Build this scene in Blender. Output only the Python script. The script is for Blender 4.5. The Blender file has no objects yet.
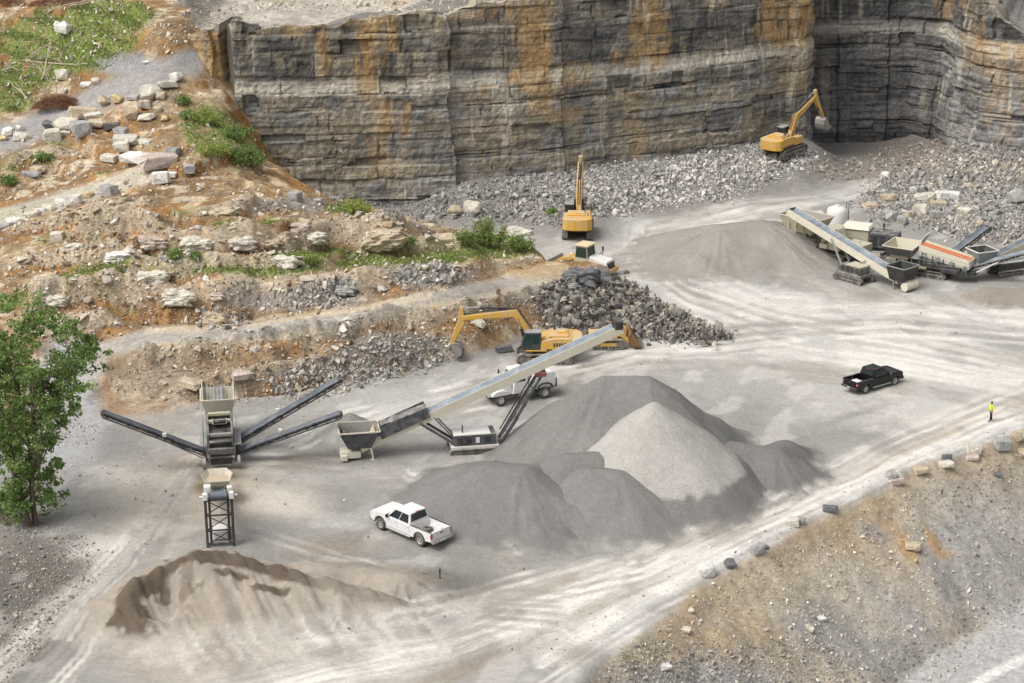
import bpy, math, random
import numpy as np
from mathutils import Vector, Matrix
R = math.radians
C = bpy.context.scene.collection
rng = np.random.RandomState(7)
random.seed(11)

# ------------------------------------------------------------------ camera
CAM_Z, FPX, PITCH = 57.3, 1800.0, R(19.1)
W, Hh = 1024, 683
cam_d = bpy.data.cameras.new('camera'); cam = bpy.data.objects.new('camera', cam_d); C.objects.link(cam)
cam.location = (0, 0, CAM_Z); cam.rotation_euler = (math.pi/2 - PITCH, 0, 0)
cam_d.sensor_width = 36; cam_d.lens = 36*FPX/W; cam_d.clip_end = 6000; cam_d.clip_start = 1
bpy.context.scene.camera = cam
cP, sP = math.cos(PITCH), math.sin(PITCH)

def at(px, py, z=0.0):
    """ground point at height z seen at photo position px, py"""
    u, v = (px-512)/FPX, (py-341.5)/FPX
    dx, dy, dz = u, cP - v*sP, -sP - v*cP
    t = (z-CAM_Z)/dz
    return np.array([dx*t, dy*t, z])

def project(x, y, z):
    d = y*cP - (z-CAM_Z)*sP
    d = np.maximum(d, 1.0)
    return 512 + FPX*x/d, 341.5 + FPX*(-(z-CAM_Z)*cP - y*sP)/d

# ------------------------------------------------------------------ noise
def _h(ix, iy, seed):
    n = (ix.astype(np.int64)*374761393 + iy.astype(np.int64)*668265263 + seed*1442695041) & 0xffffffff
    n = ((n ^ (n >> 13))*1274126177) & 0xffffffff
    n = ((n ^ (n >> 16))*2246822519) & 0xffffffff
    return ((n ^ (n >> 15)) & 0xffffff)/float(0xffffff)

def vnoise(x, y, seed=0):
    x = np.asarray(x, float); y = np.asarray(y, float)
    ix, iy = np.floor(x), np.floor(y); fx, fy = x-ix, y-iy
    ix = ix.astype(np.int64); iy = iy.astype(np.int64)
    fx = fx*fx*fx*(fx*(fx*6-15)+10); fy = fy*fy*fy*(fy*(fy*6-15)+10)
    a, b, c, d = _h(ix, iy, seed), _h(ix+1, iy, seed), _h(ix, iy+1, seed), _h(ix+1, iy+1, seed)
    return (a*(1-fx)+b*fx)*(1-fy) + (c*(1-fx)+d*fx)*fy

def fbm(x, y, seed=0, o=4):
    s, a, t = 0, 1.0, 0
    for k in range(o):
        s = s + a*(vnoise(np.asarray(x)*2**k + 17.3*k, np.asarray(y)*2**k - 9.1*k, seed+k)*2-1); t += a; a *= .5
    return s/t

def sstep(a, b, x):
    t = np.clip((x-a)/(b-a), 0, 1); return t*t*(3-2*t)

def seg_dist(px, py, pts):
    """distance to a polyline, along-length, side"""
    best = np.full(np.shape(px), 1e9); al = np.zeros(np.shape(px)); side = np.zeros(np.shape(px)); L = 0
    for (x0, y0), (x1, y1) in zip(pts[:-1], pts[1:]):
        dx, dy = x1-x0, y1-y0; l = math.hypot(dx, dy)
        t = np.clip(((px-x0)*dx+(py-y0)*dy)/(l*l), 0, 1)
        qx, qy = px-(x0+t*dx), py-(y0+t*dy); d = np.hypot(qx, qy)
        m = d < best
        best = np.where(m, d, best); al = np.where(m, L+t*l, al)
        side = np.where(m, np.sign(dx*(py-y0)-dy*(px-x0)), side); L += l
    return best, al, side

def in_poly(x, y, poly):
    ins = np.zeros(np.shape(x), bool); n = len(poly)
    for i in range(n):
        x0, y0 = poly[i]; x1, y1 = poly[(i+1) % n]
        c = ((y0 > y) != (y1 > y))
        with np.errstate(divide='ignore', invalid='ignore'):
            xx = (x1-x0)*(y-y0)/((y1-y0) if y1 != y0 else 1e-9) + x0
        ins ^= c & (x < xx)
    return ins

# ------------------------------------------------------------------ tags and mesh builder
def tag(o, label=None, cat=None, group=None, kind=None):
    if label: o['label'] = label
    if cat: o['category'] = cat
    if group: o['group'] = group
    if kind: o['kind'] = kind
    return o

def empty(name, loc, rz=0.0, label=None, cat=None, group=None):
    o = bpy.data.objects.new(name, None); C.objects.link(o)
    o.empty_display_size = .5
    o.location = [float(a) for a in loc]; o.rotation_euler = (0, 0, rz)
    return tag(o, label, cat, group)

def link(name, me, mat, parent=None):
    if mat is not None and not me.materials: me.materials.append(mat)
    o = bpy.data.objects.new(name, me); C.objects.link(o)
    if parent is not None: o.parent = parent
    return o

def np_mesh(name, V, F, col=None, smooth=False):
    """V (n,3), F (m,k) arrays"""
    me = bpy.data.meshes.new(name)
    V = np.ascontiguousarray(V, np.float32); F = np.ascontiguousarray(F, np.int32)
    k = F.shape[1]
    me.vertices.add(len(V)); me.vertices.foreach_set('co', V.ravel())
    me.loops.add(F.size); me.loops.foreach_set('vertex_index', F.ravel())
    me.polygons.add(len(F)); me.polygons.foreach_set('loop_start', np.arange(0, F.size, k, dtype=np.int32))
    me.update(calc_edges=True)
    if smooth: me.polygons.foreach_set('use_smooth', np.ones(len(F), bool))
    else: me.polygons.foreach_set('use_smooth', np.zeros(len(F), bool))
    if col is not None:
        a = me.color_attributes.new('col', 'FLOAT_COLOR', 'POINT')
        cc = np.ones((len(V), 4), np.float32); cc[:, :col.shape[1]] = col
        a.data.foreach_set('color', cc.ravel())
    me.update(); me.validate()
    return me

class MB:
    def __init__(s): s.v = []; s.f = []
    def add(s, vs, fs):
        n = len(s.v); s.v += [tuple(map(float, v)) for v in vs]; s.f += [[i+n for i in f] for f in fs]; return s
    def box(s, c, d, rz=0, ry=0):
        x, y, z = d[0]/2, d[1]/2, d[2]/2
        vs = [Vector(p) for p in ((-x,-y,-z),(x,-y,-z),(x,y,-z),(-x,y,-z),(-x,-y,z),(x,-y,z),(x,y,z),(-x,y,z))]
        if rz or ry:
            M = Matrix.Rotation(rz, 3, 'Z') @ Matrix.Rotation(ry, 3, 'Y'); vs = [M @ p for p in vs]
        vs = [(p.x+c[0], p.y+c[1], p.z+c[2]) for p in vs]
        return s.add(vs, [(3,2,1,0),(4,5,6,7),(0,1,5,4),(1,2,6,5),(2,3,7,6),(3,0,4,7)])
    def bb(s, x0, x1, y0, y1, z0, z1):
        return s.box(((x0+x1)/2, (y0+y1)/2, (z0+z1)/2), (abs(x1-x0), abs(y1-y0), abs(z1-z0)))
    def hexa(s, b, t):   # bottom 4, top 4 corners
        return s.add(list(b)+list(t), [(3,2,1,0),(4,5,6,7),(0,1,5,4),(1,2,6,5),(2,3,7,6),(3,0,4,7)])
    def beam(s, p, q, w, h=None):
        h = h or w; p = Vector(p); q = Vector(q); d = (q-p)
        if d.length < 1e-6: return s
        d.normalize(); up = Vector((0,0,1)) if abs(d.z) < .98 else Vector((1,0,0))
        a = d.cross(up).normalized()*(w/2); b = a.cross(d).normalized()*(h/2)
        vs = [p-a-b, p+a-b, p+a+b, p-a+b, q-a-b, q+a-b, q+a+b, q-a+b]
        return s.add(vs, [(0,1,2,3),(7,6,5,4),(4,5,1,0),(5,6,2,1),(6,7,3,2),(7,4,0,3)])
    def cyl(s, p, q, r, n=14, r2=None):
        r2 = r if r2 is None else r2
        p = Vector(p); q = Vector(q); d = (q-p).normalized(); up = Vector((0,0,1)) if abs(d.z) < .9 else Vector((1,0,0))
        a = d.cross(up).normalized(); b = d.cross(a)
        vs = []
        for k in range(n):
            t = 2*math.pi*k/n; e = a*math.cos(t)+b*math.sin(t); vs += [p+e*r, q+e*r2]
        fs = [(2*k, (2*k+2) % (2*n), (2*k+3) % (2*n), 2*k+1) for k in range(n)]
        fs += [[2*k for k in range(n)][::-1], [2*k+1 for k in range(n)]]
        return s.add(vs, fs)
    def prism(s, pts, y0, y1):          # side profile in xz, extruded along y
        n = len(pts)
        vs = [(x, y0, z) for x, z in pts] + [(x, y1, z) for x, z in pts]
        fs = [list(range(n)), list(range(n, 2*n))[::-1]] + [(i, i+n, (i+1) % n+n, (i+1) % n) for i in range(n)]
        return s.add(vs, fs)
    def quad(s, a, b, c, d): return s.add([a, b, c, d], [(0,1,2,3)])
    def lathe_y(s, prof, cx, cz, n=20):  # profile [(y, r)], axis along y
        vs = []; m = len(prof)
        for k in range(n):
            t = 2*math.pi*k/n
            for y, r in prof: vs.append((cx+r*math.cos(t), y, cz+r*math.sin(t)))
        fs = []
        for k in range(n):
            for j in range(m-1):
                a = k*m+j; b = ((k+1) % n)*m+j; fs.append((a, a+1, b+1, b))
        return s.add(vs, fs)
    def build(s, name, mat, parent=None, bevel=0.0, smooth=False, seg=1):
        me = bpy.data.meshes.new(name); me.from_pydata(s.v, [], s.f)
        me.update(); me.validate()
        import bmesh
        bm = bmesh.new(); bm.from_mesh(me); bmesh.ops.recalc_face_normals(bm, faces=bm.faces); bm.to_mesh(me); bm.free()
        if smooth:
            for p in me.polygons: p.use_smooth = True
        o = link(name, me, mat, parent)
        if bevel:
            b = o.modifiers.new('bevel', 'BEVEL'); b.width = bevel; b.segments = seg; b.limit_method = 'ANGLE'; b.angle_limit = R(35)
        return o

# ------------------------------------------------------------------ materials
def _nt(name):
    m = bpy.data.materials.new(name); m.use_nodes = True; nt = m.node_tree; nt.nodes.clear()
    out = nt.nodes.new('ShaderNodeOutputMaterial'); b = nt.nodes.new('ShaderNodeBsdfPrincipled')
    nt.links.new(b.outputs[0], out.inputs[0]); return m, nt, b
def _noise(nt, scale, detail=4, rough=.6, vec=None):
    n = nt.nodes.new('ShaderNodeTexNoise'); n.inputs['Scale'].default_value = scale
    n.inputs['Detail'].default_value = detail; n.inputs['Roughness'].default_value = rough
    if vec is not None: nt.links.new(vec, n.inputs['Vector'])
    return n
def _ramp(nt, fac, a, b, lo=.3, hi=.7):
    r = nt.nodes.new('ShaderNodeMapRange'); r.inputs[1].default_value = lo; r.inputs[2].default_value = hi
    r.inputs[3].default_value = a; r.inputs[4].default_value = b; nt.links.new(fac, r.inputs[0]); return r.outputs[0]
def _mix(nt, fac, a, b, mode='MIX'):
    m = nt.nodes.new('ShaderNodeMix'); m.data_type = 'RGBA'; m.blend_type = mode
    for i, v in ((0, fac), (6, a), (7, b)):
        if hasattr(v, 'is_linked'): nt.links.new(v, m.inputs[i])
        elif i == 0: m.inputs[0].default_value = v
        else: m.inputs[i].default_value = (*v, 1)
    return m.outputs[2]

def earth_mat(name, layers, bump=((6, .5),), rough=.95, attr=True, base=(.3,.3,.3), dist=.12, by_alpha=False):
    """albedo = vertex colour x several scales of world noise; bump from the same noises. layers: (scale, lo, hi)"""
    m, nt, b = _nt(name); b.inputs['Roughness'].default_value = rough
    b.inputs['Specular IOR Level'].default_value = .15
    tc = nt.nodes.new('ShaderNodeTexCoord'); vec = tc.outputs['Object']
    if attr:
        a = nt.nodes.new('ShaderNodeAttribute'); a.attribute_name = 'col'; c = a.outputs['Color']
    else:
        rg = nt.nodes.new('ShaderNodeRGB'); rg.outputs[0].default_value = (*base, 1); c = rg.outputs[0]
    for sc, lo, hi in layers:
        n = _noise(nt, sc, 5, .65, vec)
        f = _ramp(nt, n.outputs['Fac'], lo, hi, .3, .7)
        if by_alpha:      # smooth rolled floor keeps little of the grain
            mf = nt.nodes.new('ShaderNodeMix'); mf.inputs[2].default_value = 1.0; nt.links.new(a.outputs['Alpha'], mf.inputs[0]); nt.links.new(f, mf.inputs[3]); f = mf.outputs[0]
        cc = nt.nodes.new('ShaderNodeCombineColor')
        for i in range(3): nt.links.new(f, cc.inputs[i])
        c = _mix(nt, 1.0, c, cc.outputs[0], 'MULTIPLY')
    nt.links.new(c, b.inputs['Base Color'])
    nrm = None
    for sc, st in bump:
        n = _noise(nt, sc, 6, .7, vec)
        bp = nt.nodes.new('ShaderNodeBump'); bp.inputs['Strength'].default_value = st; bp.inputs['Distance'].default_value = dist
        nt.links.new(n.outputs['Fac'], bp.inputs['Height'])
        if by_alpha:
            mm = nt.nodes.new('ShaderNodeMath'); mm.operation = 'MULTIPLY'; mm.inputs[1].default_value = st; nt.links.new(a.outputs['Alpha'], mm.inputs[0]); nt.links.new(mm.outputs[0], bp.inputs['Strength'])
        if nrm: nt.links.new(nrm, bp.inputs['Normal'])
        nrm = bp.outputs[0]
    if nrm: nt.links.new(nrm, b.inputs['Normal'])
    return m

def paint(name, col, rough=.5, metal=0.0, dust=.35, dcol=(.42,.39,.34), spec=.4, sc=1.5):
    """painted or bare metal under a film of quarry dust, thickest on upward faces"""
    m, nt, b = _nt(name); b.inputs['Metallic'].default_value = metal; b.inputs['Specular IOR Level'].default_value = spec
    tc = nt.nodes.new('ShaderNodeTexCoord')
    n = _noise(nt, sc, 6, .7, tc.outputs['Object'])
    n2 = _noise(nt, sc*7, 4, .6, tc.outputs['Object'])
    g = nt.nodes.new('ShaderNodeNewGeometry'); sx = nt.nodes.new('ShaderNodeSeparateXYZ'); nt.links.new(g.outputs['Normal'], sx.inputs[0])
    up = _ramp(nt, sx.outputs[2], .35, 1.0, -.2, .9)
    f = _ramp(nt, n.outputs['Fac'], 0, dust*1.6, .35, .7)
    mu = nt.nodes.new('ShaderNodeMath'); mu.operation = 'MULTIPLY'; nt.links.new(up, mu.inputs[0]); nt.links.new(f, mu.inputs[1])
    var = _ramp(nt, n2.outputs['Fac'], .82, 1.12, .3, .7)
    cc = nt.nodes.new('ShaderNodeCombineColor')
    for i in range(3): nt.links.new(var, cc.inputs[i])
    c = _mix(nt, 1.0, col, cc.outputs[0], 'MULTIPLY')
    c = _mix(nt, mu.outputs[0], c, dcol)
    nt.links.new(c, b.inputs['Base Color'])
    rr = _ramp(nt, mu.outputs[0], rough, .9, 0, 1); nt.links.new(rr, b.inputs['Roughness'])
    return m

def glass_mat(name, col=(.02,.025,.03), rough=.08):
    m, nt, b = _nt(name); b.inputs['Base Color'].default_value = (*col, 1); b.inputs['Roughness'].default_value = rough
    tc = nt.nodes.new('ShaderNodeTexCoord'); n = _noise(nt, 2, 3, .5, tc.outputs['Object'])
    nt.links.new(_ramp(nt, n.outputs['Fac'], rough, rough+.15), b.inputs['Roughness'])
    b.inputs['Specular IOR Level'].default_value = .5
    return m

def leaf_mat(name):
    m, nt, b = _nt(name); b.inputs['Roughness'].default_value = .6; b.inputs['Specular IOR Level'].default_value = .25
    a = nt.nodes.new('ShaderNodeAttribute'); a.attribute_name = 'col'
    nt.links.new(a.outputs['Color'], b.inputs['Base Color'])
    tr = nt.nodes.new('ShaderNodeBsdfTranslucent'); nt.links.new(a.outputs['Color'], tr.inputs[0])
    mx = nt.nodes.new('ShaderNodeMixShader'); mx.inputs[0].default_value = .45
    out = nt.nodes['Material Output']; nt.links.new(b.outputs[0], mx.inputs[1]); nt.links.new(tr.outputs[0], mx.inputs[2]); nt.links.new(mx.outputs[0], out.inputs[0])
    return m

M = {}
M['ground'] = earth_mat('quarry_earth', [(.25,.9,1.08),(1.0,.84,1.14),(3.2,.62,1.36)], [(1.2,.6),(4,.9)], dist=.2, by_alpha=True)
M['cliff'] = earth_mat('cliff_rock', [(.12,.9,1.1),(.9,.82,1.18),(3.5,.74,1.26)], [(1.2,.35),(4,.6)], dist=.16)
M['rock'] = earth_mat('rubble_rock', [(1.2,.85,1.12),(5,.8,1.18)], [(5,.5)], dist=.1)
M['boulder'] = earth_mat('boulder_rock', [(.8,.8,1.15),(4,.72,1.2),(12,.85,1.1)], [(2,.6),(7,.6)], dist=.15)
M['gravel'] = earth_mat('heaped_gravel', [(.3,.92,1.07),(1.6,.92,1.07),(8,.78,1.2)], [(6,.5),(1.5,.25)], dist=.10)
M['sand'] = earth_mat('heaped_sand', [(.4,.92,1.07),(2.2,.9,1.1),(9,.9,1.1)], [(2,.5),(8,.3)], dist=.12)
M['yellow'] = paint('yellow_paint', (.60,.335,.03), .5, 0, .62, sc=1.1)
M['cream'] = paint('cream_paint', (.62,.58,.46), .5, 0, .6)
M['olive'] = paint('dusty_cream_paint', (.42,.39,.27), .6, 0, .6)
M['navy'] = paint('dark_blue_grey_paint', (.03,.036,.05), .55, 0, .5)
M['black'] = paint('black_paint', (.02,.02,.022), .55, 0, .2)
M['steel'] = paint('worn_steel', (.30,.29,.27), .5, .5, .45)
M['greysteel'] = paint('grey_painted_steel', (.22,.24,.24), .55, .1, .45)
M['trackm'] = paint('dusty_track_steel', (.10,.095,.09), .7, .2, .8, (.42,.38,.33))
M['belt'] = paint('rubber_belt', (.06,.075,.10), .6, 0, .35, (.30,.31,.33), sc=.8)
M['lightbelt'] = paint('dusty_rubber_belt', (.13,.16,.20), .6, 0, .5, (.36,.38,.40), sc=.8)
M['rubber'] = paint('tyre_rubber', (.03,.03,.03), .85, 0, .45)
M['white'] = paint('white_paint', (.68,.68,.675), .3, 0, .2, (.55,.52,.47), .5)
M['dullwhite'] = paint('chalky_white_paint', (.66,.66,.63), .5, 0, .35, (.52,.49,.43), .4)
M['blackpaint'] = paint('glossy_black_paint', (.004,.004,.005), .22, 0, .03, (.2,.19,.18), .4)
M['chrome'] = paint('bright_metal', (.60,.60,.60), .25, .9, .1)
M['alloy'] = paint('silver_wheel', (.55,.55,.56), .35, .6, .2)
M['glass'] = glass_mat('dark_glass')
M['greenglass'] = glass_mat('green_tinted_glass', (.018,.04,.034), .1)
M['darksteel'] = paint('dark_grey_frame', (.07,.075,.078), .6, .1, .5)
M['red'] = paint('red_lamp_lens', (.35,.01,.015), .25, 0, .05)
M['redpaint'] = paint('dull_red_paint', (.22,.03,.03), .5, 0, .3)
M['orange'] = paint('orange_paint', (.62,.14,.03), .5, 0, .3)
M['lamp'] = paint('clear_lamp_lens', (.6,.6,.58), .15, 0, .1)
M['leaf'] = leaf_mat('leaf_green')
M['bark'] = earth_mat('bark', [(3,.7,1.2)], [(6,.6)], attr=False, base=(.13,.10,.075))
M['deadwood'] = earth_mat('dead_wood', [(3,.8,1.2)], [(6,.5)], attr=False, base=(.42,.36,.28))
M['twig'] = earth_mat('dead_twigs', [(2,.6,1.3)], [(6,.5)], attr=False, base=(.20,.10,.06))
M['skin'] = earth_mat('skin', [(9,.95,1.05)], [(30,.05)], attr=False, base=(.45,.27,.19), rough=.6)
M['hair'] = earth_mat('dark_brown_hair', [(20,.7,1.2)], [(60,.3)], attr=False, base=(.05,.03,.02), rough=.6)
M['hivis'] = earth_mat('lime_yellow_cloth', [(8,.9,1.08)], [(12,.3)], attr=False, base=(.62,.72,.06), rough=.8)
M['trouser'] = earth_mat('dark_navy_cloth', [(8,.8,1.1)], [(12,.3)], attr=False, base=(.02,.022,.035), rough=.85)
# ------------------------------------------------------------------ hillside from surveyed points (photo position + height)
HP = [(200,412,0),(300,398,0),(370,384,0),(450,364,0),(500,354,0),(545,347,0),(600,342,0),(650,336,0),
 (150,440,-.6),(250,440,-2.5),(350,420,-2.5),(450,390,-2.5),(540,370,-2.5),(620,365,-2.5),(700,345,-2),
 (625,275,0),(645,300,0),(660,270,-2.5),(640,240,-2.5),(700,300,-3),
 (600,265,3.8),(604,290,1.6),(610,315,.8),(575,265,3.9),
 (100,345,2.5),(60,420,.5),(20,470,.1),(0,400,1.5),(0,345,2.6),(0,300,4.5),(0,250,6),(0,215,7),(0,185,8),(0,150,10),(0,110,12.2),(0,60,16),(0,5,20),
 (125,400,.9),(95,390,.9),(150,352,2.8),(100,300,4.5),(100,250,7),(100,210,8),(100,185,8.7),(100,140,11.3),(100,100,14),(100,50,18.2),(100,5,22),
 (180,350,3.0),(180,330,3.2),(180,300,4.8),(180,250,7.7),(180,205,9.3),(180,180,10),(180,120,13.5),(188,68,17.6),(180,35,21.2),(180,8,22.4),
 (230,100,14.2),(225,140,12.3),(250,347,3.1),(250,327,3.4),(250,290,5.2),(250,245,7.8),(250,205,9),(255,172,9.6),
 (330,335,3.5),(330,322,3.8),(330,280,5.4),(330,240,6.7),(330,210,6.2),(320,192,5.2),
 (430,315,3.9),(430,270,5.1),(430,238,5.2),(425,222,4.2),(400,214,4.0),
 (500,300,3.7),(500,285,4.0),(500,262,4.3),(500,245,3.7),(555,285,3.5),(555,262,3.9),(525,240,2.6)]
HW = [at(*p) for p in HP]
HW += [np.array(p, float) for p in [(-13,209,0),(-13,214,-1.5),(-5,204,0),(0,206,-2),(6,188,-.4),(2,194,-.5),(8,200,-2.5),(12,185,-1.2),(-21,211.5,.5),(-28,212,4),(-24,216,-1),
  (-60,110,-1),(-40,110,-1.5),(-75,140,.4),(-75,170,3),(-75,200,9),(-75,230,16),(-75,262,21),(-42,122,0),(-30,130,-.8),(-44,262,23),(-50,280,24),(-75,285,24)]]
HW = np.array(HW)
def tps_fit(P, lam=.6):
    n = len(P); X = P[:, :2]/50.0
    r2 = ((X[:, None]-X[None])**2).sum(-1); K = .5*r2*np.log(r2+1e-12) + lam*1e-3*np.eye(n)
    Q = np.c_[np.ones(n), X]; A = np.block([[K, Q], [Q.T, np.zeros((3, 3))]])
    return X, np.linalg.solve(A, np.r_[P[:, 2], 0, 0, 0])
TX, TW = tps_fit(HW)
def tps(x, y):
    x = np.asarray(x, float).ravel()/50; y = np.asarray(y, float).ravel()/50
    out = TW[-3] + TW[-2]*x + TW[-1]*y
    for (a, b), w in zip(TX, TW[:-3]):
        r2 = (x-a)**2+(y-b)**2; out += w*.5*r2*np.log(r2+1e-12)
    return out

def hspot(px, py):
    px, py = np.asarray(px, float), np.asarray(py, float)
    u, v = (px-512)/FPX, (py-341.5)/FPX; dx, dy, dz = u, cP-v*sP, -sP-v*cP
    t = np.full(px.shape, 100.0); done = np.zeros(px.shape, bool)
    for _ in range(700):
        b = CAM_Z+dz*t <= np.maximum(tps(dx*t, dy*t), 0); done |= b; t = np.where(done, t, t+.3)
    return np.c_[dx*t, dy*t]
# rock ledges of the hillside: foot of each face in the photo, height of the face
LEDGES = [([(60,252),(100,247),(135,242),(170,246),(215,252),(250,249),(290,250),(330,243),(370,248),(420,252),(455,249)], 1.9),
 ([(-10,272),(20,268),(60,264),(110,262),(150,258)], .9), ([(20,318),(60,313),(110,307),(160,302),(200,304),(235,304),(270,298),(300,302)], 1.8),
 ([(280,305),(330,303),(360,292),(400,287),(455,290),(500,277),(545,264)], 1.7), ([(330,236),(365,240),(400,245),(440,232)], 1.2), ([(180,220),(240,217),(295,207)], .8),
 ([(120,372),(160,362),(210,362),(260,356),(320,349),(380,339),(430,331),(470,318),(520,303),(560,291)], 1.3), ([(0,238),(50,228),(110,216),(160,206)], .8),
 ([(110,283),(160,278),(220,281),(290,276),(350,270)], .8), ([(-10,345),(30,335),(90,328),(130,322)], .9), ([(200,392),(260,384),(330,372),(400,361),(450,350)], .9), ([(0,168),(40,158),(100,148)], .6)]
LEDGE_W = []
for pts_, h_ in LEDGES:
    q_ = np.array(pts_, float); w_ = hspot(q_[:, 0], q_[:, 1]); LEDGE_W.append(([tuple(a) for a in w_], h_))
# ------------------------------------------------------------------ quarry wall path (world), left to right
CPATH = [(-43.5,228),(-41.5,222),(-39.6,217.4),(-36.5,215.2),(-33,214.6),(-24,215.6),(-10,218.5),(0,222),(10,226.5),(20,232),(30,237.5),(37,242.5),(41.0,246),
  (42.6,250),(43.5,261),(50,263),(58,262.5),(61.8,259.5),(62.5,251),(63.2,246),(66,243.5),(72,241),(82,235),(110,222),(170,205)]
def resample(path, step, smooth=0):
    P = np.array(path, float); d = np.r_[0, np.cumsum(np.hypot(*np.diff(P, axis=0).T))]
    s = np.arange(0, d[-1], step); Q = np.c_[np.interp(s, d, P[:, 0]), np.interp(s, d, P[:, 1])]
    for _ in range(smooth):
        Q[1:-1] = .25*Q[:-2]+.5*Q[1:-1]+.25*Q[2:]
    return Q, s
def path_normals(Q):
    T = np.gradient(Q, axis=0); T /= np.linalg.norm(T, axis=1)[:, None]
    N = np.c_[T[:, 1], -T[:, 0]]          # towards the pit
    for _ in range(12): N[1:-1] = .25*N[:-2]+.5*N[1:-1]+.25*N[2:]
    return N/np.linalg.norm(N, axis=1)[:, None]
CQ, CS = resample(CPATH, .2, 2); CN = path_normals(CQ)
BACK = CQ[::10]-CN[::10]*3.6
BACKPOLY = [tuple(p) for p in CQ[::5]] + [(900,205),(900,1800),(-43,1800)]

def wall_top(x):
    return np.interp(x, [-44,-35.5,-20,0,25,45,60.5,62.5,63.6,66,70,74,100], [19.2,22.6,22.6,24.3,27.1,28.6,30,25,22.5,18.6,16.2,15.6,15])

EDGE_PX = [(480,760),(575,690),(600,657),(660,607),(705,575),(760,547),(800,518),(850,496),(900,470),(945,453),(1000,436),(1060,418),(1180,385)]
EDGE = [tuple(at(px, py, 0)[:2]) for px, py in EDGE_PX]
EDGE = [(EDGE[0][0]-40, EDGE[0][1]-52)] + EDGE

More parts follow.
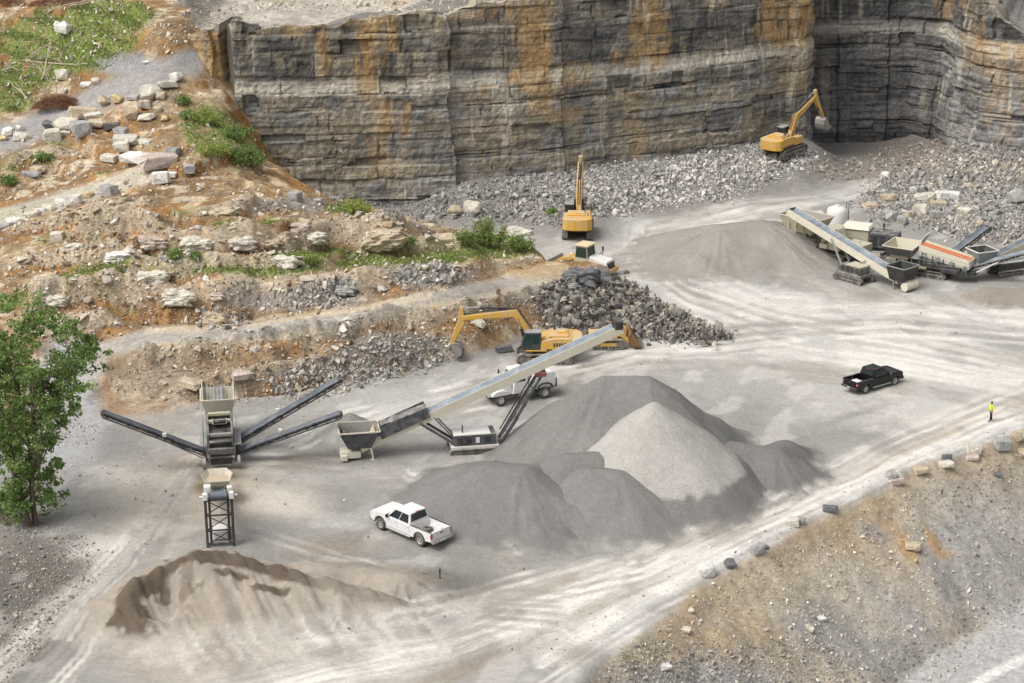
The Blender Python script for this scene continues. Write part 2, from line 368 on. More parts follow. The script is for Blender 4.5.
# lanes flattened on the hill, photo pixels
ROAD_LOW = [(40,452),(80,390),(105,350),(150,338),(250,333),(330,323),(400,306),(480,290),(560,272)]
TRACK = [(-60,243),(0,218),(60,200),(110,186),(150,172)]
ROAD_TOP = [(-80,160),(0,140),(60,117),(110,92),(150,78),(190,62)]
WPTS = [tuple(p) for p in CQ[::10]]; WX = CQ[::10, 0]; WCUM = np.r_[0, np.cumsum(np.hypot(*np.diff(CQ[::10], axis=0).T))]
def land(x, y, full=False):
    x = np.asarray(x, float); y = np.asarray(y, float); sh = x.shape
    x = x.ravel(); y = y.ravel()
    xc = np.clip(x, -100, 110); yc = np.clip(y, 60, 290)
    t = np.zeros_like(xc); m = (xc < 22) & (yc > 105)
    t[m] = np.clip(tps(xc[m], yc[m]), -8, 24.5); t[~m] = -5
    hill = np.maximum(t, 0)
    px, py = project(xc, yc, hill)
    d1, _, _ = seg_dist(px, py, ROAD_LOW); d2, _, _ = seg_dist(px, py, TRACK); d3, _, _ = seg_dist(px, py, ROAD_TOP)
    flat = np.maximum.reduce([1-sstep(8, 18, d1), 1-sstep(9, 18, d2), 1-sstep(14, 26, d3)])
    hm = sstep(.1, 1.0, t)*(1-flat)
    rough = 1.0*fbm(x/9, y/9, 3, 4) + .55*fbm(x/2.4, y/2.4, 5, 5)
    hz = hill + hm*rough*.8
    T = 1.6
    ph = hz/T + .45*fbm(x/14, y/14, 9, 3); fl = np.floor(ph); fr = ph-fl
    stepped = (fl + sstep(.76, .96, fr) - .45*fbm(x/14, y/14, 9, 3))*T
    # ledges break up along their length
    brk = sstep(-.25, .15, fbm(x/7, y/12, 21, 3))
    hz = np.where(hm > 0, hz + (stepped-hz)*.88*hm*brk, hz)
    ledge = np.zeros_like(hz); foot = np.zeros_like(hz)
    lw = .75*fbm(x/2.6, y/2.6, 801, 4) + .22*fbm(x/.6, y/.6, 802, 3)
    for pts_, h_ in LEDGE_W:
        d_, al_, sd_ = seg_dist(x, y, pts_); tot = sum(math.hypot(b[0]-a[0], b[1]-a[1]) for a, b in zip(pts_[:-1], pts_[1:]))
        s_ = d_*sd_ + lw
        amp = h_*(.55+.8*np.clip(.5+fbm(al_/4, al_*0+h_*7, 805, 3), 0, 1))*sstep(0, 2.5, al_)*(1-sstep(tot-2.5, tot, al_))*(d_ < 9)
        prof = sstep(0, .85, s_)*(1-sstep(1.0, 7.5, s_)) - .18*sstep(-2.2, -.1, s_)*(1-sstep(-.1, .1, s_))
        hz = hz + amp*prof*(1-flat)
        k_ = amp/h_*(1-flat); ledge = np.maximum(ledge, k_*sstep(-.05, .2, s_)*(1-sstep(.7, 2.2, s_+.8*fbm(x/1.5, y/1.5, 807, 3)))); foot = np.maximum(foot, k_*sstep(-1.6, -.3, s_)*(1-sstep(-.1, .15, s_)))
    # pit floor: soft wheel-worn undulation
    fm = 1-sstep(.05, .6, hill)
    hz = hz + fm*(.16*fbm(x/8, y/8, 31, 3) + .05*fbm(x/1.2, y/1.2, 33, 3))
    # hollow in the far corner
    rec = sstep(38, 44, x)*sstep(238, 258, y)*(1-sstep(60, 66, x)); hz = hz - 2.2*rec*fm
    # rubble mounds along the wall foot
    dw, awl, _ = seg_dist(x, y, WPTS); xn = np.interp(awl, WCUM, WX)
    toe = sstep(-14, -4, x)*(1-sstep(40, 47, x))
    hz = hz + fm*toe*2.6*(1-sstep(1.5, 16, dw + 3*fbm(x/6, y/6, 41, 3)))
    e3 = np.hypot(x-36.3, (y-234)*1.0); hz = hz + fm*1.3*(1-sstep(3, 9, e3))*(1-.5*sstep(0, 16, 16-dw))
    rt = sstep(53, 60, x)*sstep(190, 205, y)
    hz = hz + fm*rt*(1.3*(1-sstep(0, 20, dw+3*fbm(x/7, y/7, 43, 3))) + .7*fbm(x/3, y/3, 44, 3))
    # the shelf left of the far right crusher field
    # embankment beyond the haul road
    de, _, sd = seg_dist(x, y, EDGE)
    de = de*np.where(sd < 0, 1, -1)
    dn = de + 1.2*fbm(x/9, y/9, 51, 3) + .35*fbm(x/1.8, y/1.8, 52, 3)
    low = -np.clip(.72*(dn-.3), 0, 8.0) + np.where(de > .5, .55*fbm(x/4, y/4, 53, 4)*sstep(.5, 3, de)*(1-sstep(10.5, 13, de)), 0)
    hz = hz + low + .25*np.exp(-((de+.5)/.8)**2)
    # land behind the wall
    bk = in_poly(x, y, BACKPOLY) & (dw > 3.3)
    top = wall_top(xn) - .4 + .5*fbm(x/5, y/5, 61, 4) + .04*np.clip(y-240, 0, 100)
    shelf = sstep(63, 66, xn)
    top = top + shelf*np.clip((dw-3.4)*.75, 0, 16)
    bl = sstep(-43.5, -40.5, x)
    hz = np.where(bk, hz*(1-bl)+top*bl, hz)
    if full: return hz.reshape(sh), dict(t=t, hill=hill, flat=flat, hm=hm, de=de, bk=bk, dw=dw, fm=fm, fr=fr, brk=brk, ledge=ledge, foot=foot)
    return hz.reshape(sh)

STEP = .24
xs = np.r_[-np.geomspace(1500, 100, 22)[:-1], np.arange(-100, -72, .5), np.arange(-72, 80, STEP), np.geomspace(80, 1500, 24)]
ys = np.r_[np.linspace(-500, 84, 20)[:-1], np.arange(84, 272, STEP), np.geomspace(272, 2500, 24)]
GX, GY = np.meshgrid(xs, ys); GZ, info = land(GX, GY, True)
nx, ny = len(xs), len(ys)
info = {k: v.reshape(GX.shape) for k, v in info.items()}

def height(x, y):
    x = np.atleast_1d(np.asarray(x, float)); y = np.atleast_1d(np.asarray(y, float))
    i = np.clip(np.searchsorted(xs, x)-1, 0, nx-2); j = np.clip(np.searchsorted(ys, y)-1, 0, ny-2)
    fx = (x-xs[i])/(xs[i+1]-xs[i]); fy = (y-ys[j])/(ys[j+1]-ys[j])
    return (GZ[j, i]*(1-fx)+GZ[j, i+1]*fx)*(1-fy) + (GZ[j+1, i]*(1-fx)+GZ[j+1, i+1]*fx)*fy

def spots(px, py):
    """terrain points under photo positions (vectorised march)"""
    px = np.atleast_1d(np.asarray(px, float)); py = np.atleast_1d(np.asarray(py, float))
    u, v = (px-512)/FPX, (py-341.5)/FPX
    dx, dy, dz = u, cP - v*sP, -sP - v*cP
    lo = np.full(px.shape, 88.0); hi = np.full(px.shape, np.nan); t = lo.copy()
    for k in range(500):
        below = (CAM_Z+dz*t) <= height(dx*t, dy*t)
        new = below & np.isnan(hi); hi[new] = t[new]
        lo = np.where(np.isnan(hi), t, lo); t = t+.5
    hi = np.where(np.isnan(hi), t, hi)
    for _ in range(10):
        m = (lo+hi)/2; b = (CAM_Z+dz*m) <= height(dx*m, dy*m); hi = np.where(b, m, hi); lo = np.where(b, lo, m)
    x, y = dx*hi, dy*hi
    return np.c_[x, y, height(x, y)]
def spot(px, py): return spots([px], [py])[0]

# ------------------------------------------------------------------ colour of the earth
x, y, z = GX, GY, GZ
px, py = project(np.clip(x, -100, 110), np.clip(y, 60, 290), z)
gy_, gx_ = np.gradient(z, ys, xs); slope = np.hypot(gx_, gy_)
n1 = fbm(x/7, y/7, 101, 4); n2 = fbm(x/2.2, y/2.2, 102, 4); n3 = fbm(x/.8, y/.8, 103, 3); nL = fbm(x/22, y/22, 104, 3)
wx = px + 9*n1 + 5*n2; wy = py + 5*fbm(x/7, y/7, 111, 4) + 3*fbm(x/2.2, y/2.2, 112, 4)
VIS = (np.abs(GX) < 101) & (GY > 80) & (GY < 290)
col = np.empty(z.shape+(3,)); col[:] = (.37,.36,.345)
def lay(mask, c):
    global col
    k = np.clip(mask, 0, 1)[..., None]; col = col*(1-k) + np.array(c)*k
def blob(cx, cy, rx, ry, c, s=1.0, soft=.6, ang=0):
    global col
    R_ = max(rx, ry)*1.6+14; mk = (np.abs(wx-cx) < R_) & (np.abs(wy-cy) < R_) & VIS
    if not mk.any(): return
    a = R(ang); dx, dy = wx[mk]-cx, wy[mk]-cy; qx = dx*math.cos(a)+dy*math.sin(a); qy = -dx*math.sin(a)+dy*math.cos(a)
    k = np.clip(s*(1-sstep(1-soft, 1+soft*.5, np.hypot(qx/rx, qy/ry))), 0, 1)[:, None]; col[mk] = col[mk]*(1-k) + np.array(c)*k
def lane(pts, w, c, s=1.0, streak=.5, seed=0, fy=1.0):
    global col
    pa = np.array(pts, float); mk = (px > pa[:, 0].min()-60) & (px < pa[:, 0].max()+60) & (py > pa[:, 1].min()-45) & (py < pa[:, 1].max()+45) & VIS
    if not mk.any(): return
    d, al, sd = seg_dist((px+4*n1)[mk], (py+2*n1)[mk], pts)
    q = d*sd
    st = .5+.9*fbm(q/3.6, al/110., 200+seed, 3) if streak else 1
    st2 = .5+.9*fbm(q/1.5, al/160., 230+seed, 2) if streak else 1
    k = (1-sstep(w*.45, w*1.15, d + 3*n2[mk]))*((1-streak) + streak*np.clip(1.9*(.6*st+.4*st2)-.40, 0, 1))
    k = np.clip(s*k, 0, 1)[:, None]; col[mk] = col[mk]*(1-k) + np.array(c)*k
DUST = (.60,.575,.53); PALE = (.66,.63,.58); GREY = (.335,.33,.325); BEIGE = (.52,.455,.37); BROWN = (.36,.29,.215)
floor = info['fm']
lay(.5*sstep(-.1, .5, nL)*floor, (.44,.425,.40)); lay(.35*sstep(.1, .5, -n1)*floor, (.31,.31,.31))
# broad tones of the floor
blob(830,330,200,50,(.50,.485,.455),.8); blob(680,270,90,50,(.50,.485,.46),.8); blob(930,400,160,45,(.53,.51,.475),.7)
blob(420,400,110,28,(.45,.44,.42),.7); blob(330,440,70,25,(.33,.32,.305),.7); blob(300,520,110,50,(.37,.36,.345),.8)
blob(470,560,130,40,(.34,.335,.32),.8); blob(215,490,62,42,BEIGE,.85); blob(150,505,60,55,(.50,.46,.40),.8); blob(290,500,40,22,(.52,.47,.40),.6)
blob(90,400,60,60,(.34,.34,.345),.9); blob(70,450,60,30,(.40,.39,.37),.6)
blob(25,600,85,85,(.26,.25,.235),.95); blob(110,560,30,20,(.40,.36,.31),.6)
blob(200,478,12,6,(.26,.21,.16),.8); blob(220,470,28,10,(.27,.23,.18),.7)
blob(640,620,150,55,(.56,.535,.49),.8); blob(300,660,180,40,(.52,.475,.41),.7); blob(180,650,70,40,(.47,.41,.34),.7)
blob(690,380,90,30,(.45,.44,.42),.5)
for i, (pts, w, c, s) in enumerate([
  ([(200,710),(330,672),(450,648),(560,606),(680,552),(800,496),(900,450),(1040,392)], 21, PALE, .95),
  ([(560,690),(620,630),(700,580),(790,535),(880,490),(960,455),(1040,425)], 13, (.50,.495,.485), .9),
  ([(540,660),(600,625),(690,572),(800,512),(900,462),(1040,408)], 10, (.67,.645,.60), .9),
  ([(420,690),(520,640),(640,580),(740,530),(840,480),(960,428)], 9, BROWN, .5),
  ([(640,562),(700,535),(760,508)], 6, (.35,.29,.22), .6),
  ([(830,485),(900,452),(950,430),(1030,400)], 8, (.48,.41,.32), .7),
  ([(300,640),(420,615),(520,590),(600,560)], 8, (.62,.59,.54), .6),
  ([(470,605),(540,590),(620,562)], 6, (.40,.345,.27), .6),
  ([(1050,372),(900,338),(780,318),(690,290),(640,255),(640,232),(720,212),(820,193),(870,182)], 17, (.57,.555,.52), .8),
  ([(1050,322),(940,312),(850,306),(770,300),(700,270)], 11, (.60,.575,.54), .7),
  ([(1050,392),(930,366),(800,352),(720,352)], 13, (.58,.555,.52), .6),
  ([(1040,300),(950,300),(860,296),(780,275)], 7, (.50,.455,.39), .5),
  ([(330,432),(430,402),(520,382),(640,360),(760,345)], 11, (.56,.55,.52), .8),
  ([(340,408),(420,386),(500,370),(600,352)], 8, (.42,.42,.41), .6),
  ([(-20,690),(60,610),(120,555),(165,505),(190,470)], 16, (.56,.515,.45), .9),
  ([(20,700),(110,600),(150,550),(185,500)], 11, (.38,.37,.36), .7),
  ([(60,690),(150,590),(175,545)], 6, (.58,.54,.48), .7),
  ([(60,520),(70,460),(85,400),(110,350)], 16, (.35,.35,.355), .6),
  ([(140,470),(170,430),(200,415)], 10, (.40,.38,.35), .6),
  ([(280,545),(350,520),(400,500)], 10, (.42,.41,.39), .6),
  ([(260,470),(330,480),(420,470),(480,455)], 8, (.47,.45,.42), .5)]):
    lane(pts, w, c, s, .7, i)
# wheel tracks: pairs of ruts wandering along the haul ways
tr_ = np.random.RandomState(3)
FLOWS = [[(200,700),(330,668),(450,645),(560,604),(680,552),(800,496),(900,450),(1060,385)], [(540,690),(620,630),(700,580),(790,535),(880,490),(1050,420)],
 [(1060,372),(900,340),(780,320),(690,292),(640,257),(645,232),(720,212),(820,193)], [(1060,330),(900,318),(760,322),(650,335),(560,365),(450,395),(340,425)], [(1060,400),(900,372),(760,350),(640,352),(520,380),(420,402),(300,450)],
 [(-20,690),(60,610),(120,555),(165,505),(200,470),(290,470),(400,480),(520,560)], [(10,700),(100,610),(150,550),(185,500),(260,520),(380,560),(470,600),(560,605)], [(60,470),(72,420),(90,370),(118,342)], [(300,640),(420,615),(520,590),(640,560)]]
for fl_ in FLOWS:
    for _ in range(6):
        o_ = tr_.uniform(-16, 16); ph_ = tr_.uniform(0, 6.3); am_ = tr_.uniform(1, 6)
        P_ = [(a+am_*math.sin(i*1.1+ph_)*1.6, b+o_+am_*math.sin(i*.9+ph_)) for i, (a, b) in enumerate(fl_)]
        lo_ = tr_.uniform() < .5; cc_ = (.40,.375,.34) if lo_ else (.66,.63,.585)
        for dy_ in (0, 8.5):
            pa = np.array(P_); mk = VIS & (floor > .2) & (px > pa[:, 0].min()-20) & (px < pa[:, 0].max()+20) & (py > pa[:, 1].min()-12) & (py < pa[:, 1].max()+24)
            d_, al_, sd_ = seg_dist((px+3*n1)[mk], (py+1.5*n1-dy_)[mk], P_)
            brk_ = sstep(-.25, .25, fbm(al_/60, al_*0+ph_*9+o_, 821, 3))
            k_ = np.clip((1-sstep(1.0, 2.6, d_+.5*n3[mk]))*brk_*.6*floor[mk], 0, 1)[:, None]; col[mk] = col[mk]*(1-k_)+np.array(cc_)*k_
# oily and damp patches, scraped pale strips
for _ in range(46):
    a_, b_ = tr_.uniform(60, 1020), tr_.uniform(210, 670); w_ = tr_.uniform(14, 60)
    cc_ = [(.29,.285,.275),(.33,.30,.26),(.60,.57,.52),(.27,.265,.26)][tr_.randint(4)]
    blob(a_, b_, w_, w_*tr_.uniform(.12, .3), cc_, tr_.uniform(.25, .55), 1.0, tr_.uniform(-25, 8))
lay(.30*sstep(.05, .4, fbm(x/3.2+y/9, y/5, 831, 4))*floor, (.30,.295,.285)); lay(.30*sstep(.1, .4, fbm(x/2.6-y/8, y/4, 833, 4))*floor, (.62,.59,.55))
for a_ in [(190,462,26,12),(250,478,30,10),(205,500,16,20),(240,520,20,10),(330,545,60,14),(300,462,60,8)]:
    blob(*a_, c=(.33,.275,.21), s=.5, soft=1.0)
for k_ in range(46):
    a_ = tr_.uniform(130, 420); b_ = 612+tr_.uniform(-8, 26)-.10*abs(a_-230)
    lane([(a_, b_), (a_+tr_.uniform(18, 34), b_+tr_.uniform(22, 46))], tr_.uniform(3, 6), [(.62,.59,.54),(.38,.34,.29),(.58,.54,.49)][k_ % 3], tr_.uniform(.2, .5), 0)
for k_ in range(26):
    a_ = tr_.uniform(-15, 15); lane([(60+a_, 640), (110+a_*.8, 580), (150+a_*.7, 535), (190+a_*.5, 470)], 1.6, [(.56,.53,.48),(.36,.35,.335)][k_ % 2], .4, .3, 300+k_)
blob(225,500,44,34,(.56,.49,.40),.7,.5); blob(150,500,36,36,(.54,.49,.42),.5,.8); blob(290,505,44,14,(.58,.52,.44),.6,.7)
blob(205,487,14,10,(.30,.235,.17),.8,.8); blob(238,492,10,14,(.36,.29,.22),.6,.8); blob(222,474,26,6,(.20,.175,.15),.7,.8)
blob(120,440,60,22,(.31,.305,.30),.7,.8); blob(360,500,60,22,(.34,.335,.325),.6,.9); blob(330,460,50,16,(.31,.305,.295),.6,.9); blob(270,530,60,16,(.335,.33,.32),.7,.8)
blob(450,585,50,16,(.27,.265,.25),.7,.8); blob(380,575,40,10,(.25,.235,.21),.6,.8)
def DES(c_): g_ = (c_ @ np.array((.25,.6,.15)))[..., None]*np.array((1.012,1.0,.975)); return g_+(c_-g_)*.55
kf = floor[..., None]; col = col*(1-kf) + kf*np.clip(.395+(DES(col)-.465)*1.34, .1, .66)
# the left hill: soil, ledges of pale stone, grey shale, grass
hill = info['hm']*(1-info['bk'])
hillw = sstep(.25, .9, info['t'])*(~info['bk'])
soil = np.array((.23,.148,.078)); tan = np.array((.345,.25,.145)); rust = np.array((.37,.195,.07)); palestone = np.array((.60,.51,.385)); shale = np.array((.27,.265,.26))
lay(hillw, soil)
lay(hillw*sstep(-.1, .35, n1+.5*n3)*.85, tan)
lay(hillw*sstep(.18, .5, fbm(x/5, y/9, 131, 4)+.1)*.7, rust); lay(hillw*sstep(.1, .4, -n2-.4*n3)*.6, (.175,.125,.08))
flatness = 1-sstep(.25, .8, slope)
lay(hillw*sstep(.12, .4, n2+.45*n3)*flatness*.75, palestone)
lay(hillw*sstep(.8, 1.5, slope)*sstep(-.05, .25, n2+.3*n3)*.85, palestone*.95)
lay(hillw*sstep(.9, 1.8, slope)*sstep(-.1, .2, -n2-.3*n3)*.9, rust*.75)  # steep faces: rusty dirt, darkened with undercut shade put into the colour
lay(hillw*np.clip(info['ledge'], 0, 1)*.72, palestone*.86); lay(hillw*np.clip(info['ledge'], 0, 1)*sstep(0, .3, n3+.5*n2)*.6, (.40,.33,.24)); lay(hillw*np.clip(info['foot']*1.3, 0, 1)*.85, (.22,.125,.06)); lay(hillw*info['foot']*sstep(-.1, .2, n1+n3*.5)*.85, (.39,.205,.075))  # ledge foot: dark brown shade put into the colour, then orange soil
for a in [(430,272,55,14),(330,295,45,14),(560,290,55,22),(300,205,40,9),(260,300,50,12),(400,345,70,18),(330,370,70,16)]:
    blob(*a, c=shale, s=.7)
blob(380,225,60,16,(.46,.39,.29),.6); blob(200,375,90,22,(.29,.225,.16),.7); blob(150,390,50,40,(.30,.25,.19),.6)
blob(290,360,110,14,(.33,.24,.15),.5)
grassc = np.array((.16,.21,.052)); grass2 = np.array((.245,.25,.095))
gm = np.zeros(z.shape)
def grass_zone(cx, cy, rx, ry, s=1.0, ang=0):
    global gm
    a = R(ang); dx, dy = wx-cx, wy-cy; qx = dx*math.cos(a)+dy*math.sin(a); qy = -dx*math.sin(a)+dy*math.cos(a)
    gm = np.maximum(gm, s*(1-sstep(.5, 1.1, np.hypot(qx/rx, qy/ry))))
for a in [(60,45,75,40,1),(110,14,55,22,1),(110,40,40,20,.7),(300,262,90,10,.7),(170,262,80,10,.7),(460,240,40,9,.8),(150,310,60,8,.5),(20,75,45,22,.9),(0,100,45,18,.7),(20,160,45,14,.6),(30,150,60,16,.5),(210,130,38,30,.62),(245,150,30,25,.62),(125,175,35,9,.8),
  (130,268,70,14,.85),(220,268,90,12,.85),(90,285,45,16,.85),(330,258,110,12,.85),(420,255,80,11,.85),(500,248,55,13,.9),(40,300,40,12,.7),(250,225,60,8,.6),(350,207,30,8,.8),(70,240,40,12,.4),(60,215,70,9,.35),(200,210,40,8,.4)]: grass_zone(*a)
gm = gm*hillw*(1-info['flat']*.9)
gmask = np.minimum(gm*1.15, 1)*sstep(-.42, .05, n2+.5*n3+.3*n1+ .8*(gm-.6))*(1-.8*np.clip(info['ledge'], 0, 1))
lay(gmask, grassc); lay(gmask*sstep(0, .35, n3+n1*.5)*.8, grass2)
# lanes over the hill
blob(68,400,38,80,(.335,.335,.335),.95,.4); lane(ROAD_LOW, 10, (.35,.335,.31), .95, .3, 50); lane([(p, q+7) for p, q in ROAD_LOW[3:]], 3, (.46,.385,.28), .7, .4, 51)
lane(TRACK, 10, (.46,.435,.37), .95, .3, 52); lane([(p, q-2) for p, q in TRACK], 3, (.35,.34,.22), .6, .4, 53)
lane(ROAD_TOP, 17, (.285,.28,.275), 1, .2, 54)
blob(125,62,34,12,(.255,.255,.255),.95,.35)
blob(160,100,20,14,(.30,.25,.19),.5)
lane([(150,332),(260,322),(330,312),(430,296)], 4, (.52,.44,.32), .7, .4, 55)
blob(600,272,22,9,(.16,.155,.15),.9); blob(585,280,30,7,(.15,.145,.14),.8)
blob(540,270,35,8,(.46,.31,.15),.6)
# embankment
de = info['de']; em = sstep(.3, 1.4, de+.5*n2)
lay(em, (.36,.295,.21)); lay(em*sstep(-.1, .4, n1)*.6, (.42,.37,.295)); lay(em*sstep(.1, .4, n2)*.5, (.44,.395,.32)); lay(em*(1-sstep(1.5, 6, de+2*n1))*.55, (.36,.265,.155)); lay(em*sstep(.05, .3, n3+.4*n2)*.35, (.25,.22,.18)); lay(em*sstep(.1, .35, fbm((x*.74-y*.67)/6, (x*.67+y*.74)/1.1, 841, 4))*.4, (.44,.39,.31))
def eblob(*a, **k):
    global col
    keep = col.copy(); a = list(a); blob(*a, **k); col = keep*(1-em[..., None]) + col*em[..., None]
eblob(980,560,85,90,(.29,.285,.28),.8,ang=35); eblob(700,690,110,32,(.26,.26,.262),.9); eblob(860,640,110,38,(.25,.25,.25),.75,ang=25); eblob(900,610,16,60,(.26,.26,.265),.8,ang=-50)
eblob(850,590,70,30,(.43,.395,.325),.7,ang=35); eblob(760,590,60,30,(.39,.335,.24),.6); eblob(930,500,50,25,(.40,.37,.31),.6)
eblob(905,546,9,22,(.36,.205,.075),.8,.9,ang=-35); eblob(936,541,7,20,(.37,.215,.08),.8,.9,ang=-25); eblob(912,560,10,8,(.40,.27,.12),.6,.9); eblob(945,556,9,6,(.40,.26,.11),.6,.9); eblob(890,525,12,6,(.36,.25,.13),.5,.9); eblob(875,533,28,9,(.28,.27,.26),.7,ang=20)
low = sstep(10.6, 11.8, de+.4*n2); lay(low, (.37,.365,.355)); lane([(860,760),(950,683),(1000,655),(1060,622)], 8, (.62,.61,.59), .0, 0)
dl, _, _ = seg_dist(px, py, [(930,715),(985,678),(1060,640)]); lay(low*(1-sstep(2, 7, dl)), (.60,.59,.57))
# wall-top ground and rubble floor by the wall
bk = info['bk'].astype(float)
lay(bk, (.36,.33,.29)); lay(bk*sstep(-.1, .3, n2)*.7, (.52,.47,.40)); lay(bk*sstep(.1, .4, n1)*.5, (.40,.28,.15))
lay(bk*sstep(62, 64, x), (.34,.34,.345))
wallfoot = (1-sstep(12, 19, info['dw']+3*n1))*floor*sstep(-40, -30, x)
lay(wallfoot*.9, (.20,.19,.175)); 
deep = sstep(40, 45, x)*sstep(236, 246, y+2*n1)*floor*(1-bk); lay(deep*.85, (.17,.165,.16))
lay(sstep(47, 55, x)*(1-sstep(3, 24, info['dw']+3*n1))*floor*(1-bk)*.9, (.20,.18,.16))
# small speckle of stones in albedo
sp = _h((x/STEP).astype(np.int64), (y/STEP).astype(np.int64), 77)
k = 1 + (hillw*.08+em*.10+.03)*(sp*2-1); col = col*k[..., None]
col = np.clip(col, .02, .8)
idx = np.arange(nx*ny).reshape(ny, nx)
F = np.stack([idx[:-1, :-1], idx[:-1, 1:], idx[1:, 1:], idx[1:, :-1]], -1).reshape(-1, 4)
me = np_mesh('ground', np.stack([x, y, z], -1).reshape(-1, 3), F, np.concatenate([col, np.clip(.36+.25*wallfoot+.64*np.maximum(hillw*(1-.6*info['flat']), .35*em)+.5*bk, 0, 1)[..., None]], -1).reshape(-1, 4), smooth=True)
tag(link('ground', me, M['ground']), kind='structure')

GCOL = col
def ground_col(X, Y):
    i = np.clip(np.searchsorted(xs, X.ravel()), 0, nx-1); j = np.clip(np.searchsorted(ys, Y.ravel()), 0, ny-1); return GCOL[j, i].reshape(X.shape+(3,))
# ------------------------------------------------------------------ quarry wall
DZ = .2
zt = np.arange(-5, 31, DZ); ns, nz = len(CQ), len(zt)
S, Z = np.meshgrid(CS, zt, indexing='ij'); Xp = np.repeat(CQ[:, :1], nz, 1)
lay_b = [-5]
lr = np.random.RandomState(5)
while lay_b[-1] < 32: lay_b.append(lay_b[-1] + lr.choice([.5,.8,1.1,1.6,2.2,2.8]))
lay_b = np.array(lay_b)
Zw = Z + .25*fbm(S/20, Z*0+3, 301, 3) + .12*fbm(S/3, Z/3, 302, 2)
li = np.searchsorted(lay_b, Zw.ravel()).reshape(Z.shape); li = np.clip(li, 1, len(lay_b)-1)
lf = (Zw-lay_b[li-1])/(lay_b[li]-lay_b[li-1])
off = lr.uniform(-.35, .35, len(lay_b)+2)[li]
bw = lr.uniform(1.6, 5.5, len(lay_b)+2)[li]; bs = lr.uniform(0, 50, len(lay_b)+2)[li]
bq = (S + .35*fbm(Z/1.5, S/4, 305, 2))/bw+bs; bi = np.floor(bq).astype(np.int64); bf = bq-bi
brnd = _h(bi, li.astype(np.int64), 311)
ew = .09
edge = np.minimum(np.minimum(bf, 1-bf)*bw, np.minimum(lf, 1-lf)*(lay_b[li]-lay_b[li-1]))
vb = 1-sstep(.02, .22, np.minimum(bf, 1-bf)*bw); hb = 1-sstep(.02, .22, np.minimum(lf, 1-lf)*(lay_b[li]-lay_b[li-1]))
vs_ = sstep(.35, .9, _h(np.round(bq).astype(np.int64), li.astype(np.int64), 315))*sstep(-.3, .3, fbm(S/2, Z/1.2, 316, 2))
hs_ = sstep(-.15, .35, fbm(S/5, Zw*1.7, 317, 3))
crack = np.maximum(vb*vs_, hb*hs_)
# tall joints through the whole height
jq = (S+1.2*fbm(Z/6, S/30, 321, 3))/7.5; ji = np.floor(jq).astype(np.int64); jr = _h(ji, ji*0+4, 331)
fb0 = fbm(S/4, Zw/.35, 365, 2)
rid = 1-np.abs(fbm(S/2.6, Z/3.4, 346, 4))*2.2
D = 1.3*fbm(S/17, Z/40, 341, 3) + 1.25*(jr-.5) + off*.34 + .22*(brnd-.5) - .15*crack + .16*fbm(S/1.2, Z/4.0, 343, 5) + .08*(rid-.6) + .07*fb0 + .11*fbm(S/.4, Z/.5, 344, 3)
D -= .055*np.maximum(Z, 0)
D -= .5*(_h(bi, li.astype(np.int64), 313) < .07)*sstep(1.5, 3, Z) + .25*sstep(15.3, 15.7, Zw) - .18*sstep(9.9, 10.2, Zw)*(1-sstep(14, 15.3, Zw))
sx0 = CS[np.argmin(np.hypot(CQ[:, 0]+34.6, CQ[:, 1]-214.9))]
D -= 3.6*np.exp(-((S-sx0+.25*fbm(Z/2, S*0, 347, 3))/.55)**4)*sstep(12, 14, Z)
D += np.where(Z < 3, (3-Z)*.12, 0)
topz = wall_top(CQ[:, 0]) + .9*(_h(np.floor(CS/2.7).astype(np.int64), np.zeros(ns, np.int64), 351)-.5) + .6*fbm(CS/3, CS*0, 352, 3)
over = np.maximum(Z-topz[:, None], 0)
ZZ = np.minimum(Z, topz[:, None]) - .3*np.maximum(over-3, 0) - .05*over + .12*fbm(S/.9, over, 353, 2)*(over > 0)
D = np.where(over > 0, D - 4.6*(1-np.exp(-over*.75/4.6)), D)
V = np.stack([CQ[:, :1]+CN[:, :1]*D, CQ[:, 1:]+CN[:, 1:]*D, ZZ], -1)
wpx, wpy = project(V[..., 0], V[..., 1], V[..., 2])
c = np.empty(Z.shape+(3,)); fb = fbm(S/6, Zw/.28, 363, 3)
ltone = lr.uniform(-1, 1, len(lay_b)+2)[li]
vs1 = fbm(S/.55, Z/7, 367, 4); vs2 = fbm(S/2.4, Z/9, 368, 3)
tone = .165 + .05*brnd + .07*fbm(S/5, Z/3, 361, 4) + .05*fb + .075*ltone + .07*vs1 + .07*vs2 - .055*sstep(14.5, 16.5, Z+.8*vs2)*(1-sstep(21, 22.5, Z)) + .05*fbm(S/1.2, Z/.5, 362, 3)
c[:] = np.maximum(tone, .05)[..., None]*np.array((1.0,.98,.945))
def wl(m, cc):
    global c
    m = np.clip(m, 0, 1)[..., None]; c = c*(1-m)+np.array(cc)*m
q1 = fbm(S/6, Z/2.2, 371, 4); q2 = fbm(S/1.6, Z/3.5, 372, 3); q3 = fbm(S/4, Z/16, 373, 3); q4 = fbm(S/2.2, Z/.5, 374, 3)
xw = V[..., 0]; mainw = 1-sstep(40.5, 42, xw)
wl(mainw*sstep(.0, .45, q1+.15)*.8*(1-.55*sstep(14, 19, Z)), (.36,.31,.23))
wl(mainw*sstep(.05, .4, q2)*.6, (.29,.25,.185)); wl(mainw*sstep(.0, .3, fbm(S/1.1, Z/6, 376, 4))*sstep(-.1, .3, fbm(S/9, Z/5, 379, 3))*.6, (.40,.335,.235)); wl(sstep(.12, .45, q4)*.45, (.25,.235,.20)); wl(sstep(.1, .4, -q4)*.55, (.07,.07,.07)); wl(sstep(.15, .4, -fb)*.5, (.06,.06,.06))
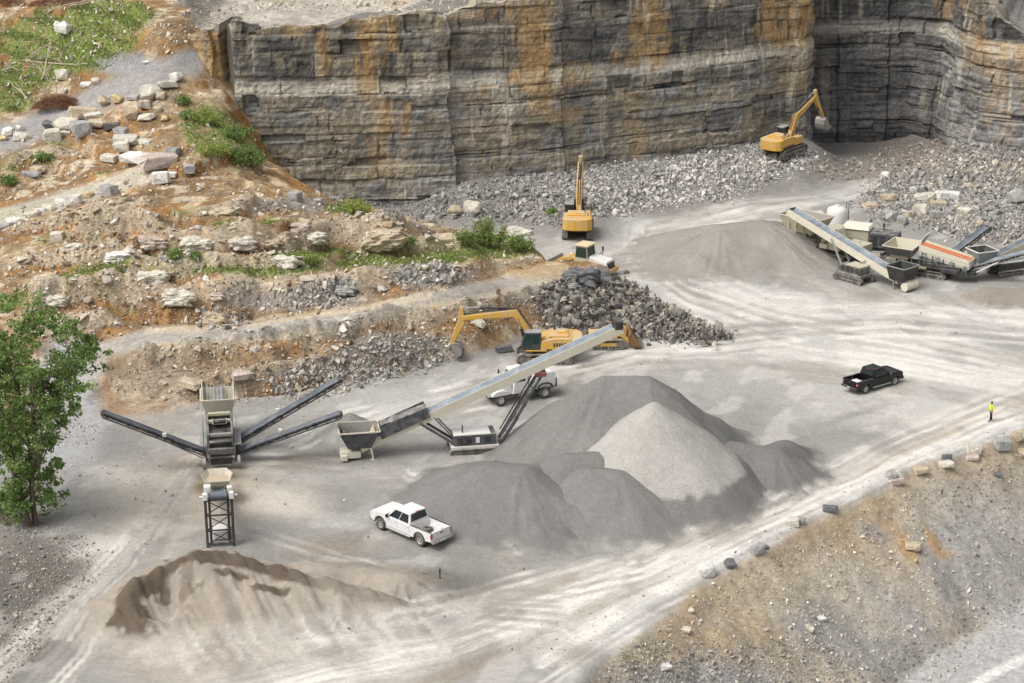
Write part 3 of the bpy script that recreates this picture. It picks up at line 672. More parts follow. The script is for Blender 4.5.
wl(np.exp(-((Zw-14.6)/.75)**2)*(.95+.3*q4), (.46,.425,.36)); wl(np.exp(-((Zw-9.7)/.4)**2)*.7*mainw, (.36,.315,.235)); wl(np.exp(-((Zw-4.2)/.5)**2)*.5*mainw, (.33,.28,.20))
wl(np.exp(-((Zw-12.6)/.35)**2)*.4, (.28,.26,.22))
wl(sstep(-.05, .35, fbm(S/7, Z/4, 377, 3))*.6*mainw*sstep(15, 17, Z), (.085,.085,.09))
# pale lime runs
run = sstep(.25, .55, fbm(S/.9, Z/14, 381, 3))*sstep(-.1, .3, fbm(S/8, Z/6, 382, 2)); wl(run*.8, (.50,.455,.375))
# iron stains running down from the overburden: (photo x, half width, lowest z, highest z, strength)
for i, (cx, hw, z0, z1, s) in enumerate([(322,7,15.5,21.5,.9),(365,10,15,23.5,.7),(382,22,19,24,.9),(363,7,13.5,19,.75),(398,14,8.5,13,.8),(378,12,3,24,.4),(440,5,19,24,.7),(530,18,13.5,27,.9),(545,12,11,26,.7),
   (570,25,13,16,.6),(652,20,16,27,.85),(640,30,14.8,17.0,.75),(632,13,1,12,.45),(560,30,9.3,10.5,.5),(786,28,15.5,30,1.0),(786,24,17,30,1.0),(795,26,9,17,.35),(208,22,11,21.5,1.0),(205,18,12,21.5,1),(285,25,21,23,.6),(330,45,21.2,23,.5),(470,30,22.3,25,.6),(480,12,5,14,.4),(405,4,4,12,.5),(890,14,20,30,.5),
   (1008,40,11.0,15.6,.6),(1008,22,6,11,.4),(975,12,14,21,.5),(1000,16,2,7,.4),(940,12,17,30,.5)]):
    m = np.exp(-((wpx-cx+9*fbm(Z/2.5, S/9, 400+i, 3))/hw)**4)*sstep(z0-1, z0+.8, Z+1.6*q2)*(1-sstep(z1-.5, z1+.8, Z))
    m = sstep(.18, .62, m*(1+.5*fbm(S/.7, Z/1.5, 490+i, 4)))
    m = m*sstep(-.35, .25, fbm(S/.8, Z/5, 430+i, 4)+.1)*sstep(-.55, .0, fbm(S/3, Z/1.2, 460+i, 3)+.15)
    wl(m*s*.82, (.375,.245,.115)); wl(m*s*.55*sstep(-.05, .3, q4), (.46,.35,.205)); wl(m*s*.4*sstep(.05, .3, -q2), (.24,.14,.06))
# far recess and right wall
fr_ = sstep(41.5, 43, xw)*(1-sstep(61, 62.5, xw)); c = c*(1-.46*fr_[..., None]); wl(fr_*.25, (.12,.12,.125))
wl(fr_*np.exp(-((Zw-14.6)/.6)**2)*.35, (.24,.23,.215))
rw = sstep(62, 63, xw); wl(rw*sstep(-.1, .4, q1)*.5, (.25,.22,.17))
lip = sstep(-1.3, -.1, Z-topz[:, None]); wl(lip*sstep(-.2, .3, q1)*.7, (.42,.37,.29))
cut = np.clip(crack*.75, 0, 1); ck = np.maximum((1-sstep(.03, .14, np.minimum(bf, 1-bf)*bw))*vs_, (1-sstep(.02, .11, np.minimum(lf, 1-lf)*(lay_b[li]-lay_b[li-1])))*hs_); c *= (1-.6*ck)[..., None]
jf = jq-ji; je = np.minimum(jf, 1-jf)*7.5; c *= (1-.5*(1-sstep(.04, .22, je))*sstep(-.3, .2, fbm(S/3, Z/5, 399, 3)))[..., None]
c *= (1-.4*cut*sstep(.1, .5, _h(bi, li.astype(np.int64), 391)))[..., None]
c *= (1+.22*(_h((S/.2).astype(np.int64), (Z/.2).astype(np.int64), 395)-.5))[..., None]
idx = np.arange(ns*nz).reshape(ns, nz)
F = np.stack([idx[:-1, :-1], idx[1:, :-1], idx[1:, 1:], idx[:-1, 1:]], -1).reshape(-1, 4)
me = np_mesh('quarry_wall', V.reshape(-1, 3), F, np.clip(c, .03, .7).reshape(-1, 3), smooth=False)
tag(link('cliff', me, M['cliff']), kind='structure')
# ------------------------------------------------------------------ rocks
def ico(sub):
    import bmesh
    bm = bmesh.new(); bmesh.ops.create_icosphere(bm, subdivisions=sub, radius=1)
    V = np.array([v.co[:] for v in bm.verts]); F = np.array([[v.index for v in f.verts] for f in bm.faces]); bm.free()
    return V, F
ICO = {1: ico(1), 2: ico(2), 3: ico(3), 4: ico(5)}
def rock_shape(seed, sub=2, planes=11, rough=.03, flat=.75):
    r = np.random.RandomState(seed); V, F = ICO[sub]
    n = r.normal(size=(planes, 3)); n /= np.linalg.norm(n, axis=1)[:, None]
    d = r.uniform(.55, 1.0, planes); k = V @ n.T
    rad = np.min(np.where(k > .05, d/np.maximum(k, .05), 9), axis=1); rad = np.minimum(rad, 1.15)
    Q = V*rad[:, None]*(1+rough*r.normal(size=(len(V), 1)))
    Q = Q*np.array([r.uniform(.9, 1.25), r.uniform(.75, 1.0), flat*r.uniform(.8, 1.1)])
    return Q, F
def hull_rock(seed, n=9):
    import bmesh
    r = np.random.RandomState(seed); P = r.normal(size=(n, 3)); P /= np.linalg.norm(P, axis=1)[:, None]; P *= r.uniform(.75, 1.1, (n, 1))*np.array([r.uniform(.9, 1.35), r.uniform(.65, 1.0), r.uniform(.5, .85)])
    bm = bmesh.new()
    for p in P: bm.verts.new(p)
    bmesh.ops.convex_hull(bm, input=bm.verts); bmesh.ops.triangulate(bm, faces=bm.faces); bm.verts.index_update()
    V = np.array([v.co[:] for v in bm.verts]); F = np.array([[v.index for v in f.verts] for f in bm.faces]); bm.free(); return V, F
PROTO1 = [hull_rock(s, 8+s % 4) for s in range(24)]
PROTO2 = [hull_rock(50+s, 10+s % 5) for s in range(24)]
def rot_mats(n, r, tilt=3.14):
    a = r.uniform(0, 6.28, n); b = r.uniform(-tilt, tilt, n); c_ = r.uniform(-tilt, tilt, n)
    ca, sa, cb, sb, cc, s2 = np.cos(a), np.sin(a), np.cos(b), np.sin(b), np.cos(c_), np.sin(c_)
    Rz = np.zeros((n,3,3)); Rz[:,0,0]=ca; Rz[:,0,1]=-sa; Rz[:,1,0]=sa; Rz[:,1,1]=ca; Rz[:,2,2]=1
    Ry = np.zeros((n,3,3)); Ry[:,0,0]=cb; Ry[:,0,2]=sb; Ry[:,2,0]=-sb; Ry[:,2,2]=cb; Ry[:,1,1]=1
    Rx = np.zeros((n,3,3)); Rx[:,1,1]=cc; Rx[:,1,2]=-s2; Rx[:,2,1]=s2; Rx[:,2,2]=cc; Rx[:,0,0]=1
    return Rz @ Ry @ Rx
def rubble(name, pos, size, cols, label, cat, protos=PROTO1, seed=0, tilt=3.14, flat=None, sink=.15):
    """one sheet of uncountable broken stone"""
    r = np.random.RandomState(seed); n = len(pos); Rm = rot_mats(n, r, tilt); which = r.randint(0, len(protos), n)
    Vs, Fs, Cs, o = [], [], [], 0
    for k, (PV, PF) in enumerate(protos):
        ii = np.where(which == k)[0]
        if not len(ii): continue
        sv = PV[None]*size[ii][:, None, None]*(np.array([1, 1, flat])[None, None] if flat else 1)
        v = np.einsum('nij,nkj->nki', Rm[ii], sv) + pos[ii][:, None]; v[..., 2] += ((.5-sink)*size[ii]*(flat or 1))[:, None]
        f = PF[None] + (o+np.arange(len(ii))*len(PV))[:, None, None]
        Vs.append(v.reshape(-1, 3)); Fs.append(f.reshape(-1, 3)); Cs.append(np.repeat(cols[ii], len(PV), 0)); o += len(ii)*len(PV)
    me = np_mesh(name, np.concatenate(Vs), np.concatenate(Fs), np.concatenate(Cs))
    o = link(name, me, M['rock']); tag(o, label, cat, kind='stuff'); return o
def pick(pal, n, r, jit=.18):
    pal = np.array(pal); c = pal[r.randint(0, len(pal), n)]; return np.clip(c*(1+jit*r.uniform(-1, 1, (n, 1))), .02, .8)
def px_scatter(n, poly, r):
    p = np.array(poly, float); x0, y0 = p.min(0); x1, y1 = p.max(0); out = []
    while sum(map(len, out)) < n:
        a = r.uniform(x0, x1, n*2); b = r.uniform(y0, y1, n*2); m = in_poly(a, b, poly); out.append(np.c_[a[m], b[m]])
    return np.concatenate(out)[:n] + r.normal(size=(n, 2))*np.array((5, 3))
def psize(n, r, lo, hi, k=2.2): return lo*(1 + (r.pareto(k, n)))*1.0 if False else np.minimum(lo/np.power(r.uniform(.02, 1, n), 1/k), hi)
GREYS = [(.36,.345,.32),(.30,.29,.27),(.42,.395,.36),(.24,.23,.22),(.47,.435,.39),(.19,.185,.18)]
WARM = [(.52,.46,.37),(.58,.53,.45),(.44,.37,.28),(.38,.34,.29),(.62,.58,.51)]
r = np.random.RandomState(21)
# broken rock along the foot of the wall
pp = px_scatter(9500, [(395,210),(440,197),(480,184),(520,173),(600,160),(700,146),(760,138),(815,152),(810,168),(780,176),(745,196),(660,208),(600,217),(560,226),(520,222),(470,218),(430,219),(380,214),(330,200),(330,192),(360,196)], r)
pos = spots(pp[:, 0], pp[:, 1]); sz = psize(len(pp), r, .12, .75, 2.4)
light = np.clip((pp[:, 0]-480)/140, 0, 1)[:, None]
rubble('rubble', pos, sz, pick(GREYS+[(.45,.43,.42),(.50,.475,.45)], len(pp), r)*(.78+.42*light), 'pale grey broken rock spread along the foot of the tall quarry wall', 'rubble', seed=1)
# loose rock on the right under the buttress
pp = px_scatter(10000, [(858,205),(868,186),(890,176),(930,158),(968,143),(1000,140),(1040,146),(1040,246),(1000,243),(965,240),(930,228),(905,222),(880,222)], r)
pos = spots(pp[:, 0], pp[:, 1]); sz = psize(len(pp), r, .11, .7, 2.3)
warm = (fbm(pos[:, 0]/5, pos[:, 1]/5, 12, 3) > .12)[:, None]
rubble('rubble', pos, sz, np.where(warm, pick(WARM+GREYS, len(pp), r), pick(GREYS, len(pp), r))*.92, 'grey and tan broken rock heaped beneath the right hand buttress', 'rubble', seed=2)
pp = px_scatter(1300, [(800,168),(850,160),(900,145),(945,140),(960,150),(900,176),(870,180),(830,178)], r)
pos = spots(pp[:, 0], pp[:, 1]); sz = psize(len(pp), r, .1, .4)
rubble('rubble', pos, sz, pick([(.34,.29,.24),(.28,.25,.22),(.40,.35,.29)], len(pp), r), 'brownish small stones strewn across the mouth of the dark recess', 'rubble', seed=3)
# rubble bank spilling from the end of the bench
poly = [(548,290),(566,286),(600,282),(622,280),(640,294),(668,310),(700,326),(732,342),(700,345),(640,338),(590,336),(565,334),(542,324),(538,305)]
pp = px_scatter(5200, poly, r); pos = spots(pp[:, 0], pp[:, 1])
bx, by = pos[:, 0], pos[:, 1]
lift = .9*(1-sstep(.0, 1.0, np.abs((pp[:, 1]-(300+.36*np.clip(pp[:, 0]-600, 0, 200)))/30)))
pos[:, 2] += lift*r.uniform(.2, 1, len(pp)); sz = psize(len(pp), r, .11, .62, 2.2)
BANKC = [(.23,.215,.195),(.16,.15,.14),(.30,.275,.24),(.115,.11,.105),(.38,.33,.265),(.20,.17,.14),(.14,.13,.125)]
rubble('rubble', pos, sz, pick(BANKC, len(pp), r), 'dark grey blasted rock spilling from the end of the bench', 'rubble', protos=PROTO2, seed=4)
# pale stones and soil clods over the left hillside
pp = px_scatter(9000, [(0,190),(60,205),(160,176),(260,170),(330,195),(420,222),(540,240),(605,262),(600,290),(540,292),(500,330),(450,352),(400,378),(300,400),(210,410),(120,392),(112,350),(0,335)], r)
pos = spots(pp[:, 0], pp[:, 1]); d1, _, _ = seg_dist(pp[:, 0], pp[:, 1], ROAD_LOW); keep = (d1 > 9) & (fbm(pos[:, 0]/5, pos[:, 1]/5, 71, 3) > -.25)
pos, pp = pos[keep], pp[keep]; sz = psize(len(pp), r, .06, .6, 1.9)
shl = ((fbm(pos[:, 0]/6, pos[:, 1]/6, 73, 3) > .1) & (pp[:, 1] > 255))[:, None]
rubble('rubble', pos, sz, np.where(shl, pick(GREYS+WARM, len(pp), r), pick(WARM+[(.33,.24,.15)], len(pp), r)), 'small pale stones scattered over the brown terraces of the left hillside', 'rubble', seed=5)
# shale spill under the lower road and dark shale pockets on the bench
pp = np.concatenate([px_scatter(1500, [(320,360),(360,345),(430,335),(455,345),(450,362),(400,378),(330,392),(270,398),(262,380)], r), px_scatter(900, [(405,268),(450,262),(455,285),(400,288)], r), px_scatter(900, [(285,290),(345,278),(350,302),(290,310)], r),
   px_scatter(300,[(200,316),(240,312),(245,328),(205,328)],r)])
pos = spots(pp[:, 0], pp[:, 1]); sz = psize(len(pp), r, .09, .6, 2.1)
rubble('rubble', pos, sz, pick(GREYS+[(.50,.45,.38)], len(pp), r), 'grey shale rubble lying in pockets of the terraced bank', 'rubble', seed=6)
# upper slope, plateau lip and grass slope stones
pp = np.concatenate([px_scatter(900, [(0,0),(190,0),(190,55),(120,40),(60,95),(0,110)], r), px_scatter(700, [(0,150),(80,130),(190,80),(270,165),(180,190),(60,190),(0,205)], r), px_scatter(900, [(180,2),(560,0),(560,6),(240,14),(200,30)], r)])
pos = spots(pp[:, 0], pp[:, 1]); sz = psize(len(pp), r, .1, .5)
rubble('rubble', pos, sz, pick(WARM, len(pp), r), 'weathered cream stones littering the grassy upper slope and wall top', 'rubble', seed=7)
# embankment stones
pp = np.concatenate([px_scatter(9000, [(575,690),(620,655),(700,600),(800,540),(880,500),(960,462),(1024,445),(1030,620),(960,670),(900,690)], r),
   px_scatter(3500, [(585,690),(640,640),(720,650),(830,640),(880,690)], r)])
pos = spots(pp[:, 0], pp[:, 1]); sz = psize(len(pp), r, .035, .36, 2.0)
blue = ((pp[:, 1] > 640) | (pp[:, 0] > 935))[:, None]
rubble('rubble', pos, sz, np.where(blue & (r.uniform(size=(len(pp), 1)) < .8), pick(GREYS, len(pp), r), pick(WARM+[(.36,.31,.24)], len(pp), r)), 'stones and grit peppering the embankment below the haul road', 'rubble', seed=8)
# crushed stone at the lower left under the tree
pp = np.concatenate([px_scatter(4500, [(0,525),(50,520),(90,540),(95,580),(60,610),(40,650),(0,690)], r), px_scatter(500, [(50,415),(95,425),(90,445),(40,440)], r)])
pos = spots(pp[:, 0], pp[:, 1]); sz = psize(len(pp), r, .03, .28, 2.0)
rubble('rubble', pos, sz, pick(GREYS+WARM, len(pp), r)*.8, 'grey crushed stone covering the ground under the green tree', 'rubble', seed=9)

# ------------------------------------------------------------------ boulders, each its own object
def quarried(seed, shape):
    r = np.random.RandomState(seed)
    if shape == 'round':
        P = r.normal(size=(17, 3)); P /= np.linalg.norm(P, axis=1)[:, None]; P *= r.uniform(.85, 1.05, (17, 1))
    else:
        cn = np.array([(a, b, c_) for a in (-1, 1) for b in (-1, 1) for c_ in (-1, 1)], float)
        P = np.concatenate([cn*r.uniform(.62, 1.0, (8, 3)), np.array([(1.1,0,0),(-1.1,0,.1),(0,1.05,0),(0,-1.05,-.1),(0.1,0,1.02)])*r.uniform(.8, 1.05, (5, 3))+r.normal(size=(5, 3))*.22])
    import bmesh
    bm = bmesh.new()
    for p in P: bm.verts.new(p)
    bmesh.ops.convex_hull(bm, input=bm.verts); bmesh.ops.dissolve_limit(bm, angle_limit=R(9), verts=bm.verts, edges=bm.edges)
    bmesh.ops.bevel(bm, geom=bm.edges[:], offset=.07, segments=1, affect='EDGES', clamp_overlap=True)
    bmesh.ops.triangulate(bm, faces=bm.faces); bmesh.ops.subdivide_edges(bm, edges=bm.edges[:], cuts=1, use_grid_fill=True); bmesh.ops.triangulate(bm, faces=bm.faces); bm.verts.index_update()
    V = np.array([v.co[:] for v in bm.verts]); F = np.array([[v.index for v in f.verts] for f in bm.faces]); bm.free()
    V = V*(1+.025*r.normal(size=(len(V), 1))); return V, F
BPAL = {'cream': (.60,.56,.48), 'white': (.70,.68,.63), 'tan': (.50,.42,.31), 'yellow': (.55,.45,.27), 'grey': (.38,.37,.355), 'warm': (.27,.25,.22), 'dark': (.17,.17,.175), 'pink': (.52,.44,.38), 'rust': (.42,.28,.16)}
bcount = 0
def boulder(px, py, wpx, shape, colour, label, rz=None, group=None, lift=0.0, hk=1.0, cat='boulder'):
    """wpx: width in the photo; shape: 'block' 'slab' 'round'"""
    global bcount
    bcount += 1; r_ = np.random.RandomState(500+bcount)
    p = spot(px, py); d = p[1]*cP-(p[2]-CAM_Z)*sP; w = wpx*d/FPX*(1.0 if shape == 'outcrop' or group == 'boulders of the dark rubble bank' else 1.22)
    if shape == 'outcrop':
        V, F = ICO[4]; V = np.sign(V)*np.abs(V)**.62
        ly = np.floor((V[:, 2]+1)*3.5+.5*fbm(V[:, 0]*1.5, V[:, 1]*1.5+bcount, 5, 2)).astype(np.int64); k_ = .94+.075*_h(ly, ly*0+bcount, 17)
        V = V*np.c_[k_, k_, np.ones(len(V))]*(1+.34*fbm(V[:, 0]*2+bcount*3, V[:, 1]*2+V[:, 2]*2.5, 7, 4))[:, None]
        V[:, 2] += .18*fbm(V[:, 0]*1.3, V[:, 1]*1.3+bcount, 9, 3)
    else: V, F = quarried(900+bcount*7, shape)
    V = V/np.ptp(V, axis=0)[None]
    sc_ = {'block': (1, .8, .68), 'slab': (1, .66, .34), 'round': (1, .85, .8), 'outcrop': (1, .75, .5)}[shape]
    V = V*np.array(sc_)*w; V[:, 2] *= hk
    c = np.array(BPAL[colour]); tone = 1+.14*fbm(V[:, 0]*3/w+bcount, V[:, 1]*3/w+V[:, 2]*4/w, 3, 3)
    me = np_mesh('boulder', V, F, np.clip(c[None]*tone[:, None], .02, .8))
    o = link('boulder', me, M['boulder']); o.location = (float(p[0]), float(p[1]), float(p[2]+(np.ptp(V[:, 2])/2)*(.72 if shape != 'outcrop' else .0)+lift))
    o.rotation_euler = (r_.uniform(-.12, .12), r_.uniform(-.12, .12), r_.uniform(-.5, .5) if rz is None else rz)
    return tag(o, label, cat, group)
UP = 'boulders along the upper road and track'
for a in [
 (176,80,11,'block','white','white upright block at the head of the boulder row beside the grey road'),
 (169,87,17,'slab','cream','cream slab leaning below the white block at the road head'),
 (150,99,18,'round','cream','cream rounded boulder midway along the row edging the grey road'),
 (134,99,11,'slab','grey','flat grey stone lying on the grey road side of the row'),
 (133,117,18,'round','tan','big tan rounded boulder standing out below the grey road'),
 (146,119,16,'slab','cream','cream wedge tucked beside the big tan rounded boulder'),
 (145,108,12,'block','pink','pinkish block just above the cream wedge'),
 (161,98,9,'block','tan','small tan block under the leaning cream slab'),
 (158,112,8,'block','tan','small tan cube alone on the soil below the boulder row'),
 (165,121,8,'round','yellow','small yellow stone beside the green weeds'),
 (106,104,14,'round','tan','tan boulder at the left start of the upper row, before the big slabs'),
 (118,102,11,'round','yellow','yellowish boulder next to the tan boulder of the upper row'),
 (113,128,17,'slab','dark','dark tilted slab among the pale stones of the row'),
 (122,133,15,'slab','grey','grey split slab below the dark tilted slab'),
 (126,143,22,'slab','cream','long cream slab at the bend of the row above the track'),
 (146,144,14,'slab','cream','pointed cream slab right of the bend in the row'),
 (122,151,14,'block','cream','cream cube under the long slab at the bend'),
 (140,150,7,'block','yellow','little yellow stone between the cream cube and the bend'),
 (110,160,17,'slab','cream','low cream slab at the top edge of the green patch'),
 (136,161,26,'slab','white','white oval slab lying on the edge of the green patch'),
 (160,166,34,'slab','pink','longest pinkish slab, between the white oval slab and the track end'),
 (173,156,13,'block','grey','grey brown block alone on the soil above the longest slab'),
 (161,183,17,'block','white','white square block with flat top, below the longest slab'),
 (171,176,13,'slab','white','white flat stone behind the square white block'),
 (189,172,11,'block','grey','grey block with white top at the right end of the longest slab'),
 (109,195,16,'block','grey','large grey block at the edge of the pale track'),
 (54,140,16,'block','cream','cream squared block in front of the long slabs by the grey road'),
 (49,129,12,'round','dark','dark grey boulder lying on the grey road'),
 (64,136,14,'slab','cream','cream chip behind the squared block'),
 (68,128,26,'slab','cream','longest cream slab of the stack beside the grey road'),
 (82,134,18,'block','grey','grey block in front of the slab stack'),
 (84,116,26,'slab','tan','tan long slab on the stack behind the row'),
 (97,126,18,'slab','tan','tan slab right of the grey block in the stack'),
 (93,119,18,'slab','cream','cream slab bridging the stack beside the road'),
 (64,120,16,'slab','grey','thin grey slab nearest the reddish brush heap'),
 (9,135,11,'block','white','white block in the group of stones standing on the grey road'),
 (20,131,8,'round','white','small white round stone behind the group on the grey road'),
 (21,139,17,'slab','cream','cream flat slab of the group on the grey road'),
 (4,140,7,'round','yellow','small yellow stone leftmost of the group on the grey road'),
 (38,171,15,'slab','tan','tan slab tipped up in the weeds above the pale track'),
 (32,177,16,'slab','grey','grey slab leaning on the tipped tan slab'),
 (73,205,15,'block','white','bright white pointed block beside the pale track'),
 (61,203,11,'slab','white','white low stone left of the bright pointed block'),
 (86,197,15,'slab','yellow','yellow slab between the bright block and the grey block'),
 (49,209,13,'slab','cream','cream stone fourth from the bright block along the track edge'),
 (40,212,11,'slab','white','whitish kerb stone on the lower side of the track'),
 (31,216,13,'slab','cream','cream kerb stone lower down the track edge'),
 (14,223,15,'slab','white','white flat stone near the bottom of the track edge'),
 (3,228,12,'slab','grey','grey stone at the very bottom of the track edge'),
 (63,33,15,'block','white','white jagged boulder alone in the green grass'),
 (57,26,6,'round','white','small white stone behind the jagged boulder in the grass'),
 (63,79,14,'block','cream','cream block half hidden under the dead branches'),
 (86,86,12,'slab','white','white slab at the grassy edge of the grey road'),
 (96,84,8,'round','cream','small cream stone next to the white slab by the road'),
 (146,63,6,'slab','white','small white stone lying out on the dark gravel patch'),
]: boulder(*a, group=UP)
EG = 'boulders set along the haul road edge'
for a in [
 (706,575,17,'block','white','white topped boulder lowest on the haul road edge'),
 (729,567,11,'round','dark','dark pyramid boulder second from the bottom of the road edge'),
 (757,553,13,'block','grey','grey pale faced boulder between the dark pyramid and the paired stones'),
 (764,548,8,'slab','dark','dark flat stone touching the grey pale faced boulder'),
 (793,525,11,'block','cream','cream boulder of the pair on the road edge'),
 (800,523,8,'block','grey','grey companion of the cream boulder on the road edge'),
 (830,510,13,'slab','dark','dark flat boulder on the edge where the ochre soil starts'),
 (892,478,11,'block','grey','grey cube resting on a flat stone at the road edge'),
 (896,483,15,'slab','pink','flat pinkish stone under the grey cube'),
 (921,472,14,'slab','tan','low tan stone half buried at the road edge'),
 (945,466,14,'slab','cream','flat cream stone under a dark block'),
 (946,460,9,'block','dark','dark block sitting on the flat cream stone'),
 (974,452,13,'block','cream','cream squared boulder with white top'),
 (973,459,12,'slab','pink','pinkish slab below the cream squared boulder'),
 (1002,448,15,'block','grey','largest grey boulder on the road edge below the worker'),
 (1019,439,13,'block','tan','tan squared boulder past the largest grey one'),
 (997,475,8,'slab','dark','small dark stone lying down the slope by itself'),
 (1022,456,10,'block','tan','tan stone at the frame edge under the tan squared boulder'),
 (913,548,15,'slab','tan','tan slab poking out of the ochre scar'),
 (686,631,10,'slab','cream','cream flat stone low on the embankment'),
 (665,668,11,'slab','white','pale chunk nearest the bottom of the embankment'),
 (691,612,6,'round','cream','small cream cobble below the white topped boulder'),
 (821,620,9,'slab','white','white cobble in the grey stony patch of the embankment'),
 (809,631,8,'round','cream','cream cobble below the white cobble in the stony patch'),
]: boulder(*a, group=EG)
RG = 'big boulders in the right rubble field'
for a in [
 (885,178,9,'block','white','white faced boulder at the top of the right rubble field'),
 (891,221,12,'round','grey','round grey boulder foremost in the right rubble field'),
 (902,222,9,'block','grey','upright grey boulder next to the foremost round one'),
 (910,217,9,'block','tan','tan boulder third along the front of the rubble field'),
 (921,214,14,'block','cream','cream boulder over a dark gap in the rubble field'),
 (934,218,10,'block','grey','grey squared boulder in line with the cream front boulder'),
 (946,215,9,'round','grey','rounded grey boulder ending the front row of the field'),
 (948,199,23,'slab','white','long white slab lying across the right rubble field'),
 (938,206,15,'slab','tan','tan slab below the long white slab'),
 (926,199,18,'slab','cream','cream slab left of the long white slab'),
 (964,212,14,'slab','cream','cream flat rock right of the long white slab'),
 (1018,203,18,'round','grey','big grey boulder at the frame edge under the buttress'),
 (888,200,17,'slab','tan','low tan ledge rock at the left of the right rubble field'),
 (913,192,8,'block','white','white chunk in the middle of the right rubble field'),
 (968,186,9,'slab','tan','tan slab below the buttress base'),
 (870,208,14,'slab','tan','flat tan rock where the rubble field meets the dusty floor'),
]: boulder(*a, group=RG)
BG = 'large outcrop blocks on the terraces'
for a in [
 (153,243,34,'outcrop','pink','rounded pale outcrop block with cracked face on the upper terrace'),
 (197,245,38,'outcrop','cream','wide undercut slab of pale rock right of the cracked block'),
 (243,243,30,'outcrop','cream','pale broken outcrop beside the undercut slab'),
 (272,243,20,'outcrop','tan','tan outcrop corner by the orange soil gully'),
 (150,281,40,'outcrop','cream','long low pale outcrop on the middle terrace at the left'),
 (180,298,36,'outcrop','cream','squared layered outcrop block above the lower road'),
 (218,296,18,'outcrop','pink','small rounded outcrop right of the layered block'),
 (315,238,30,'outcrop','cream','pale ledge stone at the right of the orange gully'),
 (385,240,50,'outcrop','tan','big tilted slab with shadow beneath near the back bushes'),
 (447,245,46,'outcrop','tan','wide diamond slab of tan rock with scrubby top'),
 (520,234,30,'outcrop','cream','cream slab next to the tall green bush'),
 (222,214,30,'outcrop','tan','thin brown slab high on the terrace'),
 (75,248,20,'outcrop','cream','pale flat stone on the far left terrace'),
 (58,240,12,'block','cream','small pale block behind the flat stone on the far left'),
 (118,258,32,'outcrop','white','white thin ledge below the cracked block'),
 (430,222,10,'block','grey','grey block at the back rim of the bench'),
 (455,215,12,'round','tan','tan round rock at the back rim left of the tall bush'),
 (472,212,16,'block','cream','cream rock at the back rim nearest the tall bush'),
 (295,200,12,'block','grey','grey block by the back rim grass'),
 (318,202,10,'slab','grey','flat grey stone by the back rim grass'),
 (190,386,20,'slab','tan','tan slab sticking out of the brown bank behind the screener'),
 (240,378,20,'slab','pink','pinkish slab on the brown bank behind the screener hopper'),
 (503,351,17,'slab','dark','dark long slab on the floor in front of the digging excavator'),
 (582,282,40,'outcrop','dark','dark grey rock face under the lip at the end of the bench',None,None,.35,1.25),
 (603,287,26,'outcrop','dark','dark rock corner where the bench ends above the rubble',None,None,.3,1.3),
 (568,290,22,'outcrop','grey','grey rock shoulder left of the dark face at the bench end',None,None,.2,1.2),
 (478,325,14,'slab','cream','cream slab on the bank above the digging bucket'),
 (58,300,26,'outcrop','cream','pale weathered outcrop low on the left slope above the tree'),
 (215,318,30,'outcrop','tan','tan ledge outcrop just above the lower road'),
 (285,262,30,'outcrop','cream','pale outcrop on the terrace under the orange soil gully'),
 (345,290,26,'outcrop','grey','grey layered outcrop at the shale pocket'),
 (300,228,24,'outcrop','pink','pinkish outcrop above the orange soil gully'),
]: boulder(*a[:6], group=BG, **(dict(lift=a[8], hk=a[9]) if len(a) > 6 else {}))
r = np.random.RandomState(77)
pp = px_scatter(54, [(548,294),(600,294),(625,288),(650,302),(690,322),(728,340),(690,342),(640,335),(560,332),(545,318)], r)
pp = pp[np.argsort(pp[:, 1])]
for k, (a, b) in enumerate(pp):
    boulder(a, b, r.uniform(6, 11.5), 'round' if k % 3 == 0 else 'block', ['warm','dark','warm','warm','warm','warm'][k % 6] , 'grey angular boulder in the dark rubble bank behind the track loader', rz=r.uniform(0, 6), group='boulders of the dark rubble bank', lift=r.uniform(.15, .7))

# loose stones kicked about on the quarry floor
r = np.random.RandomState(91)
pp = np.concatenate([px_scatter(1200, [(100,440),(330,400),(520,370),(660,350),(820,470),(560,600),(300,640),(60,640)], r), px_scatter(900, [(420,215),(640,215),(780,190),(870,210),(1020,300),(1020,380),(800,340),(640,345),(620,260)], r), px_scatter(700, [(500,640),(700,560),(900,455),(1020,415),(1020,430),(900,475),(700,580),(560,670)], r), px_scatter(500, [(60,440),(120,420),(200,430),(180,520),(100,600),(50,560)], r)])
pos = spots(pp[:, 0], pp[:, 1]); sz = psize(len(pp), r, .025, .16, 2.0)
rubble('rubble', pos, sz, pick(GREYS+WARM, len(pp), r), 'small loose stones scattered thinly over the dusty quarry floor', 'rubble', seed=10)

# broken flags of pale rock along the ledges of the hillside
r = np.random.RandomState(95)
li_ = np.argwhere((info['ledge'] > .45) & VIS); li_ = li_[r.randint(0, len(li_), 2300)]
lx, ly_ = xs[li_[:, 1]]+r.normal(size=len(li_))*.25, ys[li_[:, 0]]+r.normal(size=len(li_))*.25
kk = fbm(lx/3, ly_/3, 97, 3) > -.2; lx, ly_ = lx[kk], ly_[kk]
sz = psize(len(lx), r, .12, .85, 2.0); rubble('rubble', np.c_[lx, ly_, height(lx, ly_)], sz, pick(WARM+[(.42,.33,.22),(.40,.30,.19)], len(lx), r)*.9, 'broken pale flagstones weathering out of the hillside ledges', 'rubble', seed=11, tilt=.35, flat=.75, sink=.35)
li_ = np.argwhere((info['foot'] > .3) & VIS); li_ = li_[r.randint(0, len(li_), 3000)]
lx, ly_ = xs[li_[:, 1]]+r.normal(size=len(li_))*.4, ys[li_[:, 0]]+r.normal(size=len(li_))*.4
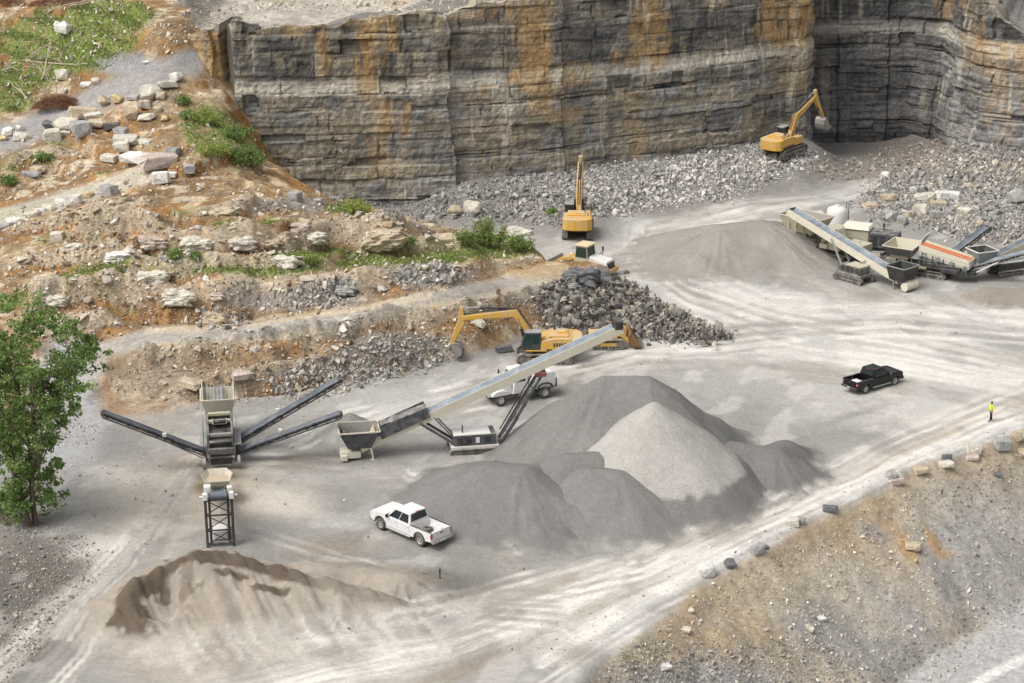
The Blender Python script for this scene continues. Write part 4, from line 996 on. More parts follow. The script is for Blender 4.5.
sz = psize(len(lx), r, .06, .45, 2.0); rubble('rubble', np.c_[lx, ly_, height(lx, ly_)], sz, pick(WARM+[(.33,.22,.12),(.28,.19,.11),(.22,.16,.10)], len(lx), r)*.8, 'soil clods and stones fallen at the foot of the hillside ledges', 'rubble', seed=12)
# ------------------------------------------------------------------ heaps of crushed stone and sand
HEAPS = []
def heap(name, px, py, peak_z, radius, label, cat, colf, ridge=0.0, ang=0.0, seed=0, slope=.72, step=.18, extra=None, rnd=.5, lump=.05, flutes=.2, mat='gravel'):
    """px,py: photo position of the crest; the crest is a ridge 2*ridge long"""
    c = at(px, py, peak_z); c[2] = 0; HEAPS.append((c, radius, ridge, R(ang), mat))
    n = radius*1.25+ridge+2.5
    g = np.arange(-n, n+step, step); X, Y = np.meshgrid(g, g)
    a = R(ang); u = X*math.cos(a)+Y*math.sin(a); v = -X*math.sin(a)+Y*math.cos(a)
    du = np.maximum(np.abs(u)-ridge, 0); d = np.hypot(du, v); th = np.arctan2(v, np.sign(u)*du)
    ds = np.sqrt(d*d+rnd*rnd)-rnd
    k = peak_z/radius
    ds = ds*(1+.10*fbm(X/5+seed, Y/5, seed, 3))
    hgt = peak_z - k*ds + flutes*fbm(th*9, d/9+seed, seed+3, 3)*np.clip(d/2, 0, 1) + lump*fbm(X/.8, Y/.8, seed+5, 3)
    hgt += .35*fbm(X/3.5, Y/3.5, seed+9, 2)*np.clip(d/3, 0, 1)
    if extra is not None: hgt = extra(X, Y, hgt, d, c)
    # talus flattens at the foot
    gz = height((X+c[0]).ravel(), (Y+c[1]).ravel()).reshape(X.shape)
    Zl = np.where(hgt > .5, hgt, .5*np.exp(np.clip((hgt-.5)/.7, -8, 0)) - .08*(hgt < -.3))
    ok = (Zl > .02)
    Zw = gz*np.clip(1-hgt/2, 0, 1)*(hgt < 2)+Zl
    V = np.stack([X, Y, Zw], -1); cc = colf(X+c[0], Y+c[1], Zl, d)
    ed = (1-sstep(.03, .42 if mat == 'gravel' else 1.0, Zl+.28*fbm((X+c[0])/1.1, (Y+c[1])/1.1, 655, 4)))[..., None]; cc = cc*(1-ed)+ground_col(X+c[0], Y+c[1])*ed
    f = ok[:-1, :-1] | ok[1:, :-1] | ok[:-1, 1:] | ok[1:, 1:]
    idx = np.arange(X.size).reshape(X.shape)
    F = np.stack([idx[:-1, :-1], idx[:-1, 1:], idx[1:, 1:], idx[1:, :-1]], -1)[f]
    used = np.zeros(X.size, bool); used[F.ravel()] = True; re = np.cumsum(used)-1
    me = np_mesh(name, V.reshape(-1, 3)[used], re[F], np.clip(cc, .03, .75).reshape(-1, 3)[used], smooth=True)
    o = link(name, me, M[mat]); o.location = [float(q) for q in c]
    return tag(o, label, cat)
def flat_col(c, c2=None, sc=3.0, seed=0):
    def f(X, Y, Z, d):
        n = np.clip(.5+.9*fbm(X/sc, Y/sc, 600+seed, 4), 0, 1)[..., None]
        return np.array(c)*(1-n)+np.array(c2 or c)*n
    return f
DKG, DKG2 = (.165,.161,.153), (.20,.195,.185)
heap('gravel_heap', 626, 376, 7.2, 9.4, 'tallest dark grey gravel heap under the head of the long conveyor', 'gravel heap', flat_col(DKG, DKG2, 3, 1), ridge=1.7, ang=0, seed=3, rnd=.3)
def cone_col(X, Y, Z, d):
    base = flat_col((.33,.315,.29), (.36,.345,.32), 2, 2)(X, Y, Z, d)
    n = .6*fbm(X/1.5, Y/1.5, 611, 3)+.5*fbm(X/5, Y/5, 612, 2)
    m = 1-sstep(.0, .35, Z-1.7-n)
    return base*(1-m[..., None])+np.array(DKG)*1.03*m[..., None]
heap('gravel_heap', 654, 402, 6.9, 9.5, 'pale cone shaped gravel heap with dark foot in front of the tallest heap', 'gravel heap', cone_col, ridge=.1, ang=20, seed=5, rnd=.15, flutes=.06)
heap('gravel_heap', 506, 468, 3.2, 6.2, 'broad low gravel heap nearest the white pickup', 'gravel heap', flat_col(DKG, (.19,.184,.175), 3, 3), ridge=1.2, ang=-15, seed=8, rnd=1.5, flutes=.09)
heap('gravel_heap', 582, 454, 3.4, 5.2, 'middle gravel mound in front of the tallest heap', 'gravel heap', flat_col(DKG, (.185,.18,.17), 3, 4), ridge=1.3, ang=10, seed=11, rnd=1.0, flutes=.09)
heap('gravel_heap', 604, 470, 3.2, 5.3, 'rounded gravel mound foremost among the low dumped heaps', 'gravel heap', flat_col((.175,.17,.162), DKG2, 3, 5), ridge=1.0, ang=-10, seed=14, rnd=1.0, flutes=.09)
heap('gravel_heap', 633, 450, 3.6, 4.6, 'small sharp peaked gravel mound at the left foot of the pale cone', 'gravel heap', flat_col((.145,.14,.133), DKG, 3, 6), ridge=.1, ang=0, seed=16, rnd=.1)
heap('gravel_heap', 570, 500, 1.7, 3.6, 'lowest gravel hump at the front of the dumped heaps', 'gravel heap', flat_col(DKG, DKG2, 3, 7), ridge=1.0, ang=20, seed=17, rnd=.9)
heap('gravel_heap', 754, 446, 2.3, 3.5, 'long low gravel mound trailing off the right of the tallest heap', 'gravel heap', flat_col((.15,.147,.142), DKG, 3, 8), ridge=1.6, ang=-25, seed=19, rnd=.8)
heap('gravel_heap', 782, 443, 1.8, 2.4, 'rightmost small dark gravel mound beside the haul road', 'gravel heap', flat_col((.145,.143,.14), DKG, 3, 9), ridge=.6, ang=60, seed=22, rnd=.6)
heap('gravel_heap', 350, 413, 2.0, 2.9, 'small neat grey cone under the end of the screener side conveyor', 'gravel heap', flat_col((.26,.25,.235), (.30,.29,.27), 3, 10), ridge=0, seed=25, rnd=.15)
BR = flat_col((.285,.262,.232), (.245,.23,.21), 2.5, 11)
heap('gravel_heap', 742, 224, 3.5, 8.4, 'broad brownish grey stone heap left of the crusher', 'gravel heap', BR, ridge=2.6, ang=12, seed=27, rnd=2.0)
heap('gravel_heap', 700, 248, 1.3, 5.0, 'low spread of brownish grit in front of the broad heap by the crusher', 'gravel heap', flat_col((.30,.275,.24), (.27,.25,.225), 4, 12), ridge=3.0, ang=30, seed=29, rnd=2.0)
heap('gravel_heap', 1008, 288, 1.5, 2.4, 'small brown grit mound at the frame edge under the far conveyor', 'gravel heap', flat_col((.26,.225,.185), (.22,.20,.17), 3, 13), ridge=1.8, ang=-10, seed=31, rnd=.5)
# brown sand heap in front, cut away on its left face
RIDGE_PX = [(112,622,.8),(122,600,1.9),(142,577,2.9),(172,557,3.5),(208,548,3.8),(250,556,3.3),(290,570,2.5),(340,583,1.7),(395,598,.9)]
RIDGE = np.array([at(*q) for q in RIDGE_PX])
def sand_extra(X, Y, h, d, c):
    P = RIDGE-np.array([c[0], c[1], 0]); best = np.full(X.shape, -9.0)
    wob = .35*fbm(X/1.6, Y/1.6, 701, 3)
    for a, b in zip(P[:-1], P[1:]):
        dx, dy = b[0]-a[0], b[1]-a[1]; t = np.clip(((X-a[0])*dx+(Y-a[1])*dy)/(dx*dx+dy*dy), 0, 1)
        q = np.hypot(X-a[0]-t*dx, Y-a[1]-t*dy); zr = a[2]+(b[2]-a[2])*t
        best = np.maximum(best, zr - .64*(np.sqrt(q*q+.05)-.2))
    h = best+wob*.5*sstep(.2, 1.5, best)
    sc_ = np.hypot(X+3.3, (Y+2.9)*1.2) + .5*fbm(X/1.2, Y/1.2, 705, 3)
    h = h - .9*(1-sstep(1.0, 2.4, sc_))
    fl = fbm((X*.8+Y*.55)/.5, (Y*.8-X*.5)/6, 707, 4)
    return h + .28*fl*sstep(.1, 1.0, h) - .3*sstep(.0, .5, fbm(X/2.5, Y/2.5, 709, 3))*sstep(1, 2, h)
def sand_col(X, Y, Z, d):
    b = flat_col((.315,.275,.228), (.275,.243,.203), 3, 15)(X, Y, Z, d)
    st = sstep(-.1, .3, fbm((X*.75+Y*.6)/.9, (Y*.75-X*.6)/5, 711, 3))
    b = b*(1-.35*st[..., None]) + np.array((.385,.345,.29))*.35*st[..., None]
    d_, al_, sd_ = seg_dist(X, Y, [tuple(q[:2]) for q in RIDGE])
    s_ = d_*sd_; n = fbm(X/1.1, Y/1.1, 713, 4); tot = al_.max()
    damp = (1-sstep(.42, .62, np.abs(s_+.30)+.5*n))*(1-.6*sstep(.6, .85, al_/tot))*.95       # scarp just under the crest
    for a_, b_, ra, rb in ((-5.2,-3.0,.8,2.2),(-4.6,-4.6,1.2,1.7),(-3.0,-6.0,1.2,.55),(-3.0,-2.2,.45,.9),(1.6,-.9,1.3,.3),(4.0,-1.6,1.1,.3)): damp = np.maximum(damp, (1-sstep(.8, 1.05, np.hypot((X-SANDC[0]-a_)/ra, (Y-SANDC[1]-b_)/rb)+.75*n))*.9)
    damp = np.maximum(damp, sstep(.3, .42, n+.3*fbm(X/3, Y/3, 715, 2))*.5*sstep(.8, 1.6, Z))
    b = b*(1-damp[..., None])+np.array((.10,.078,.056))*damp[..., None]
    pale = 1-sstep(.25, .8, Z)
    return b*(1-.5*pale[..., None])+np.array((.47,.42,.355))*.5*pale[..., None]
SANDC = at(212, 549, 4.0)[:2]
heap('sand_heap', 212, 549, 4.0, 9.4, 'large brown sand heap with dark damp cut face in front of the lattice conveyor', 'sand heap', sand_col, ridge=5.5, ang=-4, seed=33, extra=sand_extra, rnd=.25, flutes=.3, step=.14, mat='sand')
heap('sand_heap', 356, 569, 1.2, 2.4, 'low greyish brown sand mound right of the large sand heap', 'sand heap', flat_col((.34,.30,.25), (.25,.22,.185), 1.5, 17), ridge=3.4, ang=-14, seed=36, rnd=.4, flutes=.3, mat='sand')

# coarse stones rolled to the foot of the heaps
r = np.random.RandomState(61); P_, C_ = [], []
for c, rad, rdg, an, mt in HEAPS:
    if mt == 'sand': continue
    n = int(42*rad); th = r.uniform(0, 6.28, n); rr_ = rad*r.normal(.93, .10, n)
    u = np.cos(th)*rr_+np.sign(np.cos(th))*rdg*r.uniform(0, 1, n); v = np.sin(th)*rr_
    X_, Y_ = c[0]+u*math.cos(an)-v*math.sin(an), c[1]+u*math.sin(an)+v*math.cos(an); P_.append(np.c_[X_, Y_, height(X_, Y_)+.02])
    C_.append(pick([(.24,.235,.225),(.30,.29,.275),(.18,.175,.17)], n, r))
P_ = np.concatenate(P_); rubble('rubble', P_, psize(len(P_), r, .03, .16, 1.9), np.concatenate(C_), 'coarse stones rolled out to the foot of the gravel heaps', 'rubble', seed=13)
# ------------------------------------------------------------------ shared machine pieces (local x = forward, y = left)
def stadium(L, Hh_, n=9):
    """track outline in xz, length L, height Hh_, bottom at z=0"""
    r_ = Hh_/2; pts = []
    for k in range(n+1):
        t = -math.pi/2 + math.pi*k/n; pts.append((L/2-r_+r_*math.cos(t), r_+r_*math.sin(t)))
    for k in range(n+1):
        t = math.pi/2 + math.pi*k/n; pts.append((-L/2+r_+r_*math.cos(t), r_+r_*math.sin(t)))
    return pts
def ring(mb, pts, inner, y0, y1):
    n = len(pts)
    vs = [(x, yy, z) for yy in (y0, y1) for x, z in pts] + [(x, yy, z) for yy in (y0, y1) for x, z in inner]
    fs = []
    for i in range(n):
        j = (i+1) % n
        fs += [(i, j, n+j, n+i), (2*n+i, 3*n+i, 3*n+j, 2*n+j), (i, 2*n+i, 2*n+j, j), (n+i, n+j, 3*n+j, 3*n+i)]
    mb.add(vs, fs)
def crawler(parent, L, h, yc, w, x0=0.0, shoe=.2, frame_mat='trackm', mat='trackm', name='track'):
    """one crawler track: belt of shoes, with frame, sprocket, idler and rollers as sub-parts"""
    pts = stadium(L, h); pts = [(x+x0, z) for x, z in pts]
    ins = [(x+x0, z+.09) for x, z in stadium(L-.18, h-.18)]
    mb = MB(); ring(mb, pts, ins, yc-w/2, yc+w/2)
    # grouser bars round the outline
    P = pts+[pts[0]]
    for (ax, az), (bx, bz) in zip(P[:-1], P[1:]):
        l = math.hypot(bx-ax, bz-az); m = max(1, int(l/shoe))
        for k in range(m):
            t = (k+.5)/m; x, z = ax+(bx-ax)*t, az+(bz-az)*t; nx_, nz_ = (bz-az)/l, -(bx-ax)/l
            mb.beam((x, yc-w/2-.01, z), (x+nx_*.05, yc-w/2-.01, z+nz_*.05), .02) if False else mb.box((x+nx_*.02, yc, z+nz_*.02), (.05, w+.03, .05), ry=math.atan2(-(bz-az), bx-ax))
    tr = mb.build(name, M[mat], parent)
    f = MB(); f.bb(x0-L/2+h*.5, x0+L/2-h*.5, yc-w*.3, yc+w*.3, h*.3, h*.68); f.build('track_frame', M[frame_mat], tr, .02)
    s = MB()
    s.cyl((x0-L/2+h/2, yc-w*.36, h/2), (x0-L/2+h/2, yc+w*.36, h/2), h*.36, 16); s.build('sprocket', M['trackm'], tr)
    s = MB(); s.cyl((x0+L/2-h/2, yc-w*.36, h/2), (x0+L/2-h/2, yc+w*.36, h/2), h*.36, 16); s.build('idler', M['trackm'], tr)
    for k in range(5):
        x = x0-L/2+h*.95+(L-1.9*h)*k/4; s = MB(); s.cyl((x, yc-w*.38, h*.2), (x, yc+w*.38, h*.2), h*.13, 10); s.build('roller', M['trackm'], tr)
    return tr
def ram(parent, p, q, r=.09, split=.55, name='hydraulic_cylinder', mat='black'):
    p = Vector(p); q = Vector(q); m = p.lerp(q, split)
    mb = MB(); mb.cyl(p, m, r, 10); o = mb.build(name, M[mat], parent, smooth=False)
    rd = MB(); rd.cyl(m, q, r*.55, 8); rd.build('rod', M['chrome'], o); return o
def rail(parent, pts, h=1.0, mat='black', name='handrail'):
    mb = MB()
    for a in pts: mb.cyl(a, (a[0], a[1], a[2]+h), .025, 6)
    for a, b in zip(pts[:-1], pts[1:]):
        for k in (1.0, .55): mb.cyl((a[0], a[1], a[2]+h*k), (b[0], b[1], b[2]+h*k), .022, 6)
    return mb.build(name, M[mat], parent)

def wheel(parent, x, yc, r_, w, hub=.58, mat='alloy', name='wheel'):
    s = 1 if yc > 0 else -1
    h = MB(); h.lathe_y([(yc-s*w*.3, r_*hub*.9), (yc+s*w*.40, r_*hub), (yc+s*w*.43, r_*hub*.86), (yc+s*w*.22, r_*hub*.5), (yc+s*w*.34, r_*.2), (yc+s*w*.36, 0.001)], x, r_, 20)
    wh = h.build(name, M[mat], parent, smooth=False)
    t = MB(); t.lathe_y([(yc-w*.42, r_*hub), (yc-w*.5, r_*.80), (yc-w*.46, r_*.95), (yc-w*.3, r_), (yc+w*.3, r_), (yc+w*.46, r_*.95), (yc+w*.5, r_*.80), (yc+w*.42, r_*hub)], x, r_, 28)
    t.build('tyre', M['rubber'], wh, smooth=True)
    n = MB(); n.cyl((x, yc+s*w*.2, r_), (x, yc+s*w*.30, r_), r_*hub*.72, 14)
    for k in range(6):
        a = k*math.pi/3; n.cyl((x+r_*hub*.62*math.cos(a), yc+s*w*.25, r_+r_*hub*.62*math.sin(a)), (x+r_*hub*.62*math.cos(a), yc+s*w*.34, r_+r_*hub*.62*math.sin(a)), r_*.07, 6)
    n.build('hub', M['black'], wh)
    return wh

# ------------------------------------------------------------------ excavators
def excavator(loc, rz, label, pose, house=0.0, s=1.0, tilt=0.0):
    t = empty('excavator', loc, rz, label, 'excavator', 'yellow excavators working the quarry')
    t.scale = (s, s, s); t.rotation_euler = (0, tilt, rz)
    for yy in (-1.32, 1.32): crawler(t, 5.2, 1.08, yy, .62)
    u = MB(); u.bb(-1.2, 1.2, -1.0, 1.0, .5, .95); u.cyl((0, 0, .95), (0, 0, 1.28), .75, 20); u.build('undercarriage', M['trackm'], t, .03)
    # house
    b = MB(); b.prism([(-3.15,1.35),(1.75,1.35),(1.75,1.52),(.45,1.52),(.3,2.35),(-.9,2.62),(-2.6,2.62),(-2.6,1.9),(-3.15,1.9)], -1.5, 1.5)
    b.bb(.45, 1.75, -1.5, -.62, 1.5, 2.25)
    bo = b.build('body', M['yellow'], t, .06, seg=2)
    d = MB(); d.bb(-2.4, -.5, -1.515, -1.45, 1.7, 2.3); d.bb(-2.4, -.75, 1.45, 1.515, 1.7, 2.35); d.build('side_door', M['yellow'], bo, .01)
    v = MB()
    for k in range(6): v.bb(-2.3+.26*k, -2.14+.26*k, 1.5, 1.53, 1.85, 2.2)
    v.build('vent', M['black'], bo)
    g = MB(); g.bb(-2.3, -.4, -1.1, 1.1, 2.6, 2.78); g.bb(-2.1, -1.2, -.8, .3, 2.76, 2.9); g.build('engine_hood', M['yellow'], t, .05, seg=2)
    e = MB(); e.cyl((-1.0, -.7, 2.7), (-1.0, -.7, 3.25), .09, 10); e.build('exhaust', M['black'], t)
    cw = MB(); prof = [(-2.55,-1.6),(-3.1,-1.55),(-3.5,-1.1),(-3.62,-.4),(-3.62,.4),(-3.5,1.1),(-3.1,1.55),(-2.55,1.6)]
    n = len(prof); vs = [(x, y_, 1.3) for x, y_ in prof]+[(x, y_, 2.55) for x, y_ in prof]
    cw.add(vs, [list(range(n)), list(range(n, 2*n))]+[(i, (i+1) % n, (i+1) % n+n, i+n) for i in range(n)]); cw.build('counterweight', M['yellow'], t, .07, seg=2)
    # cab
    c_ = MB(); c_.prism([(.3,1.5),(2.05,1.5),(2.12,2.2),(1.75,3.15),(.3,3.2)], .52, 1.5); cb = c_.build('cab', M['black'], t, .05, seg=2)
    w = MB(); w.quad((.5,1.512,2.1),(1.15,1.512,2.1),(1.15,1.512,3.05),(.5,1.512,3.05)); w.quad((1.22,1.512,1.75),(2.0,1.512,1.75),(2.05,1.512,2.2),(1.24,1.512,2.2)); w.quad((1.22,1.512,2.26),(2.04,1.512,2.26),(1.75,1.512,3.03),(1.22,1.512,3.05))
    w.build('window', M['greenglass'], cb)
    w = MB(); w.quad((2.14,.62,2.2),(2.14,1.42,2.2),(1.79,1.42,3.08),(1.79,.62,3.08)); w.quad((2.06,.62,1.6),(2.06,1.42,1.6),(2.135,1.42,2.14),(2.135,.62,2.14)); w.build('windshield', M['greenglass'], cb)
    w = MB(); w.quad((.285,.65,2.5),(.285,1.4,2.5),(.285,1.4,3.05),(.285,.65,3.05)); w.build('rear_window', M['glass'], cb)
    rf = MB(); rf.bb(.26, 1.82, .5, 1.52, 3.18, 3.25); rf.build('roof', M['greysteel'], cb, .03)
    rail(t, [(-2.2,-1.4,2.6),(-1.3,-1.4,2.6),(-.4,-1.4,2.55)], .75)
    rail(t, [(.5,-1.42,2.2),(1.1,-1.42,2.2),(1.65,-1.42,2.2)], .9)
    mi = MB(); mi.beam((1.7,-1.5,2.2),(1.9,-1.65,2.7),.03); mi.box((1.92,-1.68,2.8),(.06,.22,.32)); mi.build('mirror', M['black'], t)
    # boom, stick, bucket in the plane y = 0
    F_, K_, T_, S0, S1, B = pose
    def slab(pts, hw, name, mat='yellow'):
        mb = MB(); mb.prism(pts, -hw, hw); return mb.build(name, M[mat], t, .04)
    def off(p, q, d):
        l = math.hypot(q[0]-p[0], q[1]-p[1]); return (-(q[1]-p[1])/l*d, (q[0]-p[0])/l*d)
    o1 = off(F_, K_, 1); o2 = off(K_, T_, 1)
    om = ((o1[0]+o2[0])/2, (o1[1]+o2[1])/2)
    ad = lambda p, o, d: (p[0]+o[0]*d, p[1]+o[1]*d)
    slab([ad(F_, o1, -.22), ad(K_, om, -.50), ad(T_, o2, -.2), ad(T_, o2, .2), ad(K_, om, .42), ad(F_, o1, .22)], .30, 'boom')
    os_ = off(S0, S1, 1); e0 = (T_[0]*.85+S1[0]*.15, T_[1]*.85+S1[1]*.15)
    slab([ad(S0, os_, .16), ad(S0, os_, -.16), ad(e0, os_, -.42), ad(S1, os_, -.15), ad(S1, os_, .15), ad(e0, os_, .28)], .22, 'stick')
    mid = lambda a, b, k: (a[0]+(b[0]-a[0])*k, a[1]+(b[1]-a[1])*k)
    kb = ad(mid(K_, T_, .12), o2, .50)
    ram(t, (kb[0], 0, kb[1]), (S0[0], 0, S0[1]), .11, .62)
    for yy in (-.42, .42):
        k2 = ad(mid(F_, K_, .86), o1, -.1); ram(t, (1.75, yy, 1.75), (k2[0], yy, k2[1]), .11, .6)
    sb = ad(mid(S0, S1, .30), os_, .5 if B[2] > 0 else -.5); lk = mid(S0, S1, .93); bt = ad(lk, os_, .38 if B[2] > 0 else -.38)
    ram(t, (sb[0], 0, sb[1]), (bt[0], 0, bt[1]), .09, .6)
    for yy in (-.12, .12):      # hydraulic hoses along the boom
        hs = MB(); a0 = ad(mid(F_, K_, .3), o1, .42); a1 = ad(K_, om, .50); a2 = ad(mid(K_, T_, .5), o2, .40); a3 = ad(T_, o2, .26)
        for u, w_ in ((a0, a1), (a1, a2), (a2, a3)): hs.cyl((u[0], yy, u[1]), (w_[0], yy, w_[1]), .045, 6)
        hs.build('hose', M['black'], t)
    dc = MB()
    for yy in (-1.507, 1.507): dc.bb(-2.5, -.2, yy-.012, yy+.012, 1.42, 1.60)
    dc.bb(-2.5,-.2,-1.49,1.49,1.47,1.55); dc.build('black_stripe', M['black'], bo)
    # bucket: curved shell in xz, B = (angle, size, side)
    ang, sz, sd = B; ca, sa = math.cos(ang), math.sin(ang)
    prof = [(0,.12),(.25,.28),(.55,.2),(.95,-.15),(1.15,-.6),(1.1,-1.05),(.8,-1.4),(.25,-1.5)]
    rp = lambda p: (S1[0]+(p[0]*sd*ca-p[1]*sa)*sz, S1[1]+(p[0]*sd*sa+p[1]*ca)*sz)
    out_ = [rp(p) for p in prof]; inn = [rp((p[0]*.9+.02, p[1]*.92-.02)) for p in prof]
    mb = MB(); mb.prism(out_+inn[::-1], -.75, .75)
    for yy in (-.75, .69): mb.prism(out_+[rp((.05,-.4))], yy, yy+.06)
    bk = mb.build('bucket', M['steel'], t)
    th = MB()
    for k in range(5):
        yy = -.66+.33*k; a = rp((.27,-1.48)); b_ = rp((-.02,-1.5)); th.beam((a[0], yy, a[1]), (b_[0], yy, b_[1]), .12, .09)
    th.build('tooth', M['steel'], bk)
    return t
# digging into the bank, boom reaching left
p = at(544, 360, 0)
excavator((p[0], p[1], height(p[0], p[1])[0]), R(180), 'yellow excavator digging into the brown bank behind the long conveyor, cab towards us',
  ((.9,2.0),(2.7,4.75),(7.7,4.25),(7.75,5.25),(8.75,1.55),(R(-18),.85,-1)))
p = at(578, 234, 0)
excavator((p[0], p[1], height(p[0], p[1])[0]), R(86), 'yellow excavator seen from behind, boom raised towards the pale rubble at the wall foot',
  ((.9,2.0),(2.4,4.9),(6.4,6.4),(6.3,7.2),(8.2,3.0),(R(10),.9,-1)), s=1.08)
p = spot(785, 155)
excavator((p[0], p[1], p[2]+.15), R(46), 'yellow excavator perched on the rubble in the wall corner with bucket lifted high',
  ((.9,2.0),(2.2,4.4),(6.3,6.1),(6.3,6.9),(8.1,2.9),(R(35),1.05,-1)), s=1.05, tilt=R(-4))

# ------------------------------------------------------------------ pickups
def pickup(loc, rz, paintm, label, cat='pickup truck', trim='chrome', scale=1.0):
    t = empty('pickup_truck', loc, rz, label, cat)
    def arch(cx, cz, r_, a0, a1, n=10): return [(cx+r_*math.cos(R(a0+(a1-a0)*k/n)), cz+r_*math.sin(R(a0+(a1-a0)*k/n))) for k in range(n+1)]
    FX, RX, WR = 1.98, -1.98, .42
    front = [(-1.02,.48),(-1.02,1.20),(1.30,1.24),(1.46,1.31),(2.2,1.30),(2.80,1.24),(2.98,1.12),(3.02,.62)] + [(FX+.55,.50)] + arch(FX, .44, .54, 8, 172) + [(FX-.56,.48)]
    b = MB(); b.prism(front, -1.0, 1.0)
    bo = b.build('body', M[paintm], t, .07, seg=3)
    side = [(-3.12,.62),(-3.12,1.24),(-1.015,1.24),(-1.015,.48),(RX+.56,.48)] + arch(RX, .44, .54, 8, 172) + [(RX-.56,.56)]
    bed = MB()
    for y0, y1 in ((.86,1.0),(-1.0,-.86)): bed.prism(side, y0, y1)
    bed.bb(-3.08, -1.03, -.87, .87, .66, .74); bed.bb(-1.10, -1.03, -.87, .87, .7, 1.24)
    be = bed.build('cargo_bed', M[paintm], t, .025, seg=2)
    for sy in (-1, 1):
        wb = MB(); wb.bb(RX-.5, RX+.5, sy*.60, sy*.87, .72, .98); wb.build('wheel_housing', M[paintm], be, .05)
        rl = MB(); rl.bb(-3.1, -1.05, sy*.85, sy*1.005, 1.238, 1.262); rl.build('bed_rail', M['black'], be, .008)
    ln = MB(); ln.bb(-3.0, -1.12, -.58, .58, .738, .752); ln.build('bed_liner', M['black' if paintm == 'blackpaint' else 'dullwhite'], be)
    tg = MB(); tg.bb(-3.17, -3.10, -.88, .88, .68, 1.26); tgo = tg.build('tailgate', M[paintm], t, .02, seg=2)
    h = MB(); h.bb(-3.185, -3.165, -.14, .14, 1.05, 1.13); h.build('handle', M['black'], tgo)
    # cabin
    k = MB(); k.hexa([(-1.0,-.94,1.21),(1.42,-.94,1.21),(1.42,.94,1.21),(-1.0,.94,1.21)], [(-.84,-.76,1.92),(.55,-.76,1.95),(.55,.76,1.95),(-.84,.76,1.92)])
    ca = k.build('cabin', M[paintm], t, .06, seg=3)
    def pane(name, q, mat='glass'):
        mb = MB(); mb.quad(*q); return mb.build(name, M[mat], ca)
    def lerp(a, b, u): return tuple(a[i]+(b[i]-a[i])*u for i in range(3))
    def face(bl, br, tr, tl, u0, u1, v0, v1, n, o=.012):
        f = lambda u, v: Vector(lerp(lerp(bl, br, u), lerp(tl, tr, u), v))
        q = [f(u0, v0), f(u1, v0), f(u1, v1), f(u0, v1)]; n = Vector(n)*o
        return [tuple(a+n) for a in q]
    A, B_, D_, E_ = (-1.0,.94,1.21),(1.42,.94,1.21),(.55,.76,1.95),(-.84,.76,1.92)
    for sy in (1, -1):
        m = lambda p: (p[0], p[1]*sy, p[2])
        for u0, u1, nm in ((.07,.47,'rear_side_window'),(.50,.92,'front_side_window')):
            pane(nm, face(m(A), m(B_), m(D_), m(E_), u0, u1, .10, .86, (0, sy*.96, .28)))
        mi = MB(); mi.box((1.14, sy*1.13, 1.34), (.14,.22,.24)); mi.beam((1.17, sy*.95, 1.26),(1.15, sy*1.1, 1.3),.05); mi.build('mirror', M['black'], t, .02)
        for x0 in (-.9, .30):
            hd = MB(); hd.bb(x0, x0+.17, sy*1.0, sy*1.025, 1.02, 1.06); hd.build('door_handle', M[trim if paintm == 'white' else 'black'], t, .006)
        gp = MB()
        for x0 in (-.98, .24, 1.36): gp.bb(x0, x0+.016, sy*1.0, sy*1.004, .60, 1.19)
        gp.bb(-.98, 1.36, sy*1.0, sy*1.004, .56, .575); gp.build('door_seam', M['black'], bo)
        sb = MB(); sb.cyl((-1.1, sy*1.02, .42), (1.35, sy*1.02, .42), .06, 10); sb.build('side_step', M['chrome'], t)
        tl = MB(); tl.bb(-3.185, -3.06, sy*.84, sy*1.012, .84, 1.17); tlo = tl.build('taillight', M['red'], t, .02)
        lp = MB(); lp.bb(-3.192, -3.18, sy*.87, sy*.97, .97, 1.03); lp.build('reversing_lamp', M['lamp'], tlo)
        hl = MB(); hl.bb(2.90, 3.035, sy*.66, sy*1.0, .92, 1.10); hl.build('headlight', M['lamp'], t, .02)
        for cx in (FX, RX):
            ar = MB(); o1 = arch(cx, .44, .60, 2, 178, 14); i1 = arch(cx, .44, .53, 2, 178, 14)
            ar.prism(o1+i1[::-1], sy*1.0, sy*1.035); ar.build('wheel_arch', M['black'], t)
        for cx in (FX, RX): wheel(t, cx, sy*.86, WR, .29)
    ws = face((1.42,-.94,1.21),(1.42,.94,1.21),(.55,.76,1.95),(.55,-.76,1.95), .05,.95,.08,.92,(.66,0,.75)); pane('windshield', ws)
    rw_ = face((-1.0,.94,1.21),(-1.0,-.94,1.21),(-.84,-.76,1.92),(-.84,.76,1.92), .07,.93,.22,.90,(-.97,0,.25)); pane('rear_window', rw_)
    br = MB(); br.bb(-.88,-.82,-.22,.22,1.895,1.925); br.build('brake_light', M['red'], ca)
    wp = MB(); wp.bb(1.36,1.47,-.85,.85,1.285,1.305); wp.build('cowl', M['black'], bo)
    rb = MB(); rb.bb(-3.36,-3.10,-.98,.98,.52,.70); rb.bb(-3.40,-3.3,-.35,.35,.54,.60); rbo = rb.build('rear_bumper', M['chrome' if paintm == 'white' else 'black'], t, .03, seg=2)
    pl = MB(); pl.bb(-3.375,-3.36,-.16,.16,.58,.69); pl.build('number_plate', M['lamp'], rbo)
    fb = MB(); fb.bb(2.95,3.16,-.99,.99,.45,.72); fb.build('front_bumper', M['chrome' if paintm == 'white' else 'black'], t, .04, seg=2)
    gr = MB(); gr.bb(2.97,3.04,-.64,.64,.76,1.12); gr.build('grille', M['black'], t, .02)
